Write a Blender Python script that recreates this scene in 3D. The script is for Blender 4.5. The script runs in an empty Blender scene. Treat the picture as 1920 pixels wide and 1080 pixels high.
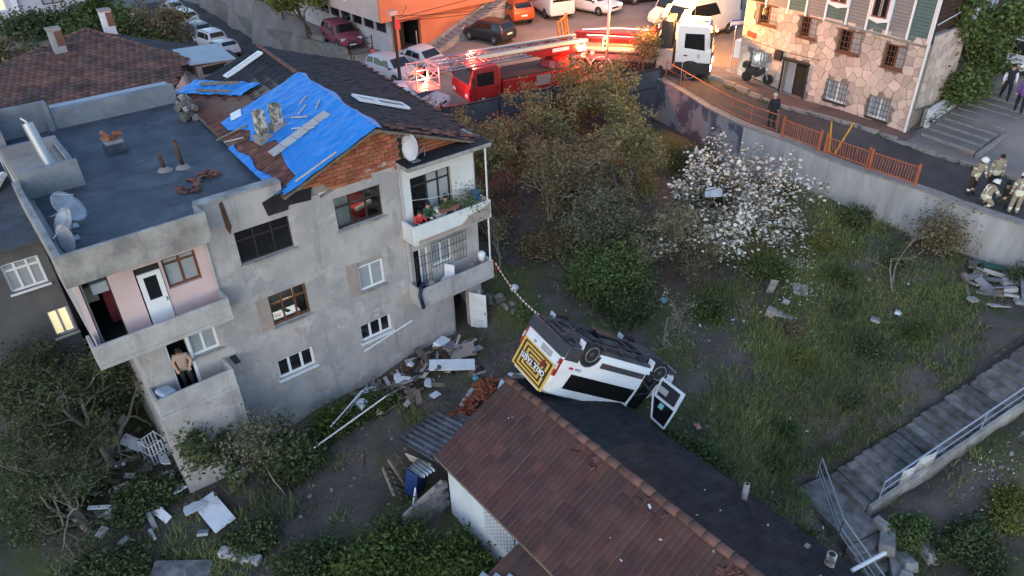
import bpy, math, random
import numpy as np
from mathutils import Vector, Matrix, Euler, noise
from mathutils.geometry import delaunay_2d_cdt

# ---------------------------------------------------------------- camera, sky, sun, exposure
# frame: X along the apartment facade (to the right), Y away from it, Z up; metres
S = bpy.context.scene
COL = S.collection
cam_d = bpy.data.cameras.new('camera'); cam = bpy.data.objects.new('camera', cam_d); COL.objects.link(cam)
cam_d.sensor_width = 36.0; cam_d.lens = 25.61; cam_d.clip_start = 0.1; cam_d.clip_end = 2000
_R = Vector((0.77661897, -0.62947911, -0.02488021)); _U = Vector((0.35925932, 0.41010175, 0.83830144)); _B = -Vector((0.51748983, 0.65997924, -0.54463904))
cam.matrix_world = Matrix(((_R.x, _U.x, _B.x, -11.398), (_R.y, _U.y, _B.y, -20.679), (_R.z, _U.z, _B.z, 18.0), (0, 0, 0, 1)))
S.camera = cam

world = bpy.data.worlds.new('World'); S.world = world; world.use_nodes = True
wn = world.node_tree.nodes; wl = world.node_tree.links
sky = wn.new('ShaderNodeTexSky'); sky.sky_type = 'NISHITA'; sky.sun_disc = False
sky.sun_elevation = math.radians(25); sky.sun_rotation = math.radians(-128); sky.air_density = 1.2; sky.dust_density = 0.7; sky.ozone_density = 3.0
wl.new(sky.outputs['Color'], wn['Background'].inputs['Color']); wn['Background'].inputs['Strength'].default_value = 0.15

sun_d = bpy.data.lights.new('dusk_sky_glow', 'SUN'); sun_d.energy = 0.15; sun_d.angle = math.radians(75); sun_d.color = (0.92, 0.92, 1.0)
sun = bpy.data.objects.new('dusk_sky_glow', sun_d); COL.objects.link(sun)
_sd = Vector((-0.714, -0.558, 0.423)).normalized()           # from the scene towards the light
sun.rotation_euler = _sd.to_track_quat('Z', 'Y').to_euler(); sun.location = (0, -40, 60)

S.render.engine = 'CYCLES'
vs = S.view_settings; vs.view_transform = 'Standard'; vs.look = 'None'; vs.exposure = 1.12; vs.gamma = 1.0; vs.use_curve_mapping = False

# ---------------------------------------------------------------- materials
MATS = {}
def mat(name, col, rough=0.85, col2=None, var=0.25, scale=1.5, bump=0.0, bscale=12.0, rand=0.0, island=0.0, metal=0.0, spec=0.3, streak=0.0, emit=None, es=1.0, alpha=None, detail=6.0, huerand=None, contrast=0.0):
    """procedural material: two tones mixed by world-space noise, optional streaks, bump, per-object / per-island tone"""
    if name in MATS: return MATS[name]
    m = bpy.data.materials.new(name); m.use_nodes = True; nt = m.node_tree; n = nt.nodes; l = nt.links
    p = n['Principled BSDF']; p.inputs['Roughness'].default_value = rough; p.inputs['Metallic'].default_value = metal
    p.inputs['Specular IOR Level'].default_value = spec
    geo = n.new('ShaderNodeNewGeometry')
    nz = n.new('ShaderNodeTexNoise'); nz.inputs['Scale'].default_value = scale; nz.inputs['Detail'].default_value = detail; nz.inputs['Roughness'].default_value = 0.62
    if streak:
        mp = n.new('ShaderNodeVectorMath'); mp.operation = 'MULTIPLY'; mp.inputs[1].default_value = (1, 1, streak)
        l.new(geo.outputs['Position'], mp.inputs[0]); l.new(mp.outputs[0], nz.inputs['Vector'])
    else: l.new(geo.outputs['Position'], nz.inputs['Vector'])
    rp = n.new('ShaderNodeValToRGB'); e = rp.color_ramp.elements
    lo, hi = 0.36 + contrast, 0.64 - contrast
    e[0].position = lo; e[1].position = hi
    c2 = col2 if col2 else tuple(c*(1-var) for c in col)
    e[0].color = (*c2, 1); e[1].color = (*col, 1)
    l.new(nz.outputs['Fac'], rp.inputs['Fac']); out = rp.outputs['Color']
    for amt, kind in ((rand, 'o'), (island, 'i')):
        if amt:
            src = n.new('ShaderNodeObjectInfo').outputs['Random'] if kind == 'o' else geo.outputs['Random Per Island']
            hs = n.new('ShaderNodeHueSaturation')
            mr = n.new('ShaderNodeMapRange'); mr.inputs['To Min'].default_value = 1-amt; mr.inputs['To Max'].default_value = 1+amt
            l.new(src, mr.inputs['Value']); l.new(mr.outputs[0], hs.inputs['Value'])
            if huerand:
                m2 = n.new('ShaderNodeMath'); m2.operation = 'MULTIPLY_ADD'; m2.inputs[1].default_value = 7.31; m2.inputs[2].default_value = 0.13
                fr = n.new('ShaderNodeMath'); fr.operation = 'FRACT'; l.new(src, m2.inputs[0]); l.new(m2.outputs[0], fr.inputs[0])
                m3 = n.new('ShaderNodeMapRange'); m3.inputs['To Min'].default_value = 0.5-huerand; m3.inputs['To Max'].default_value = 0.5+huerand
                l.new(fr.outputs[0], m3.inputs['Value']); l.new(m3.outputs[0], hs.inputs['Hue'])
            l.new(out, hs.inputs['Color']); out = hs.outputs['Color']
    l.new(out, p.inputs['Base Color'])
    if bump:
        nb = n.new('ShaderNodeTexNoise'); nb.inputs['Scale'].default_value = bscale; nb.inputs['Detail'].default_value = 4
        l.new(geo.outputs['Position'], nb.inputs['Vector'])
        b = n.new('ShaderNodeBump'); b.inputs['Strength'].default_value = bump; b.inputs['Distance'].default_value = 0.05
        l.new(nb.outputs['Fac'], b.inputs['Height']); l.new(b.outputs[0], p.inputs['Normal'])
    if emit:
        p.inputs['Emission Color'].default_value = (*emit, 1); p.inputs['Emission Strength'].default_value = es
    MATS[name] = m
    return m
def glass(name='clear_glass', tint=(0.75, 0.8, 0.8), mixf=0.75):
    if name in MATS: return MATS[name]
    m = bpy.data.materials.new(name); m.use_nodes = True; n = m.node_tree.nodes; l = m.node_tree.links
    n.remove(n['Principled BSDF']); t = n.new('ShaderNodeBsdfTransparent'); t.inputs[0].default_value = (*tint, 1)
    g = n.new('ShaderNodeBsdfGlossy'); g.inputs['Roughness'].default_value = 0.03; g.inputs[0].default_value = (.9, .93, .95, 1)
    fr = n.new('ShaderNodeFresnel'); fr.inputs[0].default_value = 1.5
    mx = n.new('ShaderNodeMixShader'); l.new(fr.outputs[0], mx.inputs[0]); l.new(t.outputs[0], mx.inputs[1]); l.new(g.outputs[0], mx.inputs[2])
    l.new(mx.outputs[0], n['Material Output'].inputs['Surface']); MATS[name] = m
    return m
def leafmat(name, col, col2, trans=0.25, island=0.45, hue=0.03, scale=0.9):
    if name in MATS: return MATS[name]
    m = mat(name, col, 0.65, col2=col2, scale=scale, island=island, huerand=hue, spec=0.2)
    n = m.node_tree.nodes; l = m.node_tree.links; p = n['Principled BSDF']
    tr = n.new('ShaderNodeBsdfTranslucent'); mx = n.new('ShaderNodeMixShader'); mx.inputs[0].default_value = trans
    src = p.inputs['Base Color'].links[0].from_socket
    l.new(src, tr.inputs[0]); l.new(p.outputs[0], mx.inputs[1]); l.new(tr.outputs[0], mx.inputs[2]); l.new(mx.outputs[0], n['Material Output'].inputs['Surface'])
    return m

# ---------------------------------------------------------------- mesh helpers
class MB:
    def __init__(s): s.v = []; s.f = []; s.m = []
    def add(s, vs_, fs, mi=0, M=None):
        o = len(s.v)
        s.v += [tuple(M @ Vector(p)) for p in vs_] if M is not None else [tuple(p) for p in vs_]
        s.f += [tuple(i+o for i in f) for f in fs]; s.m += [mi]*len(fs); return s
    def box(s, c, d, M=None, mi=0, rz=0.0, rot=None, taper=1.0):
        hx, hy, hz = d[0]/2, d[1]/2, d[2]/2
        vs_ = [Vector((x*hx*(taper if z > 0 else 1), y*hy*(taper if z > 0 else 1), z*hz)) for x, y, z in ((-1,-1,-1),(1,-1,-1),(1,1,-1),(-1,1,-1),(-1,-1,1),(1,-1,1),(1,1,1),(-1,1,1))]
        r = Euler(rot).to_matrix() if rot else (Matrix.Rotation(rz, 3, 'Z') if rz else None)
        c = Vector(c); vs_ = [(r @ p if r else p)+c for p in vs_]
        return s.add(vs_, [(0,3,2,1),(4,5,6,7),(0,1,5,4),(1,2,6,5),(2,3,7,6),(3,0,4,7)], mi, M)
    def bb(s, lo, hi, mi=0, M=None):
        return s.box([(a+b)/2 for a, b in zip(lo, hi)], [b-a for a, b in zip(lo, hi)], M, mi)
    def prism(s, pts, vec, mi=0, M=None):
        k = len(pts); v = Vector(vec); a = [Vector(p) for p in pts]
        nrm = sum(((a[i]-a[0]).cross(a[(i+1) % k]-a[0]) for i in range(1, k-1)), Vector())
        if nrm.dot(v) > 0: a = a[::-1]
        vs_ = a+[p+v for p in a]
        fs = [tuple(range(k)), tuple(range(2*k-1, k-1, -1))]+[(i, k+i, k+(i+1) % k, (i+1) % k)[::-1] if False else ((i+1) % k, i, k+i, k+(i+1) % k) for i in range(k)]
        return s.add(vs_, fs, mi, M)
    def quad(s, *p, mi=0): return s.add(p, [tuple(range(len(p)))], mi)
    def tube(s, pts, r, n=6, mi=0, M=None, cap=True, closed=False):
        pts = [Vector(p) for p in pts]; k = len(pts); rs = r if isinstance(r, (list, tuple)) else [r]*k
        o = len(s.v); ref = None; vs_ = []
        for i, p in enumerate(pts):
            t = (pts[min(i+1, k-1)]-pts[max(i-1, 0)])
            if closed: t = pts[(i+1) % k]-pts[i-1]
            t.normalize()
            if ref is None: ref = Vector((0, 0, 1)) if abs(t.z) < .9 else Vector((1, 0, 0))
            u = (ref-t*ref.dot(t));
            if u.length < 1e-4: u = t.orthogonal()
            u.normalize(); ref = u; w = t.cross(u)
            for j in range(n):
                an = 2*math.pi*j/n; vs_.append(p+(u*math.cos(an)+w*math.sin(an))*rs[i])
        fs = []
        for i in range(k-1+(1 if closed else 0)):
            for j in range(n):
                i2 = (i+1) % k; fs.append((i*n+j, i*n+(j+1) % n, i2*n+(j+1) % n, i2*n+j))
        if cap and not closed: fs += [tuple(range(n-1, -1, -1)), tuple(range((k-1)*n, k*n))]
        return s.add(vs_, fs, mi, M)
    def lathe(s, prof, n=16, M=None, mi=0, cap=True):
        vs_ = []; fs = []; k = len(prof)
        for r, z in prof:
            for j in range(n): vs_.append((r*math.cos(2*math.pi*j/n), r*math.sin(2*math.pi*j/n), z))
        for i in range(k-1):
            for j in range(n): fs.append((i*n+j, i*n+(j+1) % n, (i+1)*n+(j+1) % n, (i+1)*n+j))
        if cap: fs += [tuple(range(n-1, -1, -1)), tuple(range((k-1)*n, k*n))]
        return s.add(vs_, fs, mi, M)
    def loft(s, rings, mi=0, cap=True, M=None, fm=None):
        k = len(rings[0]); vs_ = [p for r in rings for p in r]; fs = []; ms = []
        for i in range(len(rings)-1):
            for j in range(k):
                fs.append((i*k+j, i*k+(j+1) % k, (i+1)*k+(j+1) % k, (i+1)*k+j)); ms.append(fm(i, j) if fm else mi)
        if cap: fs += [tuple(range(k-1, -1, -1)), tuple(range((len(rings)-1)*k, len(rings)*k))]; ms += [mi, mi]
        s.add(vs_, fs, mi, M); s.m[-len(fs):] = ms; return s
    def mesh(s, name, mats, smooth=False):
        me = bpy.data.meshes.new(name); me.from_pydata(s.v, [], s.f)
        for m_ in (mats if isinstance(mats, (list, tuple)) else [mats]): me.materials.append(m_)
        if any(s.m): me.polygons.foreach_set('material_index', s.m)
        if smooth: me.polygons.foreach_set('use_smooth', [True]*len(s.f))
        me.update(); return me
    def build(s, name, mats, parent=None, smooth=False, bevel=0.0, loc=None, subd=0):
        return obj(name, s.mesh(name, mats, smooth), parent, bevel, loc, subd)
def obj(name, me, parent=None, bevel=0.0, loc=None, subd=0):
    o = bpy.data.objects.new(name, me); COL.objects.link(o)
    if parent: o.parent = parent
    if loc is not None: o.location = loc
    if bevel:
        b = o.modifiers.new('bevel', 'BEVEL'); b.width = bevel; b.segments = 2; b.limit_method = 'ANGLE'
    if subd:
        d = o.modifiers.new('sub', 'SUBSURF'); d.levels = subd; d.render_levels = subd
    return o
def tag(o, label=None, cat=None, group=None, kind=None):
    if label: o['label'] = label
    if cat: o['category'] = cat
    if group: o['group'] = group
    if kind: o['kind'] = kind
    return o
def thing(name, label, cat, loc=(0, 0, 0), rz=0.0, group=None, rot=None):
    o = bpy.data.objects.new(name, None); COL.objects.link(o); o.empty_display_size = 0.2
    o.location = loc; o.rotation_euler = rot if rot else (0, 0, rz)
    return tag(o, label, cat, group)
def copy_tree(o, parent=None):
    c = o.copy(); COL.objects.link(c)
    if parent: c.parent = parent
    for ch in [x for x in o.children]: copy_tree(ch, c)
    return c
def rnd(a, b): return random.uniform(a, b)
def light(name, loc, col, power, parent=None, size=0.15, kind='POINT', rot=None, spot=None):
    d = bpy.data.lights.new(name, kind); d.color = col; d.energy = power
    if kind != 'AREA': d.shadow_soft_size = size
    else: d.size = size
    if spot: d.spot_size = spot; d.spot_blend = 0.6
    o = bpy.data.objects.new(name, d); COL.objects.link(o); o.location = loc
    if rot: o.rotation_euler = rot
    if parent: o.parent = parent
    return o
def wall(mb, o, u, w, x0, x1, z0, z1, holes, t=0.2, mi=0, ri=None):
    """wall panel in the plane through o spanned by u (horizontal) and Z; w = outward normal; rectangular holes (x0,x1,z0,z1) with reveals"""
    o = Vector(o); u = Vector(u); w = Vector(w); ri = mi if ri is None else ri
    xs = sorted({x0, x1, *[h[0] for h in holes], *[h[1] for h in holes]}); zs = sorted({z0, z1, *[h[2] for h in holes], *[h[3] for h in holes]})
    xs = [x for x in xs if x0 <= x <= x1]; zs = [z for z in zs if z0 <= z <= z1]
    P = lambda x, z, d=0: o+u*x+Vector((0, 0, z))-w*d
    ccw = (u.cross(Vector((0, 0, 1)))).dot(w) > 0
    for i in range(len(xs)-1):
        for j in range(len(zs)-1):
            cx, cz = (xs[i]+xs[i+1])/2, (zs[j]+zs[j+1])/2
            if any(h[0] < cx < h[1] and h[2] < cz < h[3] for h in holes): continue
            for d, fl in ((0, ccw), (t, not ccw)):
                q = [P(xs[i], zs[j], d), P(xs[i+1], zs[j], d), P(xs[i+1], zs[j+1], d), P(xs[i], zs[j+1], d)]
                mb.quad(*(q if fl else q[::-1]), mi=mi)
    for h in list(holes)+[(x0, x1, z0, z1)]:
        a, b_, c, d_ = h; cs = [(a, c), (b_, c), (b_, d_), (a, d_)]
        for k in range(4):
            p, q = cs[k], cs[(k+1) % 4]
            mb.quad(P(*p), P(*p, t), P(*q, t), P(*q), mi=ri)
    return mb

M = {}
def init_mats():
    D = M
    D['plaster'] = mat('old_plaster', (.415,.39,.372), .93, col2=(.33,.315,.303), scale=.75, bump=.25, bscale=9, contrast=.06, spec=.1)
    D['patch'] = mat('brown_plaster_patch', (.34,.285,.25), .95, var=.18, scale=2.5, bump=.15, spec=.1)
    D['patchgrey'] = mat('grey_cement_patch', (.335,.32,.315), .95, var=.2, scale=3, bump=.2, spec=.1)
    D['concrete'] = mat('bare_concrete', (.37,.35,.325), .93, col2=(.20,.19,.18), scale=1.5, bump=.3, bscale=14, spec=.1)
    D['concrete_l'] = mat('pale_concrete', (.45,.435,.42), .93, col2=(.32,.31,.30), scale=1.2, bump=.25, spec=.1)
    D['pink'] = mat('pink_wall_paint', (.60,.45,.44), .9, var=.12, scale=1.2, spec=.15)
    D['white_wall'] = mat('white_wall_paint', (.62,.64,.64), .9, var=.14, scale=1.4, spec=.15)
    D['upvc'] = mat('white_plastic_frame', (.72,.73,.74), .45, var=.06, scale=3)
    D['dframe'] = mat('dark_brown_frame', (.035,.03,.028), .6, var=.3)
    D['bframe'] = mat('brown_wood_frame', (.16,.065,.035), .6, var=.35, scale=6)
    D['dglass'] = mat('dark_window_glass', (.012,.014,.017), .06, var=.2, scale=.4, spec=.6)
    D['gglass'] = mat('grey_curtained_glass', (.33,.36,.38), .15, var=.18, scale=2.5, spec=.5)
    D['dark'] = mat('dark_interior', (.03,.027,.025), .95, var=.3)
    D['brick'] = mat('hollow_red_brick', (.36,.135,.075), .92, var=.3, scale=7, rand=.28, huerand=.012, bump=.3, bscale=40, spec=.1)
    D['mortar'] = mat('grey_mortar', (.30,.26,.235), .95, var=.25, scale=4, bump=.3)
    D['tile_red'] = mat('red_clay_tile', (.21,.085,.058), .88, col2=(.105,.055,.045), scale=1.8, rand=.3, huerand=.015, bump=.25, bscale=25, spec=.15)
    D['tile_old'] = mat('weathered_clay_tile', (.105,.05,.042), .88, col2=(.068,.04,.037), scale=.8, rand=.17, huerand=.014, bump=.25, bscale=25, spec=.2)
    D['tile_dark'] = mat('blackened_roof_tile', (.024,.022,.026), .85, col2=(.012,.012,.015), scale=1.2, island=.35, bump=.2, bscale=20, spec=.3)
    D['tile_ridge'] = mat('ridge_tile', (.17,.085,.066), .88, col2=(.11,.068,.058), scale=2.5, rand=.25, spec=.15)
    D['membrane'] = mat('bitumen_membrane', (.072,.08,.098), .66, col2=(.036,.042,.056), scale=.9, bump=.12, bscale=5, spec=.35)
    D['tarp'] = mat('blue_plastic_tarp', (.008,.20,.60), .42, col2=(.006,.16,.5), scale=1.2, bump=.3, bscale=4, spec=.4)
    D['steel'] = mat('galvanised_steel', (.38,.40,.42), .45, var=.15, metal=.6)
    D['rust'] = mat('rusty_iron', (.11,.055,.035), .85, var=.4, scale=8)
    D['iron'] = mat('dark_iron', (.03,.03,.032), .6, var=.3)
    D['pipe'] = mat('white_pvc_pipe', (.62,.63,.64), .5, var=.08)
    D['dish'] = mat('pale_dish', (.56,.60,.66), .4, var=.06)
    D['wood'] = mat('weathered_wood', (.20,.16,.125), .9, var=.35, scale=5, rand=.3, spec=.1)
    D['plank'] = mat('pale_new_wood', (.50,.44,.37), .85, var=.2, scale=5)
    D['board'] = mat('light_grey_board', (.42,.40,.385), .85, var=.15, rand=.1)
    D['whiteobj'] = mat('white_sheet', (.66,.68,.71), .6, var=.12, scale=3, rand=.1)
    D['asphalt'] = mat('worn_asphalt', (.085,.078,.076), .9, col2=(.052,.05,.052), scale=.5, bump=.15, bscale=40, spec=.15)
    D['asphalt_far'] = mat('dusty_asphalt_lot', (.25,.21,.185), .9, col2=(.165,.145,.13), scale=.35, bump=.12, bscale=30, spec=.15)
    D['pave'] = mat('reddish_paving', (.15,.10,.085), .9, col2=(.10,.072,.065), scale=1.0, bump=.2, bscale=20, spec=.15)
    D['kerb'] = mat('kerb_concrete', (.27,.255,.24), .92, var=.3, scale=3, bump=.2)
    D['bark'] = mat('grey_bark', (.135,.11,.09), .95, var=.4, scale=9, bump=.4, bscale=30, spec=.1)
    D['barkpale'] = mat('pale_twig_bark', (.25,.215,.18), .95, var=.35, scale=9, spec=.1)
    D['tyre'] = mat('black_rubber', (.018,.018,.019), .8, var=.2)
    D['rim'] = mat('alloy_rim', (.42,.43,.44), .4, var=.1, metal=.5)
    D['plastic'] = mat('black_plastic', (.022,.022,.024), .55, var=.2)
    D['carglass'] = mat('car_window_glass', (.012,.013,.015), .05, var=.1, spec=.7)
    D['chrome'] = mat('bright_metal', (.6,.6,.6), .25, metal=.9, var=.05)
    D['plate'] = mat('white_number_plate', (.7,.7,.68), .5, var=.05)
    D['tail'] = mat('red_tail_lamp', (.30,.015,.012), .3, var=.1, spec=.5)
    D['lampglass'] = mat('clear_lamp_glass', (.55,.56,.58), .15, var=.1, spec=.6)
    D['lit'] = mat('lit_headlamp', (.9,.85,.75), .3, emit=(1,.93,.8), es=8)
    D['litred'] = mat('lit_red_beacon', (.8,.05,.03), .3, emit=(1,.12,.06), es=9)
    D['litamber'] = mat('lit_amber_beacon', (.9,.4,.05), .3, emit=(1,.55,.12), es=9)
    D['litwin'] = mat('lit_window_glow', (.9,.8,.5), .5, emit=(1,.84,.46), es=.32)
init_mats()
def weather(m, col, sc, lo, hi, seed, stretch=(1,1,1), amt=1.0):
    """lay a second, sharp-edged worn layer over a material (lost render, drips) by noise"""
    n = m.node_tree.nodes; l = m.node_tree.links; p = n['Principled BSDF']; src = p.inputs['Base Color'].links[0].from_socket
    g = n.new('ShaderNodeNewGeometry'); mp = n.new('ShaderNodeMapping'); mp.inputs['Scale'].default_value = stretch; mp.inputs['Location'].default_value = (seed, seed*.7, seed*1.3)
    nz = n.new('ShaderNodeTexNoise'); nz.inputs['Scale'].default_value = sc; nz.inputs['Detail'].default_value = 9; nz.inputs['Roughness'].default_value = .68
    l.new(g.outputs['Position'], mp.inputs['Vector']); l.new(mp.outputs[0], nz.inputs['Vector'])
    r = n.new('ShaderNodeMapRange'); r.inputs['From Min'].default_value = lo; r.inputs['From Max'].default_value = hi; r.inputs['To Max'].default_value = amt; l.new(nz.outputs['Fac'], r.inputs['Value'])
    mx = n.new('ShaderNodeMix'); mx.data_type = 'RGBA'; mx.inputs['B'].default_value = (*col, 1); l.new(r.outputs[0], mx.inputs['Factor']); l.new(src, mx.inputs['A']); l.new(mx.outputs['Result'], p.inputs['Base Color'])
weather(M['plaster'], (.29,.28,.28), .62, .555, .585, 3.0, amt=.75); weather(M['plaster'], (.33,.27,.23), 1.1, .60, .63, 9.0, amt=.7); weather(M['plaster'], (.21,.20,.195), 2.2, .57, .70, 5.0, (1.2,1.2,.12), .75); weather(M['plaster'], (.50,.48,.46), 1.6, .60, .64, 15.0, amt=.6)
weather(M['concrete'], (.14,.135,.13), 1.8, .54, .66, 7.0, (1.3,1.3,.3), .6); weather(M['concrete_l'], (.25,.24,.235), 1.6, .54, .66, 11.0, (1.3,1.3,.25), .55); weather(M['white_wall'], (.42,.43,.44), 1.8, .55, .7, 2.0, (1.3,1.3,.2), .5); weather(M['pink'], (.42,.34,.36), 1.5, .56, .66, 4.0, (1,1,.5), .5)
weather(M['membrane'], (.10,.11,.13), .8, .55, .6, 6.0, amt=.5)

# ---------------------------------------------------------------- terrain
LOW = [(1,-.5,0),(-3,-.5,-.4),(-7,-1,-.7),(-10.5,-1,-.6),(-11,5,-.8),(-13,3,-1),(-5,-5,-.6),(-7,-3,-.7),(-4.5,-8.7,-.4),(-9,-2.3,-.75),(-11,-3,-.9),(-8,-8,-.9),(-14,-3,-1.3),
       (-3.8,-7.5,-.2),(-3.5,-10,-.2),(-4,-14,-.4),(-4,-18,-.6),(2,-1.4,0),(2.2,0,-.05),(3,-2.6,.2),(1.5,-3,.1),(4.6,-.5,1.0),(5,1.5,1.3),(5,-3,.7),(6.2,-3.2,.8),(-1,-6.3,.1),(1,-5.5,.3),(-1,-3,-.2),(-3,-4,-.4),
       (3,-9,1.0),(3,-12,.7),(4,-14,.0),(3,-16,-.7),(8,-7,1.1),(12.8,-7.5,1.5),(6.5,.6,1.1),(11,-12.2,.7),(19.5,4,2.6),(19.5,-5,2.5),(19.5,-9,2.2),(19.5,-12,2.1),(19.5,-15,2.1),
       (15,0,2.2),(10,4,1.8),(16,8,2.6),(8,9,2.0),(5,5,1.4),(5,11,2.0),(13.3,-15,.85),(7.5,-13.5,-1.0),(16.2,-15.2,1.7),(10.2,-14,-.05),(12.4,-17.3,.75),(9.2,-16.2,-.8),(15,-19,1.5),(7,-17,-1.6),(5.5,-16,-1.9),(10,-20,-.7),(-20,-20,-1.5),(-20,5,-1),(-30,0,-1.5),(0,-30,-1.5),(15,-30,0)]
UP = [(10,16.5,3.75),(14,20,3.8),(20.5,10,4.45),(16,12.5,4.25),(11,14,3.95),(22.8,6.8,4.6),(22,-.3,4.42),(20.5,-8.4,4.1),(20.5,-12.5,3.98),(24,-11.8,4.15),(25,5,4.75),(24.5,-3,4.5),(30,-9,5.0),(36,-6,5.4),(24,-20,3.9),(40,-20,4.5),
      (17,24,3.9),(20,22,4.55),(23.7,24,4.9),(27,21,5.0),(30,19,5.1),(34,18,5.25),(30,10,5.0),(36,11,5.2),(28,32,5.8),(40,30,6.2),(15,30,3.75),(16,36,3.9),(15,50,4.2),(30,60,6.5),(60,20,7),(70,-20,7),(60,80,8),(10,100,3),(-5,17,3.7),(-8,22,3.6),(0,24,3.6),(6,22,3.5),(-20,30,3),(-3,40,2.6),(-5,70,2.2),(-40,60,2),(-40,20,2.5)]
def idw(P, x, y, pw=3.2):
    sw = sz = 0.0
    for a, b_, z in P:
        d2 = (x-a)**2+(y-b_)**2+.04; w = d2**(-pw/2); sw += w; sz += w*z
    return sz/sw
def zlow(x, y):
    z = idw(LOW, x, y)+.10*noise.noise((x*.45, y*.45, 1.3))+.05*noise.noise((x*1.6, y*1.6, 4.1))
    s, w = -(x-13.34)*.966+(y+15.36)*.259, -(x-13.34)*.259-(y+15.36)*.966      # along / across the outdoor stair
    if -7 < s < 6.4 and -1.2 < w < 4.5:
        zs = 1.0-s*.335
        if -.25 < w < 1.85: return min(z, zs-.4)
        k = min(1, (abs(w-.8)-1.05)/2.2); return (zs-.12)*(1-k)+z*k
    if 6.0 <= s < 7.7 and -.4 < w < 2.4: return min(z, -1.5)
    return z
def roadwall_x(y): return 12.3+(y-28)*.085
def zup(x, y):
    z = idw(UP, x, y)
    if y > 24 and x < roadwall_x(y):
        zr = max(.7, 3.5-(y-22)*.105)
        z = zr if x > 5.5 else zr+(z-zr)*min(1, (5.5-x)/6)
    return z
def inside(p, poly):
    x, y = p; c = False; j = len(poly)-1
    for i in range(len(poly)):
        a, b_ = poly[i], poly[j]
        if (a[1] > y) != (b_[1] > y) and x < (b_[0]-a[0])*(y-a[1])/(b_[1]-a[1])+a[0]: c = not c
        j = i
    return c
def sheet(name, poly, zf, dens, material, kind='structure', drop=None):
    pts = [Vector(p) for p in poly]; nb = len(pts)
    for (x0, x1, y0, y1, st) in dens:
        x = x0
        while x <= x1:
            y = y0
            while y <= y1:
                q = (x+random.uniform(-.2, .2)*st, y+random.uniform(-.2, .2)*st)
                if inside(q, poly) and not any(d is not None and d != st and d < st and a <= q[0] <= b_ and c <= q[1] <= e for (a, b_, c, e, d) in dens): pts.append(Vector(q))
                y += st
            x += st
    v, e, f, *_ = delaunay_2d_cdt(pts, [(i, (i+1) % nb) for i in range(nb)], [list(range(nb))], 1, 1e-5)
    me = bpy.data.meshes.new(name)
    me.from_pydata([(p.x, p.y, zf(p.x, p.y)) for p in v], [], [tuple(t) for t in f]); me.materials.append(material)
    me.polygons.foreach_set('use_smooth', [True]*len(me.polygons))
    if sum(p.normal.z for p in me.polygons) < 0: me.flip_normals()
    return tag(obj(name, me), kind=kind)
random.seed(5)
# ground material: dry earth, grassy soil and rubble-grey mixed by noise
gm = mat('garden_earth', (.12,.098,.086), .97, col2=(.072,.062,.056), scale=.9, bump=.5, bscale=6, spec=.05)
n_ = gm.node_tree.nodes; l_ = gm.node_tree.links
nz_ = n_.new('ShaderNodeTexNoise'); nz_.inputs['Scale'].default_value = .33; nz_.inputs['Detail'].default_value = 7
geo_ = n_.new('ShaderNodeNewGeometry'); l_.new(geo_.outputs['Position'], nz_.inputs['Vector'])
rp_ = n_.new('ShaderNodeValToRGB'); rp_.color_ramp.elements[0].position = .50; rp_.color_ramp.elements[1].position = .62
l_.new(nz_.outputs['Fac'], rp_.inputs['Fac'])
mx_ = n_.new('ShaderNodeMix'); mx_.data_type = 'RGBA'; mx_.inputs['B'].default_value = (.07,.085,.035,1)
pb_ = n_['Principled BSDF']; src_ = pb_.inputs['Base Color'].links[0].from_socket
l_.new(rp_.outputs['Color'], mx_.inputs['Factor']); l_.new(src_, mx_.inputs['A']); l_.new(mx_.outputs['Result'], pb_.inputs['Base Color'])
WALLPATH = [(19.75,-45),(19.75,-13.5),(19.7,-8.8),(19.55,-5),(19.75,-.5),(20.45,2.4),(22.1,7.3)]
WALL2 = [(22.1,7.3),(14.8,10.2),(10.9,11.7),(6.4,13.5)]
sheet('ground', [(-60,-50),(19.85,-50)]+[(x+.1, y) for x, y in WALLPATH[1:]]+[(x, y+.1) for x, y in WALL2[1:]]+[(-60,13.6)], zlow, [(-15,20,-21,13,.45),(-58,18,-48,13,4)], gm)
sheet('street', [(x-.05, y) for x, y in WALLPATH]+[(x, y-.05) for x, y in WALL2[1:]]+[(6,14),(-60,14),(-60,160),(110,160),(110,-45)], zup, [(6,40,-14,36,.8),(6,18,36,70,.9),(-12,16,14,80,1.6),(-58,108,-44,158,6)], M['asphalt_far'])
# asphalt carriageway in front of the stone house, pavement with kerb stones
def strip(name, pts_l, pts_r, zoff, material, kind='structure', seg=1.0):
    mb = MB(); rows = []
    for (a, b_), (c, d) in zip(zip(pts_l[:-1], pts_l[1:]), zip(pts_r[:-1], pts_r[1:])):
        k = max(1, int(math.hypot(b_[0]-a[0], b_[1]-a[1])/seg))
        for i in range(k):
            t = i/k; rows.append(((a[0]+(b_[0]-a[0])*t, a[1]+(b_[1]-a[1])*t), (c[0]+(d[0]-c[0])*t, c[1]+(d[1]-c[1])*t)))
    rows.append((pts_l[-1], pts_r[-1])); nn = 5
    for (p, q), (r, s_) in zip(rows[:-1], rows[1:]):
        for i in range(nn):
            f = lambda A, B, t: (A[0]+(B[0]-A[0])*t, A[1]+(B[1]-A[1])*t)
            w = [f(p, q, i/nn), f(p, q, (i+1)/nn), f(r, s_, (i+1)/nn), f(r, s_, i/nn)]
            mb.quad(*[(x, y, zup(x, y)+zoff) for x, y in w])
    o = mb.build(name, material, smooth=True)
    if o.data.polygons[0].normal.z < 0: o.data.flip_normals()
    return tag(o, kind=kind)
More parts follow.
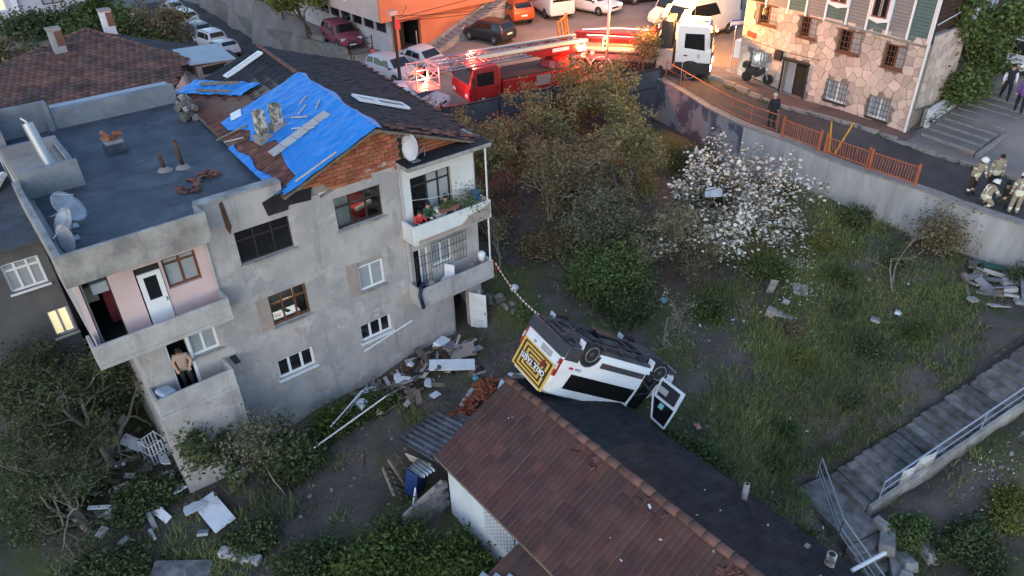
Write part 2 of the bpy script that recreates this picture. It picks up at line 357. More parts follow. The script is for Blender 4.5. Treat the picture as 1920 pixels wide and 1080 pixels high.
strip('road', [(19.9,-14),(19.9,-5),(20.1,-.5),(20.8,2.4),(22.4,6.6)][::-1], [(23.55,-14),(23.5,-6),(23.45,-.5),(23.6,2.4),(24.3,6)][::-1], .03, M['asphalt'], seg=.8)
pv = strip('pavement', [(23.7,-6.6),(23.62,-.5),(23.8,2.4),(24.3,4.6)][::-1], [(25.0,-6.6),(25.0,-.5),(25.0,2.4),(25.05,4.6)][::-1], .14, M['pave'], seg=.8)
kb = MB().box((0,0,0), (.16,.94,.26)).mesh('kerb_stone', M['kerb'])
for i in range(20):
    y = -13.6+i*.97; x = 23.60 if y < 0 else 23.6+.14*max(0, y-.3)
    k = obj('kerb_stone', kb, pv, loc=(x, y, zup(x, y)+.05)); k.rotation_euler = (rnd(-.02,.02), rnd(-.03,.03), rnd(-.02,.02) if y < 0 else -.14)
strip('side_road', [(roadwall_x(y)-6.2, y) for y in (20,28,40,55,75)], [(roadwall_x(y)-.4, y) for y in (20,28,40,55,75)], .035, M['asphalt'], seg=1.2)
# ---------------------------------------------------------------- retaining walls along the street
def wallrun(name, label, path, z1f, z0, t, mats, cat='wall', cope=None, mif=None, joint=None):
    r = thing(name, label, cat); mb = MB()
    pts = []
    for a, b_ in zip(path[:-1], path[1:]):
        k = max(1, int(math.hypot(b_[0]-a[0], b_[1]-a[1])/1.0))
        pts += [(a[0]+(b_[0]-a[0])*i/k, a[1]+(b_[1]-a[1])*i/k) for i in range(k)]
    pts.append(path[-1]); nrm = []
    for i, p in enumerate(pts):
        a, b_ = pts[max(0, i-1)], pts[min(len(pts)-1, i+1)]; d = Vector((b_[0]-a[0], b_[1]-a[1], 0)).normalized(); nrm.append(Vector((-d.y, d.x, 0)))
    rings = []
    for p, nn in zip(pts, nrm):
        zt = z1f(*p); c = Vector((p[0], p[1], 0))
        rings.append([c+nn*t/2+Vector((0,0,z0)), c+nn*t/2+Vector((0,0,zt)), c-nn*t/2+Vector((0,0,zt)), c-nn*t/2+Vector((0,0,z0))])
    mb.loft(rings, fm=(lambda i, j: mif(pts[i])) if mif else None); mb.build('wall_panel', mats, r)
    if cope:
        mb = MB(); mb.loft([[q+Vector((0,0,dz))+nn*s_*(t/2+.05) for s_, dz in ((1,.0),(1,.07),(-1,.07),(-1,.0))] for q, nn in [(Vector((p[0], p[1], z1f(*p)+.002)), nn) for p, nn in zip(pts, nrm)]])
        mb.build('coping', M[cope], r)
    return r, pts, nrm
M['wallwhite'] = mat('stained_white_concrete', (.385,.38,.378), .92, col2=(.27,.262,.25), scale=1.6, streak=.22, bump=.15, spec=.1)
M['walldark'] = mat('dark_painted_concrete', (.085,.095,.12), .9, col2=(.24,.25,.26), scale=.8, contrast=.1, bump=.2, spec=.1)
M['wallslate'] = mat('dark_slate_panel', (.065,.075,.092), .75, col2=(.045,.05,.062), scale=.8, spec=.2)
wallrun('retaining_wall', 'white streaked concrete retaining wall below the street railing', WALLPATH, lambda x, y: zup(x, y)+(.12 if not -18.7 < y < -15.7 else -.55), .5, .35, [M['wallwhite'], M['walldark']], cope='kerb', mif=lambda p: 1 if p[1] > -1.2 else 0)
r2, pts2, _ = wallrun('boundary_wall', 'dark slate grey street boundary wall behind the brown trees', WALL2, lambda x, y: zup(x, y)+.75, .8, .18, M['wallslate'])
for i in range(0, len(pts2), 3):
    x, y = pts2[i]; z = zup(x, y); MB().box((x, y, z-.2), (.1,.3,2.1), rz=-.35).build('post', M['iron'], r2)
for h in (.72, -.35):
    MB().tube([(x+.03, y-.12, zup(x, y)+h) for x, y in pts2], .035, n=5).build('rail', M['iron'], r2)
# retaining wall hidden behind the apartment block
wallrun('retaining_wall', 'rough grey retaining wall behind the apartment block', [(6.4,13.6),(-45,13.8)], lambda x, y: zup(x, 14)+.05, -1.5, .3, M['concrete'])
# stone wall along the descending side road
M['rubble'] = mat('rubble_stone', (.23,.215,.19), .95, var=.35, scale=3, rand=.3, huerand=.01, bump=.4, bscale=15, spec=.1)
rw, pts3, nr3 = wallrun('stone_wall', 'rough stone wall along the sloping side road', [(roadwall_x(28), 28), (roadwall_x(70), 70)], lambda x, y: zup(x-1, y)+1.5, .3, .4, M['rubble'])
random.seed(11)
stone_meshes = []
for k in range(5):
    m_ = MB(); rr = [[(rnd(.8,1)*math.cos(a)*.5, (y-.5)*1.0*(1), rnd(.8,1)*math.sin(a)*.5) for a in [j*math.pi/3.5 for j in range(7)]] for y in (0, .55)]
    m_.loft(rr); stone_meshes.append(m_.mesh('stone', M['rubble'], smooth=False))
for i in range(170):
    y = 29+rnd(0, 1)**1.4*34; x = roadwall_x(y)-.22; zz = zup(x-1, y)+rnd(.05, 1.4)
    o = obj('stone', random.choice(stone_meshes), rw, loc=(x+.1, y, zz)); s_ = rnd(.3, .55); o.scale = (s_*1.3, .2, s_*.8); o.rotation_euler = (0, rnd(-.3,.3), math.pi/2)

# ---------------------------------------------------------------- windows (frame mesh > panes, sill)
def window(parent, o, u, w, x0, x1, z0, z1, frame, pane, cols=2, transom=0.0, fw=.06, depth=.1, sill=None, name='window', split=None, openi=None, skip=()):
    o = Vector(o); u = Vector(u); w = Vector(w); up = Vector((0,0,1))
    def bx(mb, a, b_, c, d, d0, d1):
        P = lambda x, z, q: o+u*x+up*z-w*q
        mb.add([P(a,c,d0),P(b_,c,d0),P(b_,c,d1),P(a,c,d1),P(a,d,d0),P(b_,d,d0),P(b_,d,d1),P(a,d,d1)], [(0,3,2,1),(4,5,6,7),(0,1,5,4),(1,2,6,5),(2,3,7,6),(3,0,4,7)])
    mb = MB(); d0, d1 = depth, depth+.06
    bx(mb, x0, x1, z0, z0+fw, d0, d1); bx(mb, x0, x1, z1-fw, z1, d0, d1); bx(mb, x0, x0+fw, z0+fw, z1-fw, d0, d1); bx(mb, x1-fw, x1, z0+fw, z1-fw, d0, d1)
    xs = split if split else [x0+(x1-x0)*i/cols for i in range(cols+1)]
    zt = z1-transom if transom else None
    for x in xs[1:-1]: bx(mb, x-fw/2, x+fw/2, z0+fw, z1-fw, d0+.003, d1-.003)
    if zt: bx(mb, x0+fw, x1-fw, zt-fw/2, zt+fw/2, d0+.006, d1-.006)
    f = mb.build(name, frame, parent)
    rows = [(z0, zt), (zt, z1)] if zt else [(z0, z1)]
    k = 0
    for i in range(len(xs)-1):
        for a, b_ in rows:
            pm = pane[k % len(pane)] if isinstance(pane, (list, tuple)) else pane
            if k not in skip:
                pb = MB(); bx(pb, xs[i]+fw*.4, xs[i+1]-fw*.4, a+fw*.4, b_-fw*.4, d0+.03, d0+.036); pb.build('pane', pm, f)
            k += 1
    if sill:
        sb = MB(); bx(sb, x0-.06, x1+.06, z0-.06, z0-.003, -.09, depth); sb.build('sill', sill, f)
    return f
X_, Y_ = (1,0,0), (0,1,0)
FN = (0,-1,0)

# ---------------------------------------------------------------- apartment building
M['greypar'] = mat('weathered_grey_parapet', (.24,.245,.265), .93, col2=(.16,.165,.18), scale=1.3, bump=.2, spec=.1)
apt = thing('apartment_building', 'shabby three storey apartment block with blue tarpaulin on its tiled roof', 'building')
mb = MB()
H_main = [(-5.9,-4.12,6.38,7.52),(-2.53,-.77,6.38,7.56),(-5.37,-4.03,3.73,4.95),(-2.07,-1.05,3.7,4.92),(-5.63,-4.25,1.55,2.36),(-2.38,-1.05,1.55,2.32),
          (.4,2.12,5.75,7.38),(.2,.86,2.75,4.5),(.98,1.95,3.5,4.48),(1.8,2.55,-.2,1.85)]
wall(mb, (0,0,0), X_, FN, -6.72, 3.2, -1.3, 7.7, H_main, t=.22)
# top strip of the front wall up to parapet and ragged plaster edge under the brick gable
mb.prism([(-6.72,0,7.7),(-4.15,0,7.7),(-4.15,0,8.66),(-6.72,0,8.66)], (0,.22,0))
mb.prism([(-4.15,0,7.7),(3.2,0,7.7),(3.2,0,8.05),(.2,0,8.12),(0,0,8.2),(-.55,0,8.3),(-.6,0,8.18),(-1.2,0,8.2),(-1.5,0,8.05),(-1.7,0,7.95),(-2.3,0,7.9),(-2.95,0,7.72),(-3.0,0,7.9),(-3.55,0,7.88),(-3.6,0,8.1),(-4.15,0,8.12)], (0,.22,0))
mb.build('wall', [M['plaster']], apt)
# left block wall (upper flat): loggia opening, door, window
mb = MB(); wall(mb, (0,.003,0), X_, FN, -10.4, -6.72, 5.0, 8.0, [(-10.28,-9.55,5.35,7.6),(-8.88,-8.18,5.3,7.4),(-8.1,-7.12,6.42,7.42)], t=.2); mb.build('wall', M['pink'], apt)
mb = MB(); wall(mb, (0,.006,0), X_, FN, -9.55, -6.72, 2.6, 5.2, [(-8.78,-8.16,2.65,4.66),(-8.1,-7.2,3.82,4.68)], t=.2); mb.build('wall', M['plaster'], apt)
# side, rear walls, floors: a closed hull
mb = MB()
mb.bb((-9.55,.2,-1.3),(-9.35,12.1,5.05)); mb.bb((-10.4,.21,5.0),(-10.2,12.1,8.1)); mb.bb((-9.34,11.9,-1.3),(4.4,12.1,8.1))
mb.prism([(3.2,0.225,-1.3),(3.0,0.225,-1.3),(4.2,11.88,-1.3),(4.4,11.88,-1.3)], (0,0,9.1))
mb.build('side_wall', M['concrete_l'], apt)
mb = MB()
for z in (-.25, 2.45, 5.12): mb.bb((-9.3 if z < 5 else -10.15,.235,z),(2.95,11.85,z+.12))
mb.bb((-9.3,.9,2.58),(2.95,1.0,5.1)) ; mb.bb((-9.5,2.6,5.25),(2.95,2.7,7.9)); mb.bb((-9.3,1.2,-.1),(2.9,1.3,2.4))
for x in (-6.6,-3.3,-.5): mb.bb((x,.24,2.6),(x+.08,3,8.0))
mb.build('inner_floor', M['dark'], apt)
# ground storey below the lower balcony (projects to the balcony front)
mb = MB(); mb.bb((-9.62,-.8,-1.4),(-7.2,-.003,2.62)); mb.build('plinth', M['plaster'], apt)
mb = MB(); mb.bb((-7.198,.0,-1.4),(-6.722,.2,2.6)); mb.build('wall', M['plaster'], apt)
# upper balcony, lower balcony and roof parapet of the left block
def balcony(name, x0, x1, zb, zt, y0, m, ends=(1,1), t=.1, base=.13, chip=True):
    bal = MB(); bal.bb((x0,y0,zb),(x1,.0-.004,zb+base)); bal.build(name, m, apt)
    o = MB(); o.bb((x0,y0,zb+base),(x1,y0+t,zt)); 
    if ends[0]: o.bb((x0,y0+t,zb+base),(x0+t,-.004,zt))
    if ends[1]: o.bb((x1-t,y0+t,zb+base),(x1,-.004,zt))
    return o.build('parapet', m, apt, bevel=.02)
balcony('balcony_slab', -10.6, -6.75, 5.15, 5.92, -.8, M['concrete_l'])
balcony('balcony_slab', -9.62, -7.2, 2.625, 3.4, -.8, M['concrete_l'])
balcony('balcony_slab', -.14, 3.3, 5.2, 5.93, -.8, M['white_wall'])
balcony('balcony_slab', -.14, 3.3, 2.5, 3.3, -.8, M['concrete_l'])
mb = MB(); mb.bb((.05,-.796,5.22),(3.2,-.812,5.36)); mb.prism([(1.9,-.804,5.34),(3.25,-.804,5.34),(3.25,-.804,5.85),(2.9,-.804,5.7),(2.3,-.804,5.62)], (0,-.006,0)); mb.build('bare_plaster', M['patch'], apt)
# roof parapet over the left block and along the front
mb = MB(); mb.bb((-10.6,-.8,7.88),(-6.72,-.68,8.82)); mb.bb((-10.6,-.68,7.88),(-6.72,-.005,8.08)); mb.bb((-6.84,-.68,8.08),(-6.72,-.005,8.78)); mb.bb((-10.6,-.68,8.08),(-10.42,5.3,8.84))
mb.build('parapet', M['concrete'], apt, bevel=.015)
mb = MB(); mb.bb((-6.725,.23,8.1),(-4.16,.36,8.70)); mb.bb((-6.72,-.03,8.66),(-4.15,.36,8.74)); mb.build('parapet', M['concrete'], apt)
mb = MB(); mb.bb((-10.4,9.2,8.05),(-10.15,11.9,9.25)); mb.bb((-10.4,11.9,8.05),(-8.5,12.1,9.25)); mb.bb((-8.5,11.7,8.05),(-8.3,12.1,9.25)); mb.bb((-8.3,11.8,8.05),(-3.6,12.1,8.9)); mb.build('parapet', M['greypar'], apt)
mb = MB(); mb.bb((-10.2,.24,7.95),(-3.4,11.78,8.15)); mb.bb((-10.4,-.66,8.083),(-6.85,.1,8.145)); mb.build('flat_roof', M['membrane'], apt)
# brown patches, stains and streaks left on the plaster
def ragged(cx, cz, wx, hz, seed, y=-.004, m='patchgrey', k=14):
    random.seed(seed); pts = []
    for i in range(k):
        a = 2*math.pi*i/k; rr = rnd(.65, 1.1); pts.append((cx+wx/2*rr*math.cos(a), y, cz+hz/2*rr*math.sin(a)))
    return MB().prism(pts, (0,-.003,0)).build('plaster_patch', M[m], apt)
for a in ((-5.8,-5.38,3.71,4.96),(-2.52,-2.08,3.64,4.96)): MB().bb((a[0],-.012,a[2]),(a[1],-.001,a[3])).build('plaster_patch', M['patch'], apt)
for i, a in enumerate(((-.75,4.6,.3,1.1),(-.35,5.9,.26,1.2))): ragged(*a, 40+i)

mb = MB(); mb.prism([(-4.75,-.005,7.72),(-4.1,-.005,7.72),(-4.05,-.005,7.86),(-3.3,-.005,7.8),(-3.2,-.005,8.22),(-3.9,-.005,8.18),(-4.0,-.005,8.5),(-4.5,-.005,8.3),(-4.85,-.005,8.2)], (0,-.035,0)); mb.build('felt_patch', M['tile_dark'], apt)
mb = MB(); mb.prism([(-6.1,-.004,8.6),(-5.98,-.004,8.62),(-5.9,-.004,7.75),(-6.0,-.004,7.5),(-6.08,-.004,7.75)], (0,-.004,0)); mb.build('rust_streak', M['rust'], apt)
for x0, z0, x1, z1 in ((-3.25,1.35,-.35,2.05-.6),): MB().tube([(-2.4,-.06,1.2),(-.2,-.06,1.62)], .045).build('drain_pipe', M['pipe'], apt)
for p in (((-.03,-.05,8.2),(-.03,-.05,2.3)),((-6.78,-.05,7.7),(-6.78,-.05,5.9)),((3.16,-.78,8.05),(3.16,-.78,5.9)),((3.16,-.78,5.2),(3.16,-.78,3.3)),((.02,-.06,5.2),(.02,-.06,3.35))): MB().tube(p, .035).build('drain_pipe', M['pipe'] if p[0][0] > 3 else M['concrete_l'], apt)
# windows and doors
window(apt, (0,0,0), X_, FN, -5.9,-4.12,6.38,7.52, M['dframe'], M['dglass'], cols=3, transom=.36, sill=M['concrete'], fw=.05)
window(apt, (0,0,0), X_, FN, -2.53,-.77,6.38,7.56, M['dframe'], glass(), cols=3, transom=.40, sill=M['concrete'], fw=.06)
window(apt, (0,0,0), X_, FN, -5.37,-4.03,3.73,4.95, M['bframe'], glass(), cols=3, transom=.42, sill=M['concrete'], fw=.06)
window(apt, (0,0,0), X_, FN, -2.07,-1.05,3.7,4.7, M['upvc'], M['gglass'], cols=2, sill=M['concrete'], fw=.07)
MB().bb((-2.07,.08,4.7),(-1.05,.14,4.92)).build('shutter_box', M['patchgrey'], apt)
window(apt, (0,0,0), X_, FN, -5.63,-4.25,1.55,2.36, M['upvc'], M['dglass'], cols=3, sill=M['upvc'], fw=.09)
window(apt, (0,0,0), X_, FN, -2.38,-1.05,1.55,2.32, M['upvc'], M['dglass'], cols=3, sill=M['upvc'], fw=.09)
window(apt, (0,0,0), X_, FN, .4,2.12,5.75,7.38, M['dframe'], [M['dglass'], M['dglass'], M['gglass'], M['gglass'], M['gglass'], M['gglass']], split=[.4,1.1,1.6,2.12], transom=.38, fw=.07)
window(apt, (0,0,0), X_, FN, .98,1.95,3.5,4.48, M['upvc'], M['gglass'], cols=2, fw=.08, sill=M['upvc'])
window(apt, (0,0,0), X_, FN, .2,.86,2.75,4.5, M['upvc'], [M['dglass'], M['gglass']], cols=2, fw=.06, transom=0, name='balcony_door')
window(apt, (0,.003,0), X_, FN, -8.1,-7.12,6.42,7.42, M['bframe'], M['gglass'], cols=2, transom=.22, fw=.07)
window(apt, (0,.006,0), X_, FN, -8.1,-7.2,3.82,4.68, M['upvc'], M['gglass'], cols=2, fw=.08, sill=M['concrete'])
window(apt, (0,.003,0), X_, FN, -10.28,-9.55,5.35,7.6, M['dframe'], M['dglass'], cols=1, fw=.03, name='loggia_opening', skip=(0,))
# white half-glazed balcony door, standing ajar
dr = MB(); dr.bb((-8.84,-.03,5.3),(-8.2,.02,6.2)); dr.bb((-8.84,-.03,6.2),(-8.7,.02,7.2)); dr.bb((-8.34,-.03,6.2),(-8.2,.02,7.2)); dr.bb((-8.7,-.03,7.06),(-8.34,.02,7.2)); dr.bb((-8.7,-.03,6.2),(-8.34,.02,6.3))
dr = dr.build('balcony_door', M['upvc'], apt); MB().bb((-8.7,-.01,6.3),(-8.34,-.004,7.06)).build('pane', M['dglass'], dr); MB().box((-8.26,-.05,6.2),(.03,.06,.12)).build('handle', M['steel'], dr)
MB().bb((-8.88,.02,7.2),(-8.18,.06,7.4)).build('lintel', M['dark'], apt)
MB().bb((-8.78,.05,2.66),(-8.72,.1,4.64)).build('door_frame', M['upvc'], apt)
bd = MB(); bd.bb((-8.16,-.005,2.9),(-8.06,.045,4.66)); bd.build('door_frame', M['upvc'], apt)
# ground floor entrance: open white panel door swung outwards
gd = MB(); R_ = Matrix.Translation((2.56,-.02,-.12)) @ Matrix.Rotation(math.radians(-62), 4, 'Z')
gd.box((.38,.0,.92),(.76,.045,1.84), M=R_); g = gd.build('entrance_door', M['upvc'], apt)
for z in (.4,.95,1.45): MB().box((.38,-.028,z),(.5,.012,.38), M=R_).build('door_panel', M['whiteobj'], g)
MB().box((.7,-.05,.95),(.04,.06,.12), M=R_).build('handle', M['steel'], g)
MB().bb((1.75,-.03,-.2),(1.8,.05,1.9)).build('door_frame', M['concrete'], apt)
MB().bb((2.98,-.06,-.2),(3.1,-.003,1.6)).build('door_frame', M['upvc'], apt)
# window grilles on the lower right flat
gr = MB()
for i in range(12): x = .92+i*.142; gr.tube([(x,-.16,3.5),(x,-.16,4.66)], .011, n=4)
for z in (3.52,3.9,4.28,4.64): gr.tube([(.9,-.16,z),(2.5,-.16,z)], .012, n=4)
gr.build('window_grille', M['iron'], apt)
gr = MB()
for i in range(6): x = .2+i*.13; gr.tube([(x,-.14,2.68),(x,-.14,4.3)], .011, n=4)
for z in (2.9,3.4,3.9,4.28): gr.tube([(.18,-.14,z),(.88,-.14,z)], .012, n=4)
gr.build('door_grille', M['iron'], apt)
# rear lip / roof slab over the right balcony with broken edge
mb = MB(); mb.bb((-.12,-.85,8.03),(3.42,-.004,8.17)); mb.bb((3.2,-.004,8.0),(3.5,1.0,8.17)); mb.build('roof_slab', M['concrete'], apt, bevel=.03)
mb = MB(); mb.bb((-.1,-.8,8.172),(3.38,.0,8.2)); mb.build('slab_felt', M['tile_dark'], apt)
# white painted front wall behind the right balcony
mb = MB(); mb.bb((.02,-.008,5.36),(.39,-.001,8.0)); mb.bb((2.13,-.008,5.36),(3.15,-.001,8.0)); mb.bb((.39,-.008,7.39),(2.13,-.001,8.0)); mb.bb((.39,-.008,5.36),(2.13,-.001,5.74)); mb.build('painted_panel', M['white_wall'], apt)

# ---- gable of hollow bricks, each brick a piece
gw = MB(); gw.prism([(-3.7,.06,7.9),(3.3,.06,7.9),(3.3,.06,8.05),(-.85,.06,9.5),(-3.7,.06,8.35)], (0,.14,0)); gable = gw.build('gable_wall', M['mortar'], apt)
bm_ = MB().box((0,0,0),(.285,.1,.125)).mesh('brick', M['brick']); bh_ = MB().box((0,0,0),(.138,.1,.125)).mesh('brick', M['brick'])
random.seed(3)
for r in range(11):
    z = 7.95+r*.14; off = .15*(r % 2)
    for c in range(-14, 9):
        x = c*.3+off
        top = 9.5-(x+.85)*.35 if x > -.85 else 9.5+(x+.85)*.40
        if z+.07 > top-.06 or x < -3.4 or x > 2.7: continue
        if .02 < x < .55 and z > 8.1: continue                     # opening beside the dish
        if x < -2.6 and z < 8.1: continue
        o = obj('brick', bm_, gable, loc=(x+rnd(-.006,.006), .045+rnd(-.012,.012), z)); o.rotation_euler = (rnd(-.03,.03), rnd(-.015,.015), rnd(-.02,.02))
MB().bb((.1,.03,8.15),(.5,.052,8.95)).build('gable_opening', M['dark'], gable)
MB().tube([(.3,.02,8.1),(.3,.02,9.0)], .05, n=5).build('post', M['wood'], gable)

# ---- pitched roof: left slope, right slope
RA, RB = Vector((-.85,-.35,9.62)), Vector((.5,12.3,9.62))
LA, LB = Vector((-4.25,-.35,8.3)), Vector((-3.5,12.3,8.3))
EA, EB = Vector((3.62,-.45,7.98)), Vector((5.3,12.4,7.98))
mb = MB(); mb.prism([RA, RB, LB, LA], (0,0,-.09)); mb.prism([RA, RB, EB, EA], (0,0,-.09)); mb.build('roof_deck', M['wood'], apt)
mb = MB(); mb.prism([(3.2,12.35,7.9),(-3.5,12.35,7.9),(-3.5,12.35,8.3),(.5,12.35,9.55),(5.2,12.35,7.95)], (0,-.1,0)); mb.build('gable_wall', M['concrete'], apt)
def slope(A, B, C, D, s, t):  # A,B along the ridge; D,C along the eave; s along, t down
    return (A*(1-s)+B*s)*(1-t)+(D*(1-s)+C*s)*t
def tile_rows(A, B, C, D, rows, cols, lift=.03, rib=.014, jitter=.014, seed=1, keep=None):
    """overlapping courses of tiles, one mesh, each tile its own island"""
    random.seed(seed); mb = MB()
    nrm = (B-A).cross(D-A).normalized(); nrm = nrm if nrm.z > 0 else -nrm
    for i in range(rows):
        for j in range(cols):
            s0, s1, t0, t1 = j/cols, (j+.97)/cols, i/rows, (i+1.12)/rows
            if keep and not keep((s0+s1)/2, (t0+t1)/2): continue
            t1 = min(t1, 1.02); a = rnd(.0,jitter); b_ = lift+rnd(-jitter, jitter)
            p = [slope(A,B,C,D,s0,t0)+nrm*a, slope(A,B,C,D,s1,t0)+nrm*a, slope(A,B,C,D,s1,t1)+nrm*b_, slope(A,B,C,D,s0,t1)+nrm*b_]
            mt0 = (p[0]+p[1])/2+nrm*rib; mt1 = (p[2]+p[3])/2+nrm*rib
            q = [x-nrm*.03 for x in (p[2], p[3])]
            mb.add([*p, mt0, mt1, *q], [(0,4,5,3),(4,1,2,5),(3,5,2,6,7)])
    return mb
tile_rows(RA, RB, EB, EA, 16, 46, seed=7).build('dark_tiles', M['tile_dark'], apt)['kind'] = 'stuff'
# far part of the left slope: dark old tiles behind the tarpaulin
tile_rows(RA, RB, LB, LA, 10, 46, seed=8, keep=lambda s, t: s > .57 and t < .5+(s-.585)*1.3).build('dark_tiles', M['tile_dark'], apt)['kind'] = 'stuff'
# exposed red tiles low on the left slope: each tile a piece
tm = MB(); tm.add([(-.11,.16,.0),(.11,.16,.0),(.11,-.16,.03),(-.11,-.16,.03),(0,.16,.03),(0,-.16,.06),(.11,-.16,.0),(-.11,-.16,.0)], [(0,3,5,4),(4,5,2,1),(3,7,6,2,5)])
tm = tm.mesh('roof_tile', M['tile_red'])
sl = (LA-RA).normalized(); rid = (RB-RA).normalized(); nl = rid.cross(sl); nl = nl if nl.z > 0 else -nl; dn = nl.cross(rid)
def on_left(s, t, h=0): return slope(RA, RB, LB, LA, s, t)+nl*h
base_rot = Matrix((rid, -sl, nl)).transposed()
random.seed(21); rows_t = [i/11 for i in range(11)]
def tarp_edge(s):     # lower edge of the tarpaulin (t as a function of s)
    pts = [(0,.985),(.03,.97),(.035,.80),(.12,.78),(.2,.72),(.27,.66),(.3,.77),(.36,.83),(.42,.76),(.5,.9),(.6,.9),(.62,.5)]
    for (a, b_), (c, d) in zip(pts[:-1], pts[1:]):
        if a <= s <= c: return b_+(d-b_)*(s-a)/(c-a)
    return .5
for r in range(5, 12):
    t = (r+.5)/12
    for c in range(52):
        s = (c+.5)/54
        if s < .64 and t > tarp_edge(s)-.09 and not (s > .52 and t < .8):
            if t > .93 and random.random() < .25: continue
            o = obj('roof_tile', tm, apt); R3 = base_rot.to_4x4(); R3 = R3 @ Matrix.Rotation(rnd(-.06,.06), 4, 'Z'); R3.translation = on_left(s, t, .012+rnd(0,.012)); o.matrix_world = R3
# ribbed brown sheets between the tarpaulins
mb = MB()
for i in range(22):
    s = .585+i*.0155; mb.tube([on_left(s, .40+(s-.585)*1.3, .01), on_left(s, .99, .01)], .05, n=5)
mb.build('ribbed_sheet', mat('brown_metal_sheet', (.11,.045,.035), .6, var=.25), apt)
# tarpaulin: wrinkled sheet over the front of the left slope, reaching over the ridge
def tarp_piece(s0, s1, t0f, t1f, ns, nt, seed, h=.05, amp=.03, name='tarpaulin'):
    random.seed(seed); mb = MB(); rows = []
    for i in range(ns+1):
        s = s0+(s1-s0)*i/ns; a, b_ = t0f(s), t1f(s); row = []
        for j in range(nt+1):
            t = a+(b_-a)*j/nt; p = on_left(s, max(t, 0), h)
            if t < 0: p = slope(RA, RB, EB, EA, s, -t)+Vector((0,0,h+.03))
            q = p*1.7; w = noise.noise((q.x, q.y*1.3, seed))+.6*noise.noise((q.x*3.1, q.y*2.2, seed+3))+.5*abs(noise.noise((q.x*.9+q.y*.5, q.y*1.7, seed+7)))-.45*max(0, .18-abs(noise.noise((q.x*1.3, q.y*.8-q.x, seed+5))))*3
            p = p+nl*(amp*w+amp)+(Vector((0,0,.03*noise.noise((p.x*4,p.y*4,seed)))) if j in (0, nt) else Vector())
            row.append(p)
        rows.append(row)
    vs_ = [p for r in rows for p in r]; k = nt+1
    fs = [(i*k+j, i*k+j+1, (i+1)*k+j+1, (i+1)*k+j) for i in range(ns) for j in range(nt)]
    mb.add(vs_, fs); o = mb.build(name, M['tarp'], smooth=True)
    sd = o.modifiers.new('thick', 'SOLIDIFY'); sd.thickness = .01; return o
tp = tarp_piece(-.005, .58, lambda s: -.05-.03*math.sin(s*23), lambda s: tarp_edge(max(0, s)), 110, 60, 2.0, amp=.032)
tag(tp, 'large creased blue tarpaulin spread over the front half of the tiled roof', 'tarpaulin')
tp2 = tarp_piece(.655, .99, lambda s: .33+(s-.655)*1.25, lambda s: .56+(s-.655)*1.35, 40, 12, 5.0, h=.12, amp=.05)
tag(tp2, 'narrow folded blue tarpaulin strip held down by brown boards', 'tarpaulin')
tp3 = tarp_piece(.02, .40, lambda s: .965+.02*math.sin(s*40), lambda s: 1.03, 40, 4, 8.0, h=.05, amp=.03)
tag(tp3, 'thin blue tarpaulin edge poking out below the loose red tiles', 'tarpaulin')
def on_roof(name, label, cat, s, t, dims, yaw, m, h=.09, group=None):
    mb = MB().box((0,0,dims[2]/2), dims); o = mb.build(name, m, bevel=.008); R3 = base_rot.to_4x4() @ Matrix.Rotation(yaw, 4, 'Z'); R3.translation = on_left(s, t, h); o.matrix_world = R3
    return tag(o, label, cat, group)
lay = thing('panel_strip', 'row of pale grey boards laid across the lower blue tarpaulin', 'board')
bs = [(.185,.20),(.188,.32),(.192,.44),(.196,.56),(.2,.68)]
for s, t in ((.222,.22),(.22,.35),(.217,.48),(.215,.61),(.212,.74)):
    o = MB().box((0,0,.02),(.52,.47,.03)).build('panel', M['board'], lay); R3 = base_rot.to_4x4() @ Matrix.Rotation(rnd(-.02,.02), 4, 'Z'); R3.translation = on_left(s, t, .1); o.matrix_world = R3
for i, (s, t, L, yw) in enumerate(((.33,.28,.55,1.0),(.38,.2,.5,1.0),(.30,.14,.5,.75),(.30,.36,.8,-.5),(.23,.42,1.1,-.5))): on_roof('batten', 'short pale batten nailed on the blue tarpaulin below the ridge', 'batten', s, t, (L,.06,.03), yw, M['plank'], .11, 'battens on the blue tarpaulin')
on_roof('batten', 'long pale batten along the verge of the tarpaulin above the brick gable', 'batten', .012, .62, (.06,1.6,.04), 0, M['plank'], .1)
on_roof('plank', 'grey plank lying across the loose red tiles', 'plank', .47, .9, (.1,1.3,.04), .35, M['wood'], .09)
on_roof('plank', 'thin pale stick across the loose red tiles', 'plank', .42, .93, (.05,.9,.04), .8, M['plank'], .09)
on_roof('metal_sheet', 'crumpled white sheet at the tarpaulin edge near the chimneys', 'sheet', .56, .74, (.55,.45,.05), .3, M['whiteobj'], .1)
on_roof('plank', 'wider brown board weighing down the folded tarpaulin strip', 'plank', .83, .62, (2.6,.14,.05), -.42, M['wood'], .24, 'boards on the folded tarpaulin strip')
on_roof('plank', 'narrower brown board on the lower edge of the folded tarpaulin strip', 'plank', .80, .72, (2.4,.1,.05), -.38, M['wood'], .24, 'boards on the folded tarpaulin strip')
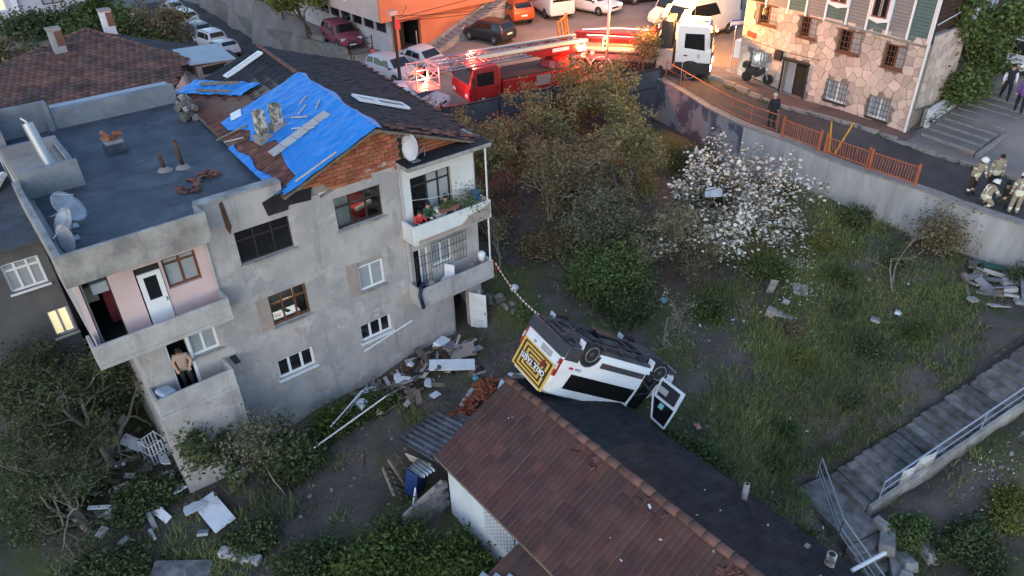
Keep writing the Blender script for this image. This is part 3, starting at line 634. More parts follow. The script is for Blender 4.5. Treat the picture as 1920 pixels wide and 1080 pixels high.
# skylights
def skylight(label, P, ax, dims, nrm, panes):
    sk = thing('skylight', label, 'skylight'); ax = Vector(ax).normalized(); nrm = Vector(nrm).normalized(); ay = nrm.cross(ax)
    B4 = Matrix((ax, ay, nrm)).transposed().to_4x4(); B4.translation = Vector(P); sk.matrix_world = B4
    a, b_ = dims; w = .09; mb = MB(); mb.bb((-a/2,-b_/2,0),(a/2,-b_/2+w,.1)); mb.bb((-a/2,b_/2-w,0),(a/2,b_/2,.1)); mb.bb((-a/2,-b_/2+w,0),(-a/2+w,b_/2-w,.1)); mb.bb((a/2-w,-b_/2+w,0),(a/2,b_/2-w,.1))
    if len(panes) > 1: mb.bb((-w/2-.2,-b_/2+w,.005),(w/2-.2,b_/2-w,.095))
    mb.build('frame', M['upvc'], sk, bevel=.01)
    xs = [-a/2+w*.6, -.2, a/2-w*.6] if len(panes) > 1 else [-a/2+w*.6, a/2-w*.6]
    for i, m in enumerate(panes): MB().bb((xs[i],-b_/2+w*.6,.04),(xs[i+1],b_/2-w*.6,.05)).build('pane', m, sk)
nrr = (RB-RA).cross(EA-RA).normalized(); nrr = nrr if nrr.z > 0 else -nrr
skylight('white framed skylight with two panes on the dark roof slope', slope(RA,RB,EB,EA,.31,.43)+nrr*.05, (EA-RA)+(RB-RA)*-.04, (2.1,.8), nrr, [M['board'], M['dglass']])
skylight('narrow white skylight on the far brown roof slope', on_left(.90,.28,.04), sl+rid*-.08, (1.9,.42), nl, [M['gglass']])
# ridge caps, loose verge tiles
rc = MB().tube([(0,-.17,0),(0,.17,.015)], .085, n=7).mesh('ridge_tile', M['tile_ridge'], smooth=True)
for i in range(22):
    s = .62+i*.0175; o = obj('ridge_tile', rc, apt, loc=RA+(RB-RA)*s+Vector((0,0,.03))); o.rotation_euler = (0,0,-.11+rnd(-.05,.05))
rt_rot = Matrix(((RB-RA).normalized(), -(EA-RA).normalized(), nrr)).transposed().to_4x4()
random.seed(17)
for i in range(30):
    s, t = rnd(-.005,.06), .12+.86*i/30; o = obj('roof_tile', tm, apt); R3 = rt_rot @ Matrix.Rotation(rnd(-.4,.4), 4, 'Z'); R3.translation = slope(RA,RB,EB,EA,s,t)+nrr*(.05+rnd(0,.03)); o.matrix_world = R3
for i in range(16):
    o = obj('roof_tile', tm, apt); R3 = rt_rot @ Matrix.Rotation(rnd(-.3,.3), 4, 'Z'); R3.translation = slope(RA,RB,EB,EA,.1+i*.055,.985)+nrr*(.045+rnd(0,.02)); o.matrix_world = R3
# chimneys on the tarpaulin
M['oldplaster'] = mat('mottled_chimney_render', (.48,.45,.40), .95, col2=(.13,.115,.09), scale=5, contrast=.06, bump=.3, spec=.1)
for (x, y, h, lb) in ((-3.1,3.7,1.05,'mottled square chimney stack nearer the loose red tiles'),(-2.45,3.85,.9,'mottled square chimney stack higher up the blue tarpaulin')):
    ch = thing('chimney', lb, 'chimney', (x, y, 8.7 if x < -3 else 8.9), rz=.1)
    mb = MB(); t = .07
    c_ = .165
    for a in (((-c_,-c_,0),(-c_+t,c_,h)),((c_-t,-c_,0),(c_,c_,h)),((-c_+t,-c_,0),(c_-t,-c_+t,h)),((-c_+t,c_-t,0),(c_-t,c_,h))): mb.bb(*a)
    mb.build('stack', M['oldplaster'], ch, bevel=.015); MB().bb((-.09,-.09,0),(.09,.09,h-.12)).build('flue', M['dark'], ch); MB().bb((-.26,-.26,-.1),(.26,.26,.2)).build('base', M['mortar'], ch, bevel=.02)
# ---- things standing on the flat roof
M['dishg'] = mat('dull_grey_dish', (.36,.39,.44), .5, col2=(.27,.26,.27), scale=4)
def dish(label, P, d, face, el, m='dish', tilt=0.0):
    t = thing('satellite_dish', label, 'satellite dish', P)
    R3 = (Matrix.Rotation(face, 4, 'Z') @ Matrix.Rotation(math.radians(90-el), 4, 'Y')); R3.translation = (0,0,d*.55)
    mb = MB(); prof = [(d/2*k/6, .16*d*(k/6)**2) for k in range(7)]; prof += [(d/2*k/6, .16*d*(k/6)**2-.012) for k in range(6, -1, -1)]
    mb.lathe([(max(.001, r), z) for r, z in prof], 24, M=R3); mb.build('reflector', M[m], t, smooth=True)
    MB().tube([R3 @ Vector((-d*.48,0,.15*d)), R3 @ Vector((-d*.1,0,d*.55))], .015).build('arm', M['steel'], t)
    MB().box(R3 @ Vector((-d*.08,0,d*.56)), (.07,.07,.09)).build('receiver', M['plastic'], t)
    MB().tube([(0,0,0),R3 @ Vector((0,0,-.02))], .025).build('mast', M['steel'], t); MB().bb((-.16,-.16,0),(.16,.16,.03)).build('foot', M['steel'], t)
    return t
dish('larger pale satellite dish lying back in the flat roof corner', (-9.7,2.35,8.15), 1.05, -.6, 38, m='dishg')
dish('small blue grey satellite dish beside the parapet corner', (-10.0,.55,8.15), .85, -2.75, 12, m='dishg')
dish('rusted middle satellite dish leaning between the two others', (-9.85,1.5,8.15), .9, -2.9, 35, m='dishg')
t = dish('white satellite dish with dark lettering above the right balcony', (.42,-.42,8.2), .9, -3.05, 12, m='dish')
MB().box((-.12,-.1,.62),(.02,.3,.05), rot=(.4,0,-1.2)).build('maker_mark', M['clad0'], t) if 'clad0' in M else None
MB().tube([(0,0,0),(.5,.1,.35)], .015).build('stay', M['steel'], t); MB().tube([(.5,.1,0),(.5,.1,.35)], .015).build('stay', M['steel'], t)
# vent duct and its rubble surround
vt = thing('vent_duct', 'tall grey metal vent duct rising from the roof recess', 'duct', (-9.35,6.2,8.15)); mb = MB()
mb.tube([(.1,-.4,0),(-.05,.1,1.0),(-.14,.45,1.95)], .17, n=14, cap=False); mb.build('pipe', M['steel'], vt, smooth=True); MB().tube([(-.1,.3,1.55),(-.15,.46,2.0),(-.25,.6,2.1)], .03).build('bracket', M['pipe'], vt)
MB().lathe([(.15,0),(.15,.02)], 14, M=Matrix.Translation((-.13,.44,1.9))).build('mouth', M['dark'], vt)
sh = thing('light_shaft', 'low concrete walls round the recess beside the vent duct', 'wall'); mb = MB()
mb.bb((-10.39,5.35,8.12),(-8.65,5.5,9.05)); mb.bb((-8.8,5.5,8.12),(-8.65,8.9,8.75)); mb.bb((-8.97,5.5,8.12),(-8.82,8.9,8.5)); mb.bb((-10.39,8.9,8.12),(-8.65,9.1,8.8)); mb.build('wall', M['greypar'], sh, bevel=.015)
MB().bb((-10.35,5.52,8.12),(-8.99,8.88,8.4)).build('ledge', M['patch'], sh)
cb = thing('chimney', 'broken squat brick chimney on the dark flat roof', 'chimney', (-7.1,7.7,8.15)); MB().bb((-.35,-.25,0),(.35,.25,.35)).build('base', M['membrane'], cb, bevel=.02); MB().bb((-.3,-.2,.352),(.3,.2,.44)).build('cap', M['concrete'], cb)
for i, (x, z, a) in enumerate(((-.22,.56,.2),(-.2,.7,.9),(.12,.55,-.1),(.2,.66,.15),(-.05,.53,.4))): o = obj('brick', bm_, cb, loc=(x,0,z)); o.rotation_euler = (rnd(-.3,.3), a, rnd(-.6,.6))
for x, y, h, lb in ((-6.3,4.75,.55,'short rusty vent pipe stub on the flat roof'),(-5.75,4.55,1.0,'taller rusty vent pipe on the flat roof')):
    v = thing('vent_pipe', lb, 'pipe', (x,y,8.15)); MB().tube([(0,0,0),(-.04,.05,h)], .07, n=10).build('pipe', M['rust'], v, smooth=True); MB().lathe([(.26,0),(.2,.06),(.08,.12)], 10).build('collar', M['mortar'], v)
random.seed(9)
for i in range(26):
    cx, cy = ((-5.5,3.3) if i < 18 else (-6.15,2.5)); o = obj('roof_tile', tm); o.location = (cx+rnd(-.5,.5), cy+rnd(-.28,.28), 8.17+rnd(0,.06)); o.rotation_euler = (rnd(-.3,.3), rnd(-.3,.3), rnd(0,6)); o.scale = (.9,)*3
    tag(o, 'broken red roof tile in the larger heap on the flat roof' if i < 18 else 'broken red roof tile in the small heap by the parapet', 'roof tile', 'broken tiles on the flat roof')
# rubble lump at the corner of the flat roof and the lower roof
rb = thing('rubble_pier', 'ruined pier of mortar and stones at the back of the flat roof', 'rubble', (-3.95,9.3,8.15)); random.seed(31)
for i in range(34):
    o = obj('stone', random.choice(stone_meshes), rb, loc=(rnd(-.25,.25), rnd(-.5,.5), rnd(.05,1.0)*(.9 if i % 2 else .6))); s_ = rnd(.18,.42); o.scale = (s_,s_,s_*.8); o.rotation_euler = (rnd(0,6),rnd(0,6),rnd(0,6))
# ---- lit rooms seen through the windows
rm = thing('armchair', 'red armchair and curtain in the lit top floor room', 'armchair', (-1.35,.9,5.9)); M['redcloth'] = mat('red_cloth', (.50,.04,.045), .8, var=.2)
MB().bb((-.35,-.2,0),(.4,.3,.75)).build('seat', M['redcloth'], rm, bevel=.12); MB().bb((-.4,.2,.1),(.45,.45,1.35)).build('backrest', M['redcloth'], rm, bevel=.15); MB().tube([(-.2,-.3,.7),(.45,-.3,.85)], .08, n=8).build('armrest', M['plank'], rm)
MB().bb((-3.2,2.4,5.3),(-.6,2.5,7.9)).build('room_wall', M['white_wall'], apt)
cu = MB(); random.seed(4)
for i in range(24): cu.bb((-2.5+i*.028,.28+.03*math.sin(i*1.7),6.3),(-2.475+i*.028,.3+.03*math.sin(i*1.7),7.6))
cu.build('curtain', M['whiteobj'], apt)
light('room_lamp', (-1.7,1.3,7.75), (1,.86,.68), 45, apt)
MB().bb((-6.5,2.4,2.6),(-3.35,2.5,5.05)).build('room_wall', M['white_wall'], apt)
kt = thing('kitchen_table', 'white kitchen table with papers in the brightly lit room', 'table', (-4.75,1.0-.25,2.6)); MB().bb((-.5,-.3,1.05),(.5,.2,1.1)).build('table_top', M['upvc'], kt)
for x in (-.45,.45):
    for y in (-.27,.15): MB().bb((x-.025,y-.025,0),(x+.025,y+.025,1.048)).build('leg', M['upvc'], kt)
MB().box((.1,-.02,1.12),(.14,.3,.03), rz=.4).build('tray', M['plastic'], kt); MB().box((-.25,-.1,1.11),(.25,.18,.015), rz=-.3).build('paper', M['pink'], kt)
light('kitchen_lamp', (-4.7,.6,4.9), (1,.97,.9), 45, apt)

# ---------------------------------------------------------------- lettering helper
def text(body, size, Mx, material, parent, name='lettering', align='CENTER', ext=.004, bold=0.0):
    cu = bpy.data.curves.new(name, 'FONT'); cu.body = body; cu.size = size; cu.align_x = align; cu.align_y = 'CENTER'; cu.extrude = ext; cu.offset = bold
    o = bpy.data.objects.new(name, cu); COL.objects.link(o)
    me = bpy.data.meshes.new_from_object(o.evaluated_get(bpy.context.evaluated_depsgraph_get())); bpy.data.objects.remove(o)
    me.materials.clear(); me.materials.append(material); o = obj(name, me, parent); o.matrix_local = Mx
    return o
def frame(o, u, v):
    u = Vector(u).normalized(); v = Vector(v).normalized(); w = u.cross(v); m = Matrix((u, v, w)).transposed().to_4x4(); m.translation = Vector(o); return m

# ---------------------------------------------------------------- low tiled house
hs = thing('tiled_house', 'low white house with long weathered red tile roof under the overturned van', 'house')
hr0, hr1 = Vector((-1.05,-7.1,3.6)), Vector((-1.05,-18.2,3.6)); hl0, hl1 = Vector((-3.85,-7.1,2.2)), Vector((-3.85,-18.2,2.2)); he0, he1 = Vector((1.95,-7.1,2.2)), Vector((1.95,-18.2,2.2))
mb = MB(); mb.bb((-3.62,-17.9,-1.6),(-3.42,-7.4,2.2)); mb.bb((1.5,-17.9,-1.6),(1.7,-7.4,2.2)); mb.bb((-3.42,-17.9,-1.6),(1.5,-17.7,2.2))
mb.prism([(-3.42,-7.4,-1.6),(1.5,-7.4,-1.6),(1.5,-7.4,2.25),(-1.05,-7.4,3.45),(-3.42,-7.4,2.25)], (0,-.2,0)); mb.build('wall', mat('whitewashed_wall', (.60,.63,.66), .9, var=.18, scale=1.1, bump=.15), hs)
mb = MB(); mb.prism([hr0, hr1, hl1, hl0], (0,0,-.08)); mb.prism([hr0, hr1, he1, he0], (0,0,-.08)); mb.build('roof_deck', M['wood'], hs)
sl2 = (hl0-hr0).normalized(); nl2 = Vector((-sl2.z, 0, sl2.x)); nl2 = nl2 if nl2.z > 0 else -nl2
R3b = Matrix((Vector((0,-1,0)), -sl2, Vector((0,-1,0)).cross(-sl2))).transposed()
if R3b.col[2].z < 0: R3b = Matrix((Vector((0,1,0)), -sl2, Vector((0,1,0)).cross(-sl2))).transposed()
tw, tl = .345, .385
ht = MB(); a_, b2 = tw/2*.955, tl/2*1.08
ht.add([(-a_,b2,0),(a_,b2,0),(a_,-b2,.03),(-a_,-b2,.03),(-a_*.35,b2,.009),(-a_*.35,-b2,.042),(a_*.35,b2,.009),(a_*.35,-b2,.042),(0,b2,0),(0,-b2,.03),(a_,-b2,-.005),(-a_,-b2,-.005),(a_*.93,b2,.014),(a_*.93,-b2,.046)],
       [(0,3,5,4),(4,5,9,8),(8,9,7,6),(6,7,13,12),(12,13,2,1),(3,11,10,2,13,7,9,5)])
ht.m = [0,0,0,0,1,1]; T_E = mat('pale_tile_edge', (.155,.09,.075), .9, var=.35, scale=3, rand=.2)  # paler tone on tile lip and rib side, drawing the joint lines
tmesh = ht.mesh('roof_tile', [M['tile_old'], T_E]); tmesh2 = ht.mesh('roof_tile', [mat('dull_red_clay_tile', (.145,.062,.048), .88, col2=(.09,.046,.04), scale=1.8, rand=.2, bump=.25, bscale=25, spec=.15), T_E])
random.seed(12); nrow = 8; ncol = 32
for r in range(nrow):
    for c in range(ncol):
        y = -7.1-(c+.5)*tw; s = hr0+sl2*((r+.5)*tl+.02); jit = .035 if noise.noise((y*.3, r*.5, 2)) > .1 else .0
        o = obj('roof_tile', tmesh2 if random.random() < .04+.22*max(0, noise.noise((y*.45, r*.6, 7.7))) else tmesh, hs)
        R4 = R3b.to_4x4() @ Matrix.Rotation(rnd(-.02,.02)*(4 if random.random() < .03 else 1), 4, 'Z') @ Matrix.Rotation(rnd(-.02,.02), 4, 'X'); R4.translation = Vector((s.x, y, s.z))+nl2*(.006+rnd(0,.018)+(.02 if random.random() < .04 else 0)); o.matrix_world = R4
tile_rows(hr0, hr1, he1, he0, 11, 40, seed=14, lift=.022, rib=.006).build('dark_tiles', M['tile_dark'], hs)['kind'] = 'stuff'
rcap = MB(); rcap.loft([[(.13*math.cos(a), y, .13*math.sin(a)*.9+(.02 if y < 0 else 0)) for a in [math.pi*k/6 for k in range(7)]]+[(-.11,y,-.02),(.11,y,-.02)] for y in (-.21,.21)]); rcap = rcap.mesh('ridge_tile', M['tile_ridge'], smooth=True)
for i in range(28):
    o = obj('ridge_tile', rcap, hs, loc=(-1.05+rnd(-.012,.012), -7.25-i*.395, 3.615+rnd(-.01,.01))); o.rotation_euler = (rnd(-.03,.03), rnd(-.05,.05), rnd(-.03,.03))
# concrete lattice window in the white wall
M['lattice'] = mat('white_lattice', (.55,.56,.58), .8, var=.1)
lw = MB().bb((-3.64,-10.58,.72),(-3.63,-9.18,1.95)).build('lattice_window', M['dark'], hs)
lat = MB()
for i in range(9):
    for j in range(8):
        y, z = -10.5+i*.155, .79+j*.15
        lat.tube([(-3.655, y+.062*math.cos(k*math.pi/3), z+.062*math.sin(k*math.pi/3)) for k in range(6)], .018, n=4, closed=True)
lat.build('lattice', M['lattice'], lw)
# porch roof at the lower left of the house
pr0, pr1, pl0, pl1 = Vector((-3.66,-10.95,2.05)), Vector((-3.66,-17,2.05)), Vector((-5.3,-10.95,1.5)), Vector((-5.3,-17,1.5))
mb = MB(); mb.prism([pr0,pr1,pl1,pl0], (0,0,-.07)); mb.bb((-5.1,-17,-1.5),(-4.95,-11.1,1.5)); mb.build('porch_deck', M['wood'], hs)
tile_rows(pr0, pr1, pl1, pl0, 5, 18, seed=19).build('porch_tiles', M['tile_old'], hs)['kind'] = 'stuff'
for i, y in enumerate((-11.0,-11.28,-11.55)): o = MB().box((-5.05+i*.22,y,1.68+i*.06),(.34,.26,.02), rot=(0,-.32,.2)).build('flashing', M['steel'], hs)
# chimneys at the eave
for x, y, z, h, lb in ((1.55,-14.0,2.3,.65,'thin grey flue pipe at the dark eave of the tiled house'),(1.35,-16.6,2.3,.55,'stubby pale chimney pot among fallen stones on the dark eave')):
    c = thing('chimney', lb, 'chimney', (x,y,z)); MB().tube([(0,0,-.1),(.04,.02,h)], [.09,.08] if h > .6 else [.13,.12], n=12).build('stack', M['concrete'] if h > .6 else M['oldplaster'], c, smooth=True); MB().lathe([(.15,-.12),(.14,.0),(.1,.06)], 10).build('collar', M['mortar'], c)
    MB().lathe([(.05 if h > .6 else .08, h+.004),(.05 if h > .6 else .08, h+.008)], 10, M=Matrix.Translation((.04,.02,0))).build('flue', M['dark'], c)
random.seed(77)
for i in range(9): o = obj('stone', random.choice(stone_meshes)); o.location = (1.1+rnd(-.5,.4), -16.4+rnd(-.3,.5), 2.52+rnd(-.1,.05)); s_ = rnd(.12,.28); o.scale = (s_,s_,s_*.7); tag(o, 'dark loose stone beside the stubby chimney pot', 'stone', 'stones by the chimney pot')
st = MB().tube([(1.75,-17.0,2.35),(2.9,-17.25,2.3)], .05, n=6).build('pipe', M['pipe']); tag(st, 'short white pipe jutting from the lower eave of the tiled house', 'pipe')

# ---------------------------------------------------------------- lean-to with corrugated sheets, block wall, pallets
M['corr'] = mat('grey_fibre_cement', (.21,.21,.22), .9, col2=(.10,.10,.11), scale=2.2, bump=.3, spec=.15)
def corrug(name, label, A, B, C, D, waves, m, amp=.045, group=None, sub=6):
    """corrugated sheet: A-B across the waves, A-D along the run"""
    A, B, C, D = map(Vector, (A, B, C, D)); nrm = (B-A).cross(D-A).normalized(); nrm = nrm if nrm.z > 0 else -nrm; mb = MB(); k = waves*sub
    vs_ = []
    for i in range(k+1):
        s = i/k; h = nrm*amp*math.cos(2*math.pi*s*waves)
        for t in (0,.33,.66,1): vs_.append((A*(1-s)+B*s)*(1-t)+(D*(1-s)+C*s)*t+h+nrm*.012*noise.noise((s*4,t*3,waves)))
    mb.add(vs_, [(i*4+j, i*4+j+1, i*4+j+5, i*4+j+4) for i in range(k) for j in range(3)]); o = mb.build(name, m, smooth=True)
    sd = o.modifiers.new('thick', 'SOLIDIFY'); sd.thickness = .012
    return tag(o, label, 'roof sheet', group)
corrug('corrugated_sheet', 'wide broken corrugated grey roof sheet leaning against the tiled house', (-3.75,-4.5,.85),(-2.05,-4.35,.9),(-2.0,-6.95,1.75),(-3.75,-6.95,1.75), 8, M['corr'], .075)
corrug('corrugated_sheet', 'short corrugated grey sheet beside the heap of red brick rubble', (-2.05,-4.75,.75),(-1.45,-4.7,.7),(-1.3,-6.3,1.4),(-2.0,-6.4,1.5), 3, M['corr'], .075)
corrug('corrugated_sheet', 'shiny pale metal sheet over the grey block wall', (-4.15,-5.9,.95),(-3.7,-5.8,1.0),(-3.68,-6.75,1.22),(-4.15,-6.75,1.2), 4, M['steel'], .03)
bw = thing('block_wall', 'low grey concrete block wall at the corner of the tiled house', 'wall', (0,0,0)); M['block'] = mat('grey_concrete_block', (.19,.19,.20), .93, var=.3, scale=4, rand=.2, bump=.3, spec=.1)
blk = MB().box((0,0,0),(.385,.17,.185)).mesh('block', M['block']); core = MB().prism([(-5.05,-6.98,-.9),(-3.66,-7.12,-.9),(-3.66,-7.12,1.0),(-4.2,-7.06,.75),(-5.05,-6.98,.35)], (0,.12,0)).build('mortar_core', M['mortar'], bw)
random.seed(2)
for r in range(9):
    for c in range(4):
        x = -4.98+c*.395+(.19 if r % 2 else 0); z = -.75+r*.2
        if x > -3.74 or z > .3+(x+5.05)*.5: continue
        o = obj('block', blk, bw, loc=(x+.05, -6.99-(x+5)*.1, z)); o.rotation_euler = (0,0,-.1+rnd(-.02,.02))
def pallet(label, P, rot, n=5):
    t = thing('pallet', label, 'pallet', P, rot=rot)
    for i in range(n): MB().box((0,-.5+i*1.0/(n-1),.055),(1.0,.1,.025)).build('slat', M['wood'], t)
    for x in (-.45,0,.45): MB().box((x,0,.0),(.09,1.1,.08)).build('bearer', M['wood'], t)
    return t
pallet('weathered wooden pallet propped against the lean-to', (-3.85,-5.05,.2), (.95,.15,.5)); pallet('second wooden pallet half fallen in the dark yard', (-4.4,-5.4,-.05), (.5,.9,.2), 6)
tag(MB().box((-3.95,-5.95,.35),(.6,.45,1.0), rot=(.12,.1,.4)).build('crate', mat('dark_blue_plastic', (.02,.05,.16), .5), bevel=.03), 'dark blue plastic box between pallet and block wall', 'box')
tag(MB().prism([(-4.75,-6.75,-.2),(-4.4,-6.6,-.2),(-4.35,-6.55,.75)], (.03,-.03,.02)).build('pointed_board', M['whiteobj']), 'pointed white board leaning at the end of the block wall', 'board')
tag(MB().box((-3.55,-5.6,.55),(1.0,.05,.5), rot=(.35,0,-1.2)).build('plank', M['plank'], bevel=.01), 'pale broken board under the corrugated sheets', 'plank')

# ---------------------------------------------------------------- overturned school minibus
VAN_M = Matrix(((.81249,-.19209,-.55042,2.5176),(-.17594,-.98093,.08263,-8.1368),(-.5558,.02971,-.83079,3.9654),(0,0,0,1)))
van = thing('school_minibus', 'white school minibus lying upside down on the tiled roof with wheels in the air', 'minibus'); van.matrix_world = VAN_M
M['vanwhite'] = mat('white_van_paint', (.70,.72,.745), .32, var=.07, scale=1.5, spec=.5)
M['under'] = mat('dirty_underbody', (.062,.068,.08), .75, col2=(.028,.03,.036), scale=3, bump=.3, bscale=10, spec=.3)
M['clad'] = mat('grey_bumper_plastic', (.05,.053,.062), .6, var=.2, scale=3)
M['hazy'] = mat('yellow_reflective', (.70,.43,.09), .45, var=.12); M['hazb'] = mat('brown_black_reflective', (.045,.032,.02), .4, var=.15); M['vinylw'] = mat('white_vinyl', (.78,.78,.78), .5, var=.05)
def ring(x, w, zb, zr, rin=.14, tw=.22): return [(x,-w*.93,zb),(x,-w,zb+.14),(x,-w,1.02),(x,-w+rin*.55,zr-.45),(x,-w+rin,zr-.13),(x,-w+rin+tw,zr),(x,w-rin-tw,zr),(x,w-rin,zr-.13),(x,w-rin*.55,zr-.45),(x,w,1.02),(x,w,zb+.14),(x,w*.93,zb)]
VL, VW, VH = 5.25, .98, 2.06
sec = [ring(-2.57,.95,.36,2.0,.12,.1),ring(-2.5,.975,.32,2.0),ring(-2.2,VW,.3,VH),ring(-1,VW,.3,VH+.02),ring(.4,VW,.3,VH+.01),ring(1.0,VW,.3,VH-.03),ring(1.35,VW,.3,1.93,.18),ring(1.75,.97,.32,1.62,.2),ring(2.1,.95,.34,1.28,.12,.3),ring(2.45,.9,.36,1.06,.1,.35),ring(2.62,.78,.42,.86,.1,.3)]
def dent(rings, step=.22):
    """resample the shell along its length and knock small dents into it, larger along the crushed roof and cab"""
    out = []
    for a, b_ in zip(rings[:-1], rings[1:]):
        k = max(1, int(abs(b_[0][0]-a[0][0])/step)); out += [[Vector(p)*(1-i/k)+Vector(q)*(i/k) for p, q in zip(a, b_)] for i in range(k)]
    out.append([Vector(p) for p in rings[-1]])
    for r in out:
        for j, p in enumerate(r):
            am = .006 if j not in (4,5,6,7) else .025+(.07 if p.x > .7 else .0)
            if abs(p.x) < 2.55: p += Vector((0, am*noise.noise((p.x*1.7, j*.9, 3.3)), am*noise.noise((p.x*2.3, j*.7, 8.1))))
    return out
weather(M['vanwhite'], (.36,.34,.32), 2.2, .56, .75, 6.0, (1,1,.5), .55)
body = MB().loft(dent(sec)).build('body', M['vanwhite'], van, smooth=False, bevel=.02)
def side_panel(name, x0, x1, z0, z1, sy, m, off=.016, skew=0.0, parent=None):
    """flat-ish panel following the flank between heights z0 and z1"""
    def yy(z): return (VW if z < 1.02 else VW-(z-1.02)/.59*.077 if z < 1.61 else VW-.077-(z-1.61)/.32*.063)+off
    zs = [z0, (z0+z1)/2, z1]; mb = MB(); v = []
    for z in zs:
        k = (z-z0)/(z1-z0)*skew; v += [(x0+k*.6, sy*yy(z), z), (x1-k, sy*yy(z), z)]
    fs = [(0,1,3,2),(2,3,5,4)]; mb.add(v, fs if sy < 0 else [f[::-1] for f in fs]); o = mb.build(name, m, parent or van)
    sd = o.modifiers.new('thick', 'SOLIDIFY'); sd.thickness = .012; sd.offset = -.5; return o
M['black'] = mat('black_glass_and_shade', (.008,.008,.009), .12, var=.1, spec=.5)
side_panel('side_window', -1.92,.92,1.12,1.66, 1, M['black']); side_panel('side_window', -1.92,.92,1.12,1.66, -1, M['black'])
side_panel('side_moulding', -1.02,.95,.52,.70, 1, M['clad']); side_panel('side_moulding', -1.02,.95,.52,.70, -1, M['clad'])
side_panel('door_opening_shade', 1.0,1.72,.5,1.8, 1, M['black'], skew=.12); side_panel('cab_window', 1.0,1.75,1.08,1.62, -1, M['black'], skew=.2)  # door opening is a black panel painted in place of the shaded cab interior
MB().quad((1.36,-.6,1.95),(1.36,.6,1.95),(2.08,.72,1.31),(2.08,-.72,1.31)).build('windshield', M['black'], van)
for z0, z1, x0 in ((.3,.72,-2.66),): 
    mb = MB(); mb.bb((-2.66,-.98,.28),(-2.5,.98,.66)); mb.bb((-2.5,.985,.28),(-1.95,1.0,.72)); mb.bb((-2.5,-1.0,.28),(-1.95,-.985,.72)); mb.build('rear_bumper', M['clad'], van, bevel=.04)
mb = MB(); mb.bb((2.5,-.85,.3),(2.68,.85,.62)); mb.build('front_bumper', M['clad'], van, bevel=.05)
# underside: floor pan, beams, axles, exhaust, tank
MB().bb((-2.5,-.9,.22),(2.4,.9,.31)).build('floor_pan', M['under'], van)
mb = MB()
for y in (-.55,.55): mb.bb((-2.45,y-.05,.12),(2.2,y+.05,.22))
for x in (-2.2,-1.0,-.2,.7,1.3): mb.bb((x-.05,-.8,.14),(x+.05,.8,.221))
mb.tube([(-1.6,-.8,.3),(-1.6,.8,.3)], .07, n=8); mb.tube([(1.55,-.8,.3),(1.55,.8,.3)], .06, n=8); mb.build('chassis', M['under'], van)
mb = MB(); mb.tube([(1.2,.2,.12),(.4,.25,.12),(-.4,.3,.1),(-1.3,.3,.12),(-1.8,.05,.02),(-2.3,.45,.1),(-2.6,.5,.14)], .04, n=8); mb.tube([(-.1,.28,.1),(-.9,.3,.1)], .11, n=10); mb.build('exhaust', M['under'], van, smooth=True)
MB().bb((-.5,-.75,.05),(.5,-.2,.22)).build('fuel_tank', M['plastic'], van, bevel=.05); MB().bb((1.1,-.5,.08),(2.1,.5,.24)).build('engine_tray', M['under'], van, bevel=.05)
mb = MB(); mb.tube([(-1.9,-.7,.15),(-2.0,0,.02),(-1.75,.8,.12)], .03, n=6); mb.tube([(-2.2,-.9,.18),(-1.2,-.5,.06),(.6,-.45,.06)], .025, n=6); mb.build('stabiliser_bar', M['under'], van)
def wheel_mesh(r, w, n=20, dark=False):
    ty = MB().lathe([(r*.66,-w/2),(r*.9,-w/2),(r,-w/2+.03),(r,w/2-.03),(r*.9,w/2),(r*.66,w/2)], n).mesh('tyre', M['tyre'], smooth=True)
    rm_ = MB().lathe([(r*.67,-w/2+.04),(r*.67,w/2-.005),(r*.6,w/2+.005),(r*.5,w/2-.02),(r*.3,w/2-.035),(r*.26,w/2+.005),(r*.01,w/2+.01)], n).mesh('rim', M['clad'] if dark else M['rim'], smooth=True)
    return ty, rm_
def add_wheel(parent, P, side, meshes, steer=0.0):
    t = bpy.data.objects.new('wheel', None); COL.objects.link(t); t.parent = parent; t.location = P; t.rotation_euler = (-math.pi/2*side, 0, steer)
    obj('tyre', meshes[0], t); obj('rim', meshes[1], t); return t
wv = wheel_mesh(.335,.22, 28, dark=True)
wr_ring = MB().lathe([(.235,.112),(.255,.118),(.24,.122)], 28, cap=False).mesh('rim_edge', M['rim'], smooth=True)
for x in (-1.595,1.555):
    for s in (1,-1):
        wq = add_wheel(van, (x, s*.9, .34), s, wv, .15 if x > 0 else 0); obj('rim_edge', wr_ring, wq)
        mb = MB()
        for k in range(9):
            a0 = math.pi*k/8; mb.add([(x+.43*math.cos(a0), s*(VW-.2), .36+.43*math.sin(a0)),(x+.43*math.cos(a0), s*(VW+.008), .36+.43*math.sin(a0)),(x+.36*math.cos(a0), s*(VW+.008), .36+.36*math.sin(a0)),(x+.36*math.cos(a0), s*(VW-.2), .36+.36*math.sin(a0))], [])
        o0 = len(mb.v); mb.f = [(4*k+j, 4*k+(j+1) % 4, 4*k+4+(j+1) % 4, 4*k+4+j) for k in range(8) for j in range(4)]; mb.m = [0]*len(mb.f); mb.build('wheel_arch', M['clad'], van)
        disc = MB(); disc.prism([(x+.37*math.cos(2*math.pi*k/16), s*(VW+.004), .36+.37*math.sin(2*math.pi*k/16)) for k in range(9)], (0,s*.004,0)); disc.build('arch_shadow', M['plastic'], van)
        MB().box((x-.43, s*.86, .2),(.02,.26,.34), rot=(0,.2,0)).build('mud_flap', M['whiteobj'], van)
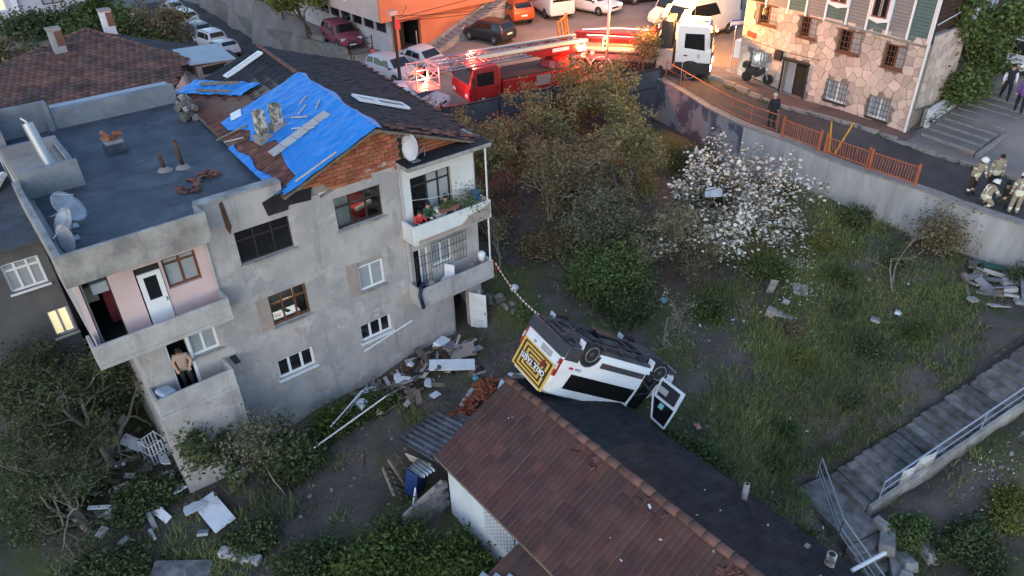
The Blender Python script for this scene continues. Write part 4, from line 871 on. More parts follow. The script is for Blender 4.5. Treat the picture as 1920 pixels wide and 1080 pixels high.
# rear: tailgate, lamps, hazard board with its lettering
bx_ = -2.585
MB().bb((bx_-.012,-.86,.68),(bx_+.02,.86,1.05)).build('tailgate', M['vanwhite'], van, bevel=.01)
for s in (1,-1):
    tl_ = MB().bb((-2.63,s*.985-.06 if s > 0 else -.985,.72),(-2.5,.985 if s > 0 else -.985+.06,1.3)).build('tail_lamp', M['tail'], van, bevel=.02); MB().bb((-2.634,s*.96-.03,.88),(-2.6,s*.96+.03,1.08)).build('reverse_lens', M['lampglass'], tl_)
# concentric yellow / dark rectangles on the rear window, following its slight slope
def rear_pt(y, z, off=0): return Vector((-2.578-off+0*z, y, z))
zc, hz_, hy_ = 1.47, .475, .89
for k in range(9):
    f0, f1 = 1-k/9, 1-(k+1)/9
    o_ = [(y*f0*hy_, zc+z*f0*hz_) for y, z in ((-1,-1),(1,-1),(1,1),(-1,1))]; i_ = [(y*f1*hy_, zc+z*f1*hz_) for y, z in ((-1,-1),(1,-1),(1,1),(-1,1))]
    mb = MB()
    for j in range(4):
        q = [o_[j], o_[(j+1) % 4], i_[(j+1) % 4], i_[j]]; mb.quad(*[rear_pt(*p, .022) for p in q][::-1])
    o = mb.build('hazard_stripe', M['hazy'] if k % 2 == 0 else M['hazb'], van); sd = o.modifiers.new('thick', 'SOLIDIFY'); sd.thickness = .006
MB().add([rear_pt(y, z, .03) for y, z in ((-.72,1.385),(.72,1.385),(.72,1.575),(-.72,1.575))], [(3,2,1,0)]).build('text_band', M['hazb'], van)
text('OKUL TAŞITI', .225, frame(rear_pt(0,1.475,.034), (0,-1,0), (.045,0,1)), M['vinylw'], van, bold=.006)
MB().lathe([(.11,0),(.11,.006)], 16, M=frame(rear_pt(.42,1.22,.03), (0,-1,0), (0,0,1))).build('stop_badge', mat('dark_red_vinyl', (.22,.02,.02), .5), van)
pb = MB().bb((bx_-.03,-.02,.76),(bx_-.01,.55,.9)).build('number_plate', M['board'], van); MB().bb((bx_-.032,.0,.9),(bx_-.02,.53,.93)).build('plate_trim', M['steel'], pb)
MB().bb((bx_-.03,-.42,.88),(bx_-.012,-.3,.94)).build('badge', M['steel'], van)
# red and blue side emblem
mb = MB(); mb.bb((-2.15,.985,.9),(-1.98,.992,.98)); mb.build('emblem', M['redcloth'], van, bevel=.01); text('TÜRK', .11, frame((-1.78,.986,.93), (-1,0,0), (0,0,1)), mat('blue_vinyl', (.06,.08,.35), .5), van)
MB().lathe([(.03,0),(.03,.006)], 10, M=frame((-2.1,1.0,.5), (-1,0,0), (0,0,1))).build('reflector', M['tail'], van)
for x in (-.75,.8): MB().bb((x-.06,.992,.59),(x+.06,1.0,.63)).build('reflector', M['tail'], van)
# front door torn open and swung outwards
dm = Matrix.Translation((1.76,1.0,0)) @ Matrix.Rotation(math.radians(-100), 4, 'Z'); fd = bpy.data.objects.new('front_door', None); COL.objects.link(fd); fd.parent = van; fd.matrix_local = dm
mb = MB(); mb.prism([(0,0,.42),(-1.0,0,.42),(-1.02,0,1.08),(-.1,0,1.08)], (0,-.06,0)); 
for p in (((-.0,-.03,1.0),(-.42,-.03,1.72)),((-.42,-.03,1.72),(-.98,-.03,1.75)),((-.98,-.03,1.75),(-1.0,-.03,1.0))): mb.tube(p, .035, n=6)
mb.build('door_shell', M['vanwhite'], fd); MB().prism([(-.12,-.062,.5),(-.9,-.062,.5),(-.92,-.062,.98),(-.2,-.062,.98)], (0,-.05,0)).build('door_lining', M['plastic'], fd, bevel=.02)
MB().quad((-.1,-.03,1.08),(-.95,-.03,1.08),(-.95,-.03,1.7),(-.44,-.03,1.7)).build('door_glass', M['black'], fd); MB().box((-.35,-.12,.75),(.35,.02,.2)).build('door_pocket', M['board'], fd)
MB().box((-.25,.1,1.15),(.2,.12,.26)).build('wing_mirror', M['plastic'], fd, bevel=.03); MB().bb((-.62,-.1,1.12),(-.45,-.07,1.3)).build('sticker', mat('teal_sticker', (.25,.55,.5), .5), fd)

# ---------------------------------------------------------------- orange building with garage, side stair
ob = thing('orange_building', 'orange rendered building with dark garage opening and outside staircase', 'building')
M['orange'] = mat('orange_render', (.56,.20,.11), .9, col2=(.50,.17,.09), scale=.5, bump=.1, spec=.1); M['peach'] = mat('pale_peach_render', (.50,.38,.34), .9, var=.1, scale=.6, spec=.1); M['pinkwhite'] = mat('dirty_white_render', (.48,.45,.44), .9, var=.15, scale=.8, spec=.1)
mb = MB(); wall(mb, (0,25.4,0), X_, FN, 14.9, 34, 3.0, 6.35, [(15.35,17.15,3.1,6.05)], t=.3); mb.build('wall', M['orange'], ob)
mb = MB(); wall(mb, (14.9,0,0), (0,1,0), (-1,0,0), 25.7, 46, 3.0, 6.35, [(26.4+i*1.75, 27.9+i*1.75, 5.2, 5.95) for i in range(6)], t=.25); mb.build('wall', M['pinkwhite'], ob)
for i in range(6): window(ob, (14.9,0,0), (0,1,0), (-1,0,0), 26.4+i*1.75, 27.9+i*1.75, 5.2, 5.95, M['dframe'], M['dglass'], cols=2, fw=.05)
mb = MB(); mb.bb((13.7,24.85,6.36),(34,25.05,13)); mb.build('wall', M['orange'], ob)
mb = MB(); mb.bb((13.7,25.053,6.36),(13.9,46,13)); mb.build('wall', M['peach'], ob)
mb = MB(); mb.bb((13.9,25.05,6.36),(34,46,6.5)); mb.bb((34,24.85,3),(34.2,46,13)); mb.build('soffit', M['peach'], ob)
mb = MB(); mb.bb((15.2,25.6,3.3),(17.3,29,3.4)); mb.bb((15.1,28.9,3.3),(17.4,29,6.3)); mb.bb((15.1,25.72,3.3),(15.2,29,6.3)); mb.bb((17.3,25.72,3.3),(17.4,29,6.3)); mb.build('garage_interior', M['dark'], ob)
MB().bb((15.4,26.2,3.4),(16.2,26.25,5.9)).build('garage_door', M['plastic'], ob); MB().bb((16.85,25.62,3.4),(16.92,25.68,5.2)).build('door_bar', M['steel'], ob)
for (x0, x1, z0) in ((19.5,21.3,7.1),(24,25.8,7.3),(16,17.6,8.4)): window(ob, (0,24.85,0), X_, FN, x0, x1, z0, z0+1.3, M['upvc'], M['gglass'], cols=2, depth=-.03, sill=M['upvc'])
for y in (29.5,34): window(ob, (13.7,0,0), (0,1,0), (-1,0,0), y, y+1.5, 7.2, 8.6, M['upvc'], M['gglass'], cols=2, depth=-.03, sill=M['upvc'])
MB().tube([(15.2,24.83,6.5),(26,24.83,7.1),(34,24.83,7.2)], .02, n=4).build('cable', M['iron'], ob)
os_ = thing('staircase', 'worn concrete staircase climbing beside the orange building', 'stairs')
for i in range(16): MB().bb((17.5+i*.4,23.95,3.2),(17.5+(i+1)*.4+.05,25.2,3.98+i*.165)).build('step', M['kerb'], os_)
MB().prism([(17.3,23.75,3.3),(24.0,23.75,5.5),(24.0,23.75,6.65),(17.3,23.75,4.02)], (0,.18,0)).build('stringer', M['concrete'], os_)
MB().prism([(17.3,25.22,3.3),(24.0,25.22,5.5),(24.0,25.22,6.7),(17.3,25.22,4.1)], (0,.14,0)).build('stringer', M['concrete'], os_)
for z in (1, 0): pass
gt = thing('iron_gate', 'dark iron driveway gate beside the white side wall', 'gate', (13.2,27.2,3.75))
for x in (-.9,.9): MB().box((x,0,.7),(.06,.06,1.4)).build('post', M['iron'], gt)
for z in (.3,.8,1.25): MB().tube([(-.9,0,z),(.9,0,z)], .025, n=4).build('rail', M['iron'], gt)
for i, (px, py) in enumerate(((12.7,24.7),(11.9,26.0))):
    b_ = thing('street_post', 'low rusty post with red sign plate near the driveway' if i == 0 else 'bare low rusty post beside the driveway trees', 'post', (px,py,zup(px,py))); MB().tube([(0,0,0),(0,0,1.15)], .05, n=6).build('post', M['rust'], b_)
    if i == 0: MB().box((0,-.06,.75),(.32,.03,.4)).build('plate', mat('red_white_plate', (.5,.1,.09), .5, var=.4, scale=6), b_)

# ---------------------------------------------------------------- stone house across the street
sb = thing('stone_building', 'house clad in pale crazy paving stone with grey green timber upper floor', 'building')
SA = Vector((25.9,4.4,0)); su = Vector((-.12752,-.99184,0)); sn = Vector((-.99184,.12752,0)); SLN = 10.7
SH = [(.68,1.95,7.85,8.9,'u'),(3.52,4.6,7.7,8.78,'u'),(5.98,7.28,7.47,8.58,'u'),(8.62,9.74,7.3,8.4,'u'),(.56,1.77,5.4,6.43,'l'),(3.03,4.55,4.45,6.36,'d'),(5.88,7.14,4.92,6.0,'l'),(8.47,9.62,4.75,5.84,'l')]
mb = MB(); wall(mb, SA, su, sn, -.3, SLN, 3.8, 8.98, [h[:4] for h in SH], t=.3); mb.build('wall', mat('stone_mortar', (.24,.20,.175), .95, var=.25, scale=3), sb)
SC = SA+su*SLN
mb = MB(); mb.bb((24.62,-6.18+.2,3.8),(28.9,-6.0+.25,8.95)); mb.build('wall', M['mortar'], sb)
def clip(poly, nx, ny, d):
    out = []
    for i in range(len(poly)):
        p, q = poly[i], poly[(i+1) % len(poly)]; a = nx*p[0]+ny*p[1]-d; b_ = nx*q[0]+ny*q[1]-d
        if a <= 0: out.append(p)
        if a*b_ < 0: t = a/(a-b_); out.append((p[0]+(q[0]-p[0])*t, p[1]+(q[1]-p[1])*t))
    return out
def crazy(parent, O, u, w, x0, x1, z0, z1, holes, size, m, seed, gap=.010, thick=.03, limit=290):
    random.seed(seed); pts = []; tries = 0; area = (x1-x0)*(z1-z0); N = int(area/(size*size*.8))
    while len(pts) < N and tries < N*60:
        tries += 1; p = (rnd(x0, x1), rnd(z0, z1)); r = size*rnd(.55, .95)
        if all((p[0]-q[0])**2+(p[1]-q[1])**2 > r*r for q in pts): pts.append(p)
    u = Vector(u); w = Vector(w); n = 0
    for p in pts:
        if any(h[0]-.06 < p[0] < h[1]+.06 and h[2]-.06 < p[1] < h[3]+.06 for h in holes): continue
        poly = [(x0,z0),(x1,z0),(x1,z1),(x0,z1)]
        for q in pts:
            if q is p: continue
            dx, dy = q[0]-p[0], q[1]-p[1]; L = math.hypot(dx, dy)
            if L > size*3.2: continue
            poly = clip(poly, dx/L, dy/L, (dx*(p[0]+q[0])+dy*(p[1]+q[1]))/2/L-gap*rnd(.6,1.4))
            if len(poly) < 3: break
        for h in holes:
            if len(poly) < 3: break
            a = [h[0]-p[0], p[0]-h[1], h[2]-p[1], p[1]-h[3]]; k = a.index(max(a))
            poly = (clip(poly,1,0,h[0]-.02), clip(poly,-1,0,-h[1]-.02), clip(poly,0,1,h[2]-.02), clip(poly,0,-1,-h[3]-.02))[k]
        if len(poly) < 3 or n >= limit: continue
        MB().prism([Vector(O)+u*x+Vector((0,0,z))+w*.004 for x, z in poly], w*(thick+rnd(-.008,.012))).build('stone', m, parent); n += 1
M['cstone'] = mat('pale_pink_cladding_stone', (.52,.42,.36), .88, var=.14, scale=2.5, rand=.22, huerand=.022, bump=.2, bscale=15, spec=.15)
crazy(sb, SA, su, sn, -.28, SLN, 4.3, 8.95, [h[:4] for h in SH], .47, M['cstone'], 41)
crazy(sb, (24.7,-5.99,0), X_, FN, 0, 4.2, 4.3, 8.9, [], .55, M['cstone'], 43)
M['sdframe'] = mat('red_brown_window_frame', (.20,.075,.04), .55, var=.25, scale=5)
for h in SH:
    if h[4] == 'd': continue
    lit_ = h[0] > 8 and h[4] == 'l'
    wq = window(sb, SA, su, sn, *h[:4], M['sdframe'] if h[4] == 'u' else M['upvc'], M['litwinw'] if 'litwinw' in M and lit_ else (M['gglass'] if h[4] == 'l' else [M['dglass'], M['gglass']]), cols=2, fw=.08, sill=M['sdframe'] if h[4] == 'u' else M['iron'])
    gb = MB(); P = lambda x, z: SA+su*x+Vector((0,0,z))+sn*.1
    nb = 7
    for i in range(nb): x = h[0]+(h[1]-h[0])*i/(nb-1); gb.tube([P(x,h[2]-.03),P(x,h[3]+.03)], .012 if h[4] == 'l' else .01, n=4)
    for i in range(5): z = h[2]+(h[3]-h[2])*i/4; gb.tube([P(h[0]-.04,z),P(h[1]+.04,z)], .012, n=4)
    if h[4] == 'l': gb.build('grille', M['iron'], wq)
    else: gb.build('grille', M['sdframe'], wq)
# doorway with porch frame
d = SH[5]; P = lambda x, z, o=0: SA+su*x+Vector((0,0,z))+sn*o
mb = MB(); 
for x in (d[0]-.06, d[1]+.06): mb.tube([P(x,4.4,.1),P(x,d[3]+.05,.1)], .06, n=4)
mb.tube([P(d[0]-.1,d[3]+.08,.12),P(d[1]+.1,d[3]+.08,.12)], .09, n=4); mb.build('door_surround', M['plastic'], sb)
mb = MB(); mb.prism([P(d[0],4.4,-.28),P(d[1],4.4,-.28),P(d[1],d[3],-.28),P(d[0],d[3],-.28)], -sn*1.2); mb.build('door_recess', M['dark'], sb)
MB().prism([P(d[0]+.02,4.5,-.25),P(d[0]+.55,4.5,-.25),P(d[0]+.55,6.3,-.25),P(d[0]+.02,6.3,-.25)], sn*.03).build('door_leaf', M['concrete_l'], sb)
MB().prism([P(2.35,6.25,.02),P(2.8,6.25,.02),P(2.8,6.75,.02),P(2.35,6.75,.02)], sn*.2).build('meter_box', M['plastic'], sb)
MB().tube([P(.3,4.9,.05),P(2.9,4.65,.05),P(2.95,6.3,.05)], .03, n=5).build('cable', M['iron'], sb); MB().tube([P(0,6.9,.06),P(3,6.75,.06),P(5.2,6.8,.06)], .014, n=4).build('cable', M['iron'], sb)
sg = MB().prism([P(.1,7.05,.04),P(.75,7.0,.04),P(.75,7.3,.04),P(.1,7.35,.04)], sn*.02).build('street_sign', mat('red_street_plate', (.45,.06,.04), .5, var=.3, scale=8), sb)
# timber clad upper floor: separate boards, white posts, windows with scalloped white sills
M['sidA'] = mat('grey_siding', (.24,.225,.22), .8, var=.15, scale=2, spec=.15); M['sidB'] = mat('green_grey_siding', (.10,.155,.15), .8, var=.15, scale=2, spec=.15)
mb = MB(); mb.prism([P(-.3,9.0,-.02),P(SLN,8.72,-.02),P(SLN,13.5,-.02),P(-.3,13.5,-.02)], -sn*.2); mb.build('timber_wall', M['dark'], sb)
posts = [1.1,2.6,3.75,4.95,6.2,7.35,8.5,9.55,10.6]
for k in range(len(posts)-1):
    for j in range(15):
        z = 9.0-.28*(posts[k]/10.7)+j*.155; MB().prism([P(posts[k]+.06,z,.0),P(posts[k+1]-.06,z-.03,.0),P(posts[k+1]-.06,z+.115,.0),P(posts[k]+.06,z+.145,.0)], sn*.035).build('siding_board', M['sidB'] if k % 2 else M['sidA'], sb)
for x in posts: MB().prism([P(x-.05,8.75,.0),P(x+.05,8.75,.0),P(x+.05,13,.0),P(x-.05,13,.0)], sn*.07).build('corner_post', M['upvc'], sb)
for x0, x1, z0 in ((5.1,6.1,9.65),(7.5,8.4,9.35)):
    window(sb, SA+sn*.09, su, sn, x0-.05, x1+.05, z0, z0+1.5, M['upvc'], [M['dglass'], M['gglass']], cols=2, fw=.12, depth=-.02)
    window(sb, SA+sn*.1, su, sn, x0+.05, x1-.05, z0+.1, z0+1.4, M['sdframe'], M['dglass'], cols=2, fw=.07, depth=-.03)
    MB().prism([P(x0-.15,z0-.02,.06),P(x0+.2,z0-.09,.06),P((x0+x1)/2,z0-.16,.06),P(x1-.2,z0-.09,.06),P(x1+.15,z0-.02,.06),P(x1+.15,z0+.06,.06),P(x0-.15,z0+.06,.06)], sn*.06).build('scalloped_sill', M['upvc'], sb)
MB().tube([P(10.72,4.6,.1),P(10.72,8.9,.1),P(10.72,13,.1)], .06, n=8).build('downpipe', M['pipe'], sb); MB().tube([P(5,8.8,.06),P(10.6,8.62,.06)], .05, n=5).build('ledge', M['kerb'], sb)
MB().bb((27,-5.9,8.95),(40,4,9.0)).build('floor_slab', M['dark'], sb)
# brown timber house on the corner stair
bh = thing('timber_house', 'dark brown timber clad house behind the climbing vine', 'house'); M['brown'] = mat('dark_brown_boards', (.075,.04,.03), .75, var=.3, scale=3, spec=.2)
MB().bb((25.0,-5.7,9.0),(42,-5.55,14)).build('wall', M['dark'], bh)
for j in range(22): MB().bb((25.05,-5.76,8.75+j*.2),(42,-5.7,8.93+j*.2)).build('board', M['brown'], bh)
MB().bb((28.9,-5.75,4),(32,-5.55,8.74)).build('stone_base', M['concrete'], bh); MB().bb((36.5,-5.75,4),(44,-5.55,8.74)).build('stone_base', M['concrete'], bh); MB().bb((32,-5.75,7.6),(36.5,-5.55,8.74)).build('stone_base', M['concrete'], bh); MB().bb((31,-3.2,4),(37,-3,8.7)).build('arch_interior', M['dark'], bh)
window(bh, (0,-5.76,0), X_, FN, 31.0,32.3,8.95,10.6, M['upvc'], M['gglass'], cols=2, fw=.1, depth=-.04, sill=M['upvc']); MB().bb((28.9,-6.0,9.0),(29.7,-5.77,9.7)).build('air_conditioner', M['upvc'], bh); MB().tube([(25.2,-5.85,9.3),(28,-5.85,9.6),(36,-5.85,10)], .03, n=5).build('cable', M['pipe'], bh)
# steps, low white wall and gate at the corner
cs = thing('corner_steps', 'broad shallow stone steps rising beside the low white wall', 'stairs')
for i in range(10): x = 25.0+i*.72; MB().prism([(x-.35,-9.4,4.2),(x+.1,-6.75,4.2),(x+.9,-6.75,4.2),(x+.5,-9.4,4.2)], (0,0,.32+i*.085)).build('step', M['asphalt_far'], cs)
for i in range(10): x = 25.0+i*.72; MB().prism([(x-.36,-9.42,4.4),(x+.09,-6.74,4.4),(x+.14,-6.74,4.4),(x-.31,-9.42,4.4)], (0,0,.14+i*.085)).build('step_edge', M['kerb'], cs)
MB().prism([(24.7,-9.6,4.1),(32.5,-9.9,5.0),(32.5,-9.9,5.42),(24.7,-9.6,4.45)], (0,.14,0)).build('side_kerb', M['kerb'], cs)
lw_ = thing('low_wall', 'low whitewashed wall ending in a pillar by the iron gate', 'wall'); MB().prism([(26.2,-6.55,4.2),(31.5,-6.45,4.6),(31.5,-6.45,5.75),(26.2,-6.55,5.35)], (0,.25,0)).build('wall', M['white_wall'], lw_); MB().bb((25.95,-6.62,4.2),(26.2,-6.25,5.4)).build('pillar', M['white_wall'], lw_)
ig = thing('iron_gate', 'narrow black iron gate between stone house and white pillar', 'gate', (25.35,-6.35,4.4), rz=-.15)
for i in range(9): MB().tube([(-.5+i*.125,0,.05),(-.5+i*.125,0,1.3)], .016, n=4).build('bar', M['iron'], ig)
for z in (.15,1.2): MB().tube([(-.55,0,z),(.55,0,z)], .022, n=4).build('rail', M['iron'], ig)
fb = thing('flower_boxes', 'row of small planters on the low white wall', 'planters', (29.3,-6.33,5.62))
for i in range(5): MB().box((-.5+i*.25,0,.12),(.2,.2,.22), taper=1.15).build('pot', M['whiteobj'] if i % 2 else M['tile_ridge'], fb)

# ---------------------------------------------------------------- neighbouring roofs on the left
nh = thing('neighbour_house', 'house with broad weathered red tile roof and grey chimney behind the flat roof', 'house')
Q = [Vector(p) for p in ((-8.0,17.8,7.25),(-2.3,17.2,7.25),(-.4,20.4,7.5),(-3.7,26.6,8.6),(-9.4,23.6,7.9),(-11.5,20.2,7.1))]
mb = MB(); mb.prism(Q, (0,0,-.12)); mb.prism([Q[2], Q[3], Vector((3.2,24.5,6.6)), Vector((2.6,19.6,6.6))], (0,0,-.1)); mb.prism([Q[3], Q[4], Vector((-8,30,6.6)), Vector((-2,31,6.6))], (0,0,-.1)); mb.prism([Q[3], Vector((-2,31,6.6)), Vector((3.2,24.5,6.6))], (0,0,-.1)); mb.build('roof_deck', M['tile_dark'], nh)
random.seed(6)
def polyroof(pts, rowh, colw, down, keep_mat, name, seed):
    """tile courses over an arbitrary planar roof polygon"""
    random.seed(seed); o = pts[0]; nrm = (pts[1]-pts[0]).cross(pts[3]-pts[0]).normalized(); nrm = nrm if nrm.z > 0 else -nrm
    dn = Vector(down); dn = (dn-nrm*dn.dot(nrm)).normalized(); ac = nrm.cross(dn); P2 = [((p-o).dot(ac), (p-o).dot(dn)) for p in pts]
    x0, x1 = min(p[0] for p in P2), max(p[0] for p in P2); y0, y1 = min(p[1] for p in P2), max(p[1] for p in P2); mb = MB(); y = y0
    while y < y1:
        x = x0+(colw/2 if int((y-y0)/rowh) % 2 else 0)
        while x < x1:
            if inside((x+colw/2, y+rowh/2), P2):
                a, b_ = rnd(.0,.012), .035+rnd(-.01,.012); w = colw*.96; h = rowh*1.12
                V = lambda X, Y, z: o+ac*X+dn*Y+nrm*z
                mb.add([V(x,y,a),V(x+w,y,a),V(x+w,y+h,b_),V(x,y+h,b_),V(x+w/2,y,a+.025),V(x+w/2,y+h,b_+.025),V(x,y+h,0),V(x+w,y+h,0)], [(0,4,5,3),(4,1,2,5),(3,5,2,7,6)])
            x += colw
        y += rowh
    ob_ = mb.build(name, keep_mat, nh); ob_['kind'] = 'stuff'; return ob_
M['tile_mid'] = mat('weathered_clay_tile_far', (.165,.078,.058), .88, col2=(.08,.05,.045), scale=.7, island=.3, huerand=.015, spec=.2)
polyroof(Q, .36, .33, (.15,-1,0), M['tile_mid'], 'roof_tiles', 3)
for A, B in ((Q[3], Q[2]), (Q[3], Q[4]), (Q[4], Q[5])):
    k = int((B-A).length/.45)
    for i in range(k): p = A+(B-A)*(i+.5)/k; o = obj('ridge_tile', rcap, nh, loc=p+Vector((0,0,.03))); dd = B-A; o.rotation_euler = (0,0,math.atan2(dd.y, dd.x)-math.pi/2)
MB().prism([(-11.4,20.4,2.5),(-7.9,18.1,2.5),(-2.4,17.5,2.5),(-.7,20.4,2.5),(-3.8,26.3,2.5),(-9.3,23.4,2.5)], (0,0,4.62)).build('wall', M['white_wall'], nh)
MB().bb((-8.1,12.6,2.5),(-3.6,13.1,8.75)).build('party_wall', mat('blue_grey_render', (.36,.38,.41), .9, var=.15), nh)
for x, y, z, lb in ((-5.6,24.2,8.05,'short grey rendered chimney leaning on the neighbouring tile roof'),(-2.4,27.3,8.0,'white and brick chimney at the hip of the neighbouring roof')):
    c = thing('chimney', lb, 'chimney', (x,y,z)); MB().bb((-.3,-.25,-.4),(.3,.25,1.3)).build('stack', M['steel'] if x < -5 else M['whiteobj'], c, bevel=.02); MB().bb((-.33,-.28,1.3),(.33,.28,1.42)).build('cap', M['mortar'], c); MB().bb((-.05,-.27,.5),(.32,-.252,1.25)).build('brick_face', M['tile_ridge'], c)
rh = thing('roof_shed', 'small roof shed with sloping blue grey metal sheet', 'shed', (.7,20.9,6.7)); MB().bb((-1.0,-1.0,0),(1.0,1.2,.6)).build('wall', M['patch'], rh); MB().prism([(-1.35,-1.25,.75),(1.1,-1.25,.62),(1.1,1.4,.95),(-1.35,1.4,1.05)], (0,0,.04)).build('roof_sheet', M['steel'], rh); MB().bb((-.7,-1.02,.1),(.6,-1.002,.5)).build('opening', M['dark'], rh)
MB().bb((.4,-2.2,-.2),(1.6,-1.3,.5)).build('panel', M['steel'], rh)
tag(MB().box((-1.3,17.3,7.0),(1.5,.9,.05), rot=(.1,.12,.35)).build('metal_sheet', M['board']), 'pale loose sheet lying beside the roof shed', 'sheet'); tag(MB().box((-.2,16.6,7.0),(1.0,.8,.05), rot=(-.1,.2,.7)).build('metal_sheet', M['patch']), 'brownish loose sheet beside the roof shed', 'sheet')
# grey house on the far left
gh = thing('grey_house', 'dark grey rendered house with one lit window left of the apartment block', 'house'); M['greyr'] = mat('dark_grey_render', (.125,.125,.125), .93, col2=(.085,.085,.088), scale=.8, bump=.2, spec=.1)
mb = MB(); wall(mb, (0,6.2,0), X_, FN, -22, -10.45, -1.6, 6.5, [(-11.85,-10.72,4.8,5.9),(-11.22,-10.5,2.62,3.72),(-14.6,-13.3,4.6,5.8),(-14.8,-13.6,1.9,3.1)], t=.25); mb.bb((-10.7,6.46,-1.6),(-10.46,11.9,6.5)); mb.bb((-22,11.7,-1.6),(-10.72,11.9,6.5)); mb.build('wall', M['greyr'], gh)
MB().prism([(-22.3,5.8,6.5),(-10.44,5.8,6.5),(-10.44,12.2,7.2),(-22.3,12.2,7.2)], (0,0,.12)).build('roof', M['membrane'], gh)
window(gh, (0,6.2,0), X_, FN, -11.85,-10.72,4.8,5.9, M['upvc'], M['gglass'], cols=3, transom=.3, fw=.08, sill=M['upvc']); window(gh, (0,6.2,0), X_, FN, -11.22,-10.5,2.62,3.72, M['concrete_l'], M['litwin'], cols=2, fw=.08, sill=M['concrete_l']); window(gh, (0,6.2,0), X_, FN, -14.6,-13.3,4.6,5.8, M['upvc'], M['dglass'], cols=2, fw=.08); window(gh, (0,6.2,0), X_, FN, -14.8,-13.6,1.9,3.1, M['upvc'], M['dglass'], cols=2, fw=.08)
# junk heap on the low roof behind
random.seed(55)
for i in range(40):
    o = MB().box((0,0,0),(rnd(.2,.9),rnd(.1,.4),rnd(.05,.25))).build('rubble_piece', random.choice([M['concrete'], M['wood'], M['whiteobj'], M['plastic'], M['steel']])); o.location = (-11.6+rnd(-1.2,.9), 11.3+rnd(-1.6,.8), 7.3+rnd(0,.4)); o.rotation_euler = (rnd(-.6,.6), rnd(-.6,.6), rnd(0,6)); tag(o, 'piece of the junk heap on the low roof behind the parapet', 'rubble', 'junk heap on the grey roof')
# pale house top left
ph = thing('pale_house', 'pale lilac house with glowing yellow window far up the slope', 'house'); mb = MB(); M['lilac'] = mat('lilac_render', (.50,.47,.52), .9, var=.12)
wall(mb, (0,66,0), X_, FN, -14, 4.5, 1, 12, [(-4.3,-3.3,3.6,5.9),(-.3,1.6,3.6,5.6)], t=.3); mb.bb((4.2,66.31,1),(4.5,76,12)); mb.build('wall', M['lilac'], ph); window(ph, (0,66,0), X_, FN, -4.3,-3.3,3.6,5.9, M['upvc'], M['litwin'], cols=1, fw=.12); window(ph, (0,66,0), X_, FN, -.3,1.6,3.6,5.6, M['bframe'], M['gglass'], cols=2, fw=.12, sill=M['upvc'])
for x in (-2.6,-5.4): MB().bb((x-.25,65.7,1),(x+.25,66,8)).build('pilaster', M['upvc'], ph)
MB().bb((-6,64.8,2.4),(2,66,2.7)).build('terrace', M['concrete_l'], ph)
# filler houses beyond the frame top so that the street is enclosed
for i, (x0, y0, x1, y1, h, c) in enumerate(((16,48,30,60,14,'peach'),(38,24,52,40,15,'pinkwhite'),(20,66,40,80,14,'concrete_l'))):
    e = thing('town_house', ('plain peach town house behind the walled garden', 'tall off white town house beyond the parked vans', 'plain grey town house up the side road')[i], 'house'); mb = MB(); wall(mb, (0,y0,0), X_, FN, x0, x1, 2, h, [(x0+1.5+k*3, x0+2.8+k*3, zz, zz+1.4) for k in range(int((x1-x0)/3)-0) if x0+2.8+k*3 < x1 for zz in (6,9)], t=.3); mb.bb((x0,y0+.31,2),(x0+.3,y1,h)); mb.bb((x1-.3,y0+.31,2),(x1,y1,h)); mb.bb((x0+.3,y0+.31,h-.2),(x1-.3,y1,h)); mb.build('wall', M[c], e)
    for k in range(int((x1-x0)/3)):
        for zz in (6,9):
            if x0+2.8+k*3 < x1: window(e, (0,y0,0), X_, FN, x0+1.5+k*3, x0+2.8+k*3, zz, zz+1.4, M['upvc'], M['dglass'], cols=2)

# ---------------------------------------------------------------- vehicles
PROF = {  # x/L, bottom, belt, roof, width factor ; roof of None: bonnet or boot
 'sedan': [(-.5,.38,.66,None,.86),(-.475,.28,.90,None,.94),(-.33,.22,.96,None,.99),(-.19,.2,.93,1.40,1),(-.02,.2,.91,1.45,1),(.11,.2,.90,1.41,1),(.27,.2,.90,None,.99),(.43,.24,.80,None,.95),(.498,.32,.6,None,.84)],
 'hatch': [(-.5,.4,.74,None,.88),(-.485,.3,.94,1.06,.95),(-.41,.24,.95,1.40,.99),(-.25,.2,.93,1.47,1),(-.02,.2,.91,1.49,1),(.12,.2,.90,1.43,1),(.28,.2,.90,None,.99),(.43,.24,.78,None,.95),(.498,.32,.6,None,.84)],
 'suv':   [(-.5,.45,.85,None,.9),(-.485,.35,1.05,1.2,.96),(-.42,.3,1.07,1.58,.99),(-.28,.26,1.05,1.66,1),(-.02,.26,1.04,1.68,1),(.12,.26,1.03,1.6,1),(.26,.26,1.04,None,.99),(.44,.3,.96,None,.96),(.498,.38,.7,None,.88)],
 'van':   [(-.5,.42,.9,1.9,.95),(-.49,.36,1.2,2.3,.97),(-.45,.32,1.25,2.45,1),(-.2,.3,1.25,2.5,1),(.1,.3,1.25,2.5,1),(.24,.3,1.25,2.4,1),(.30,.3,1.2,2.1,1),(.38,.3,1.15,None,.98),(.47,.32,.95,None,.94),(.5,.4,.7,None,.86)]}
def lerp(a, b_, t): return Vector(a)*(1-t)+Vector(b_)*t
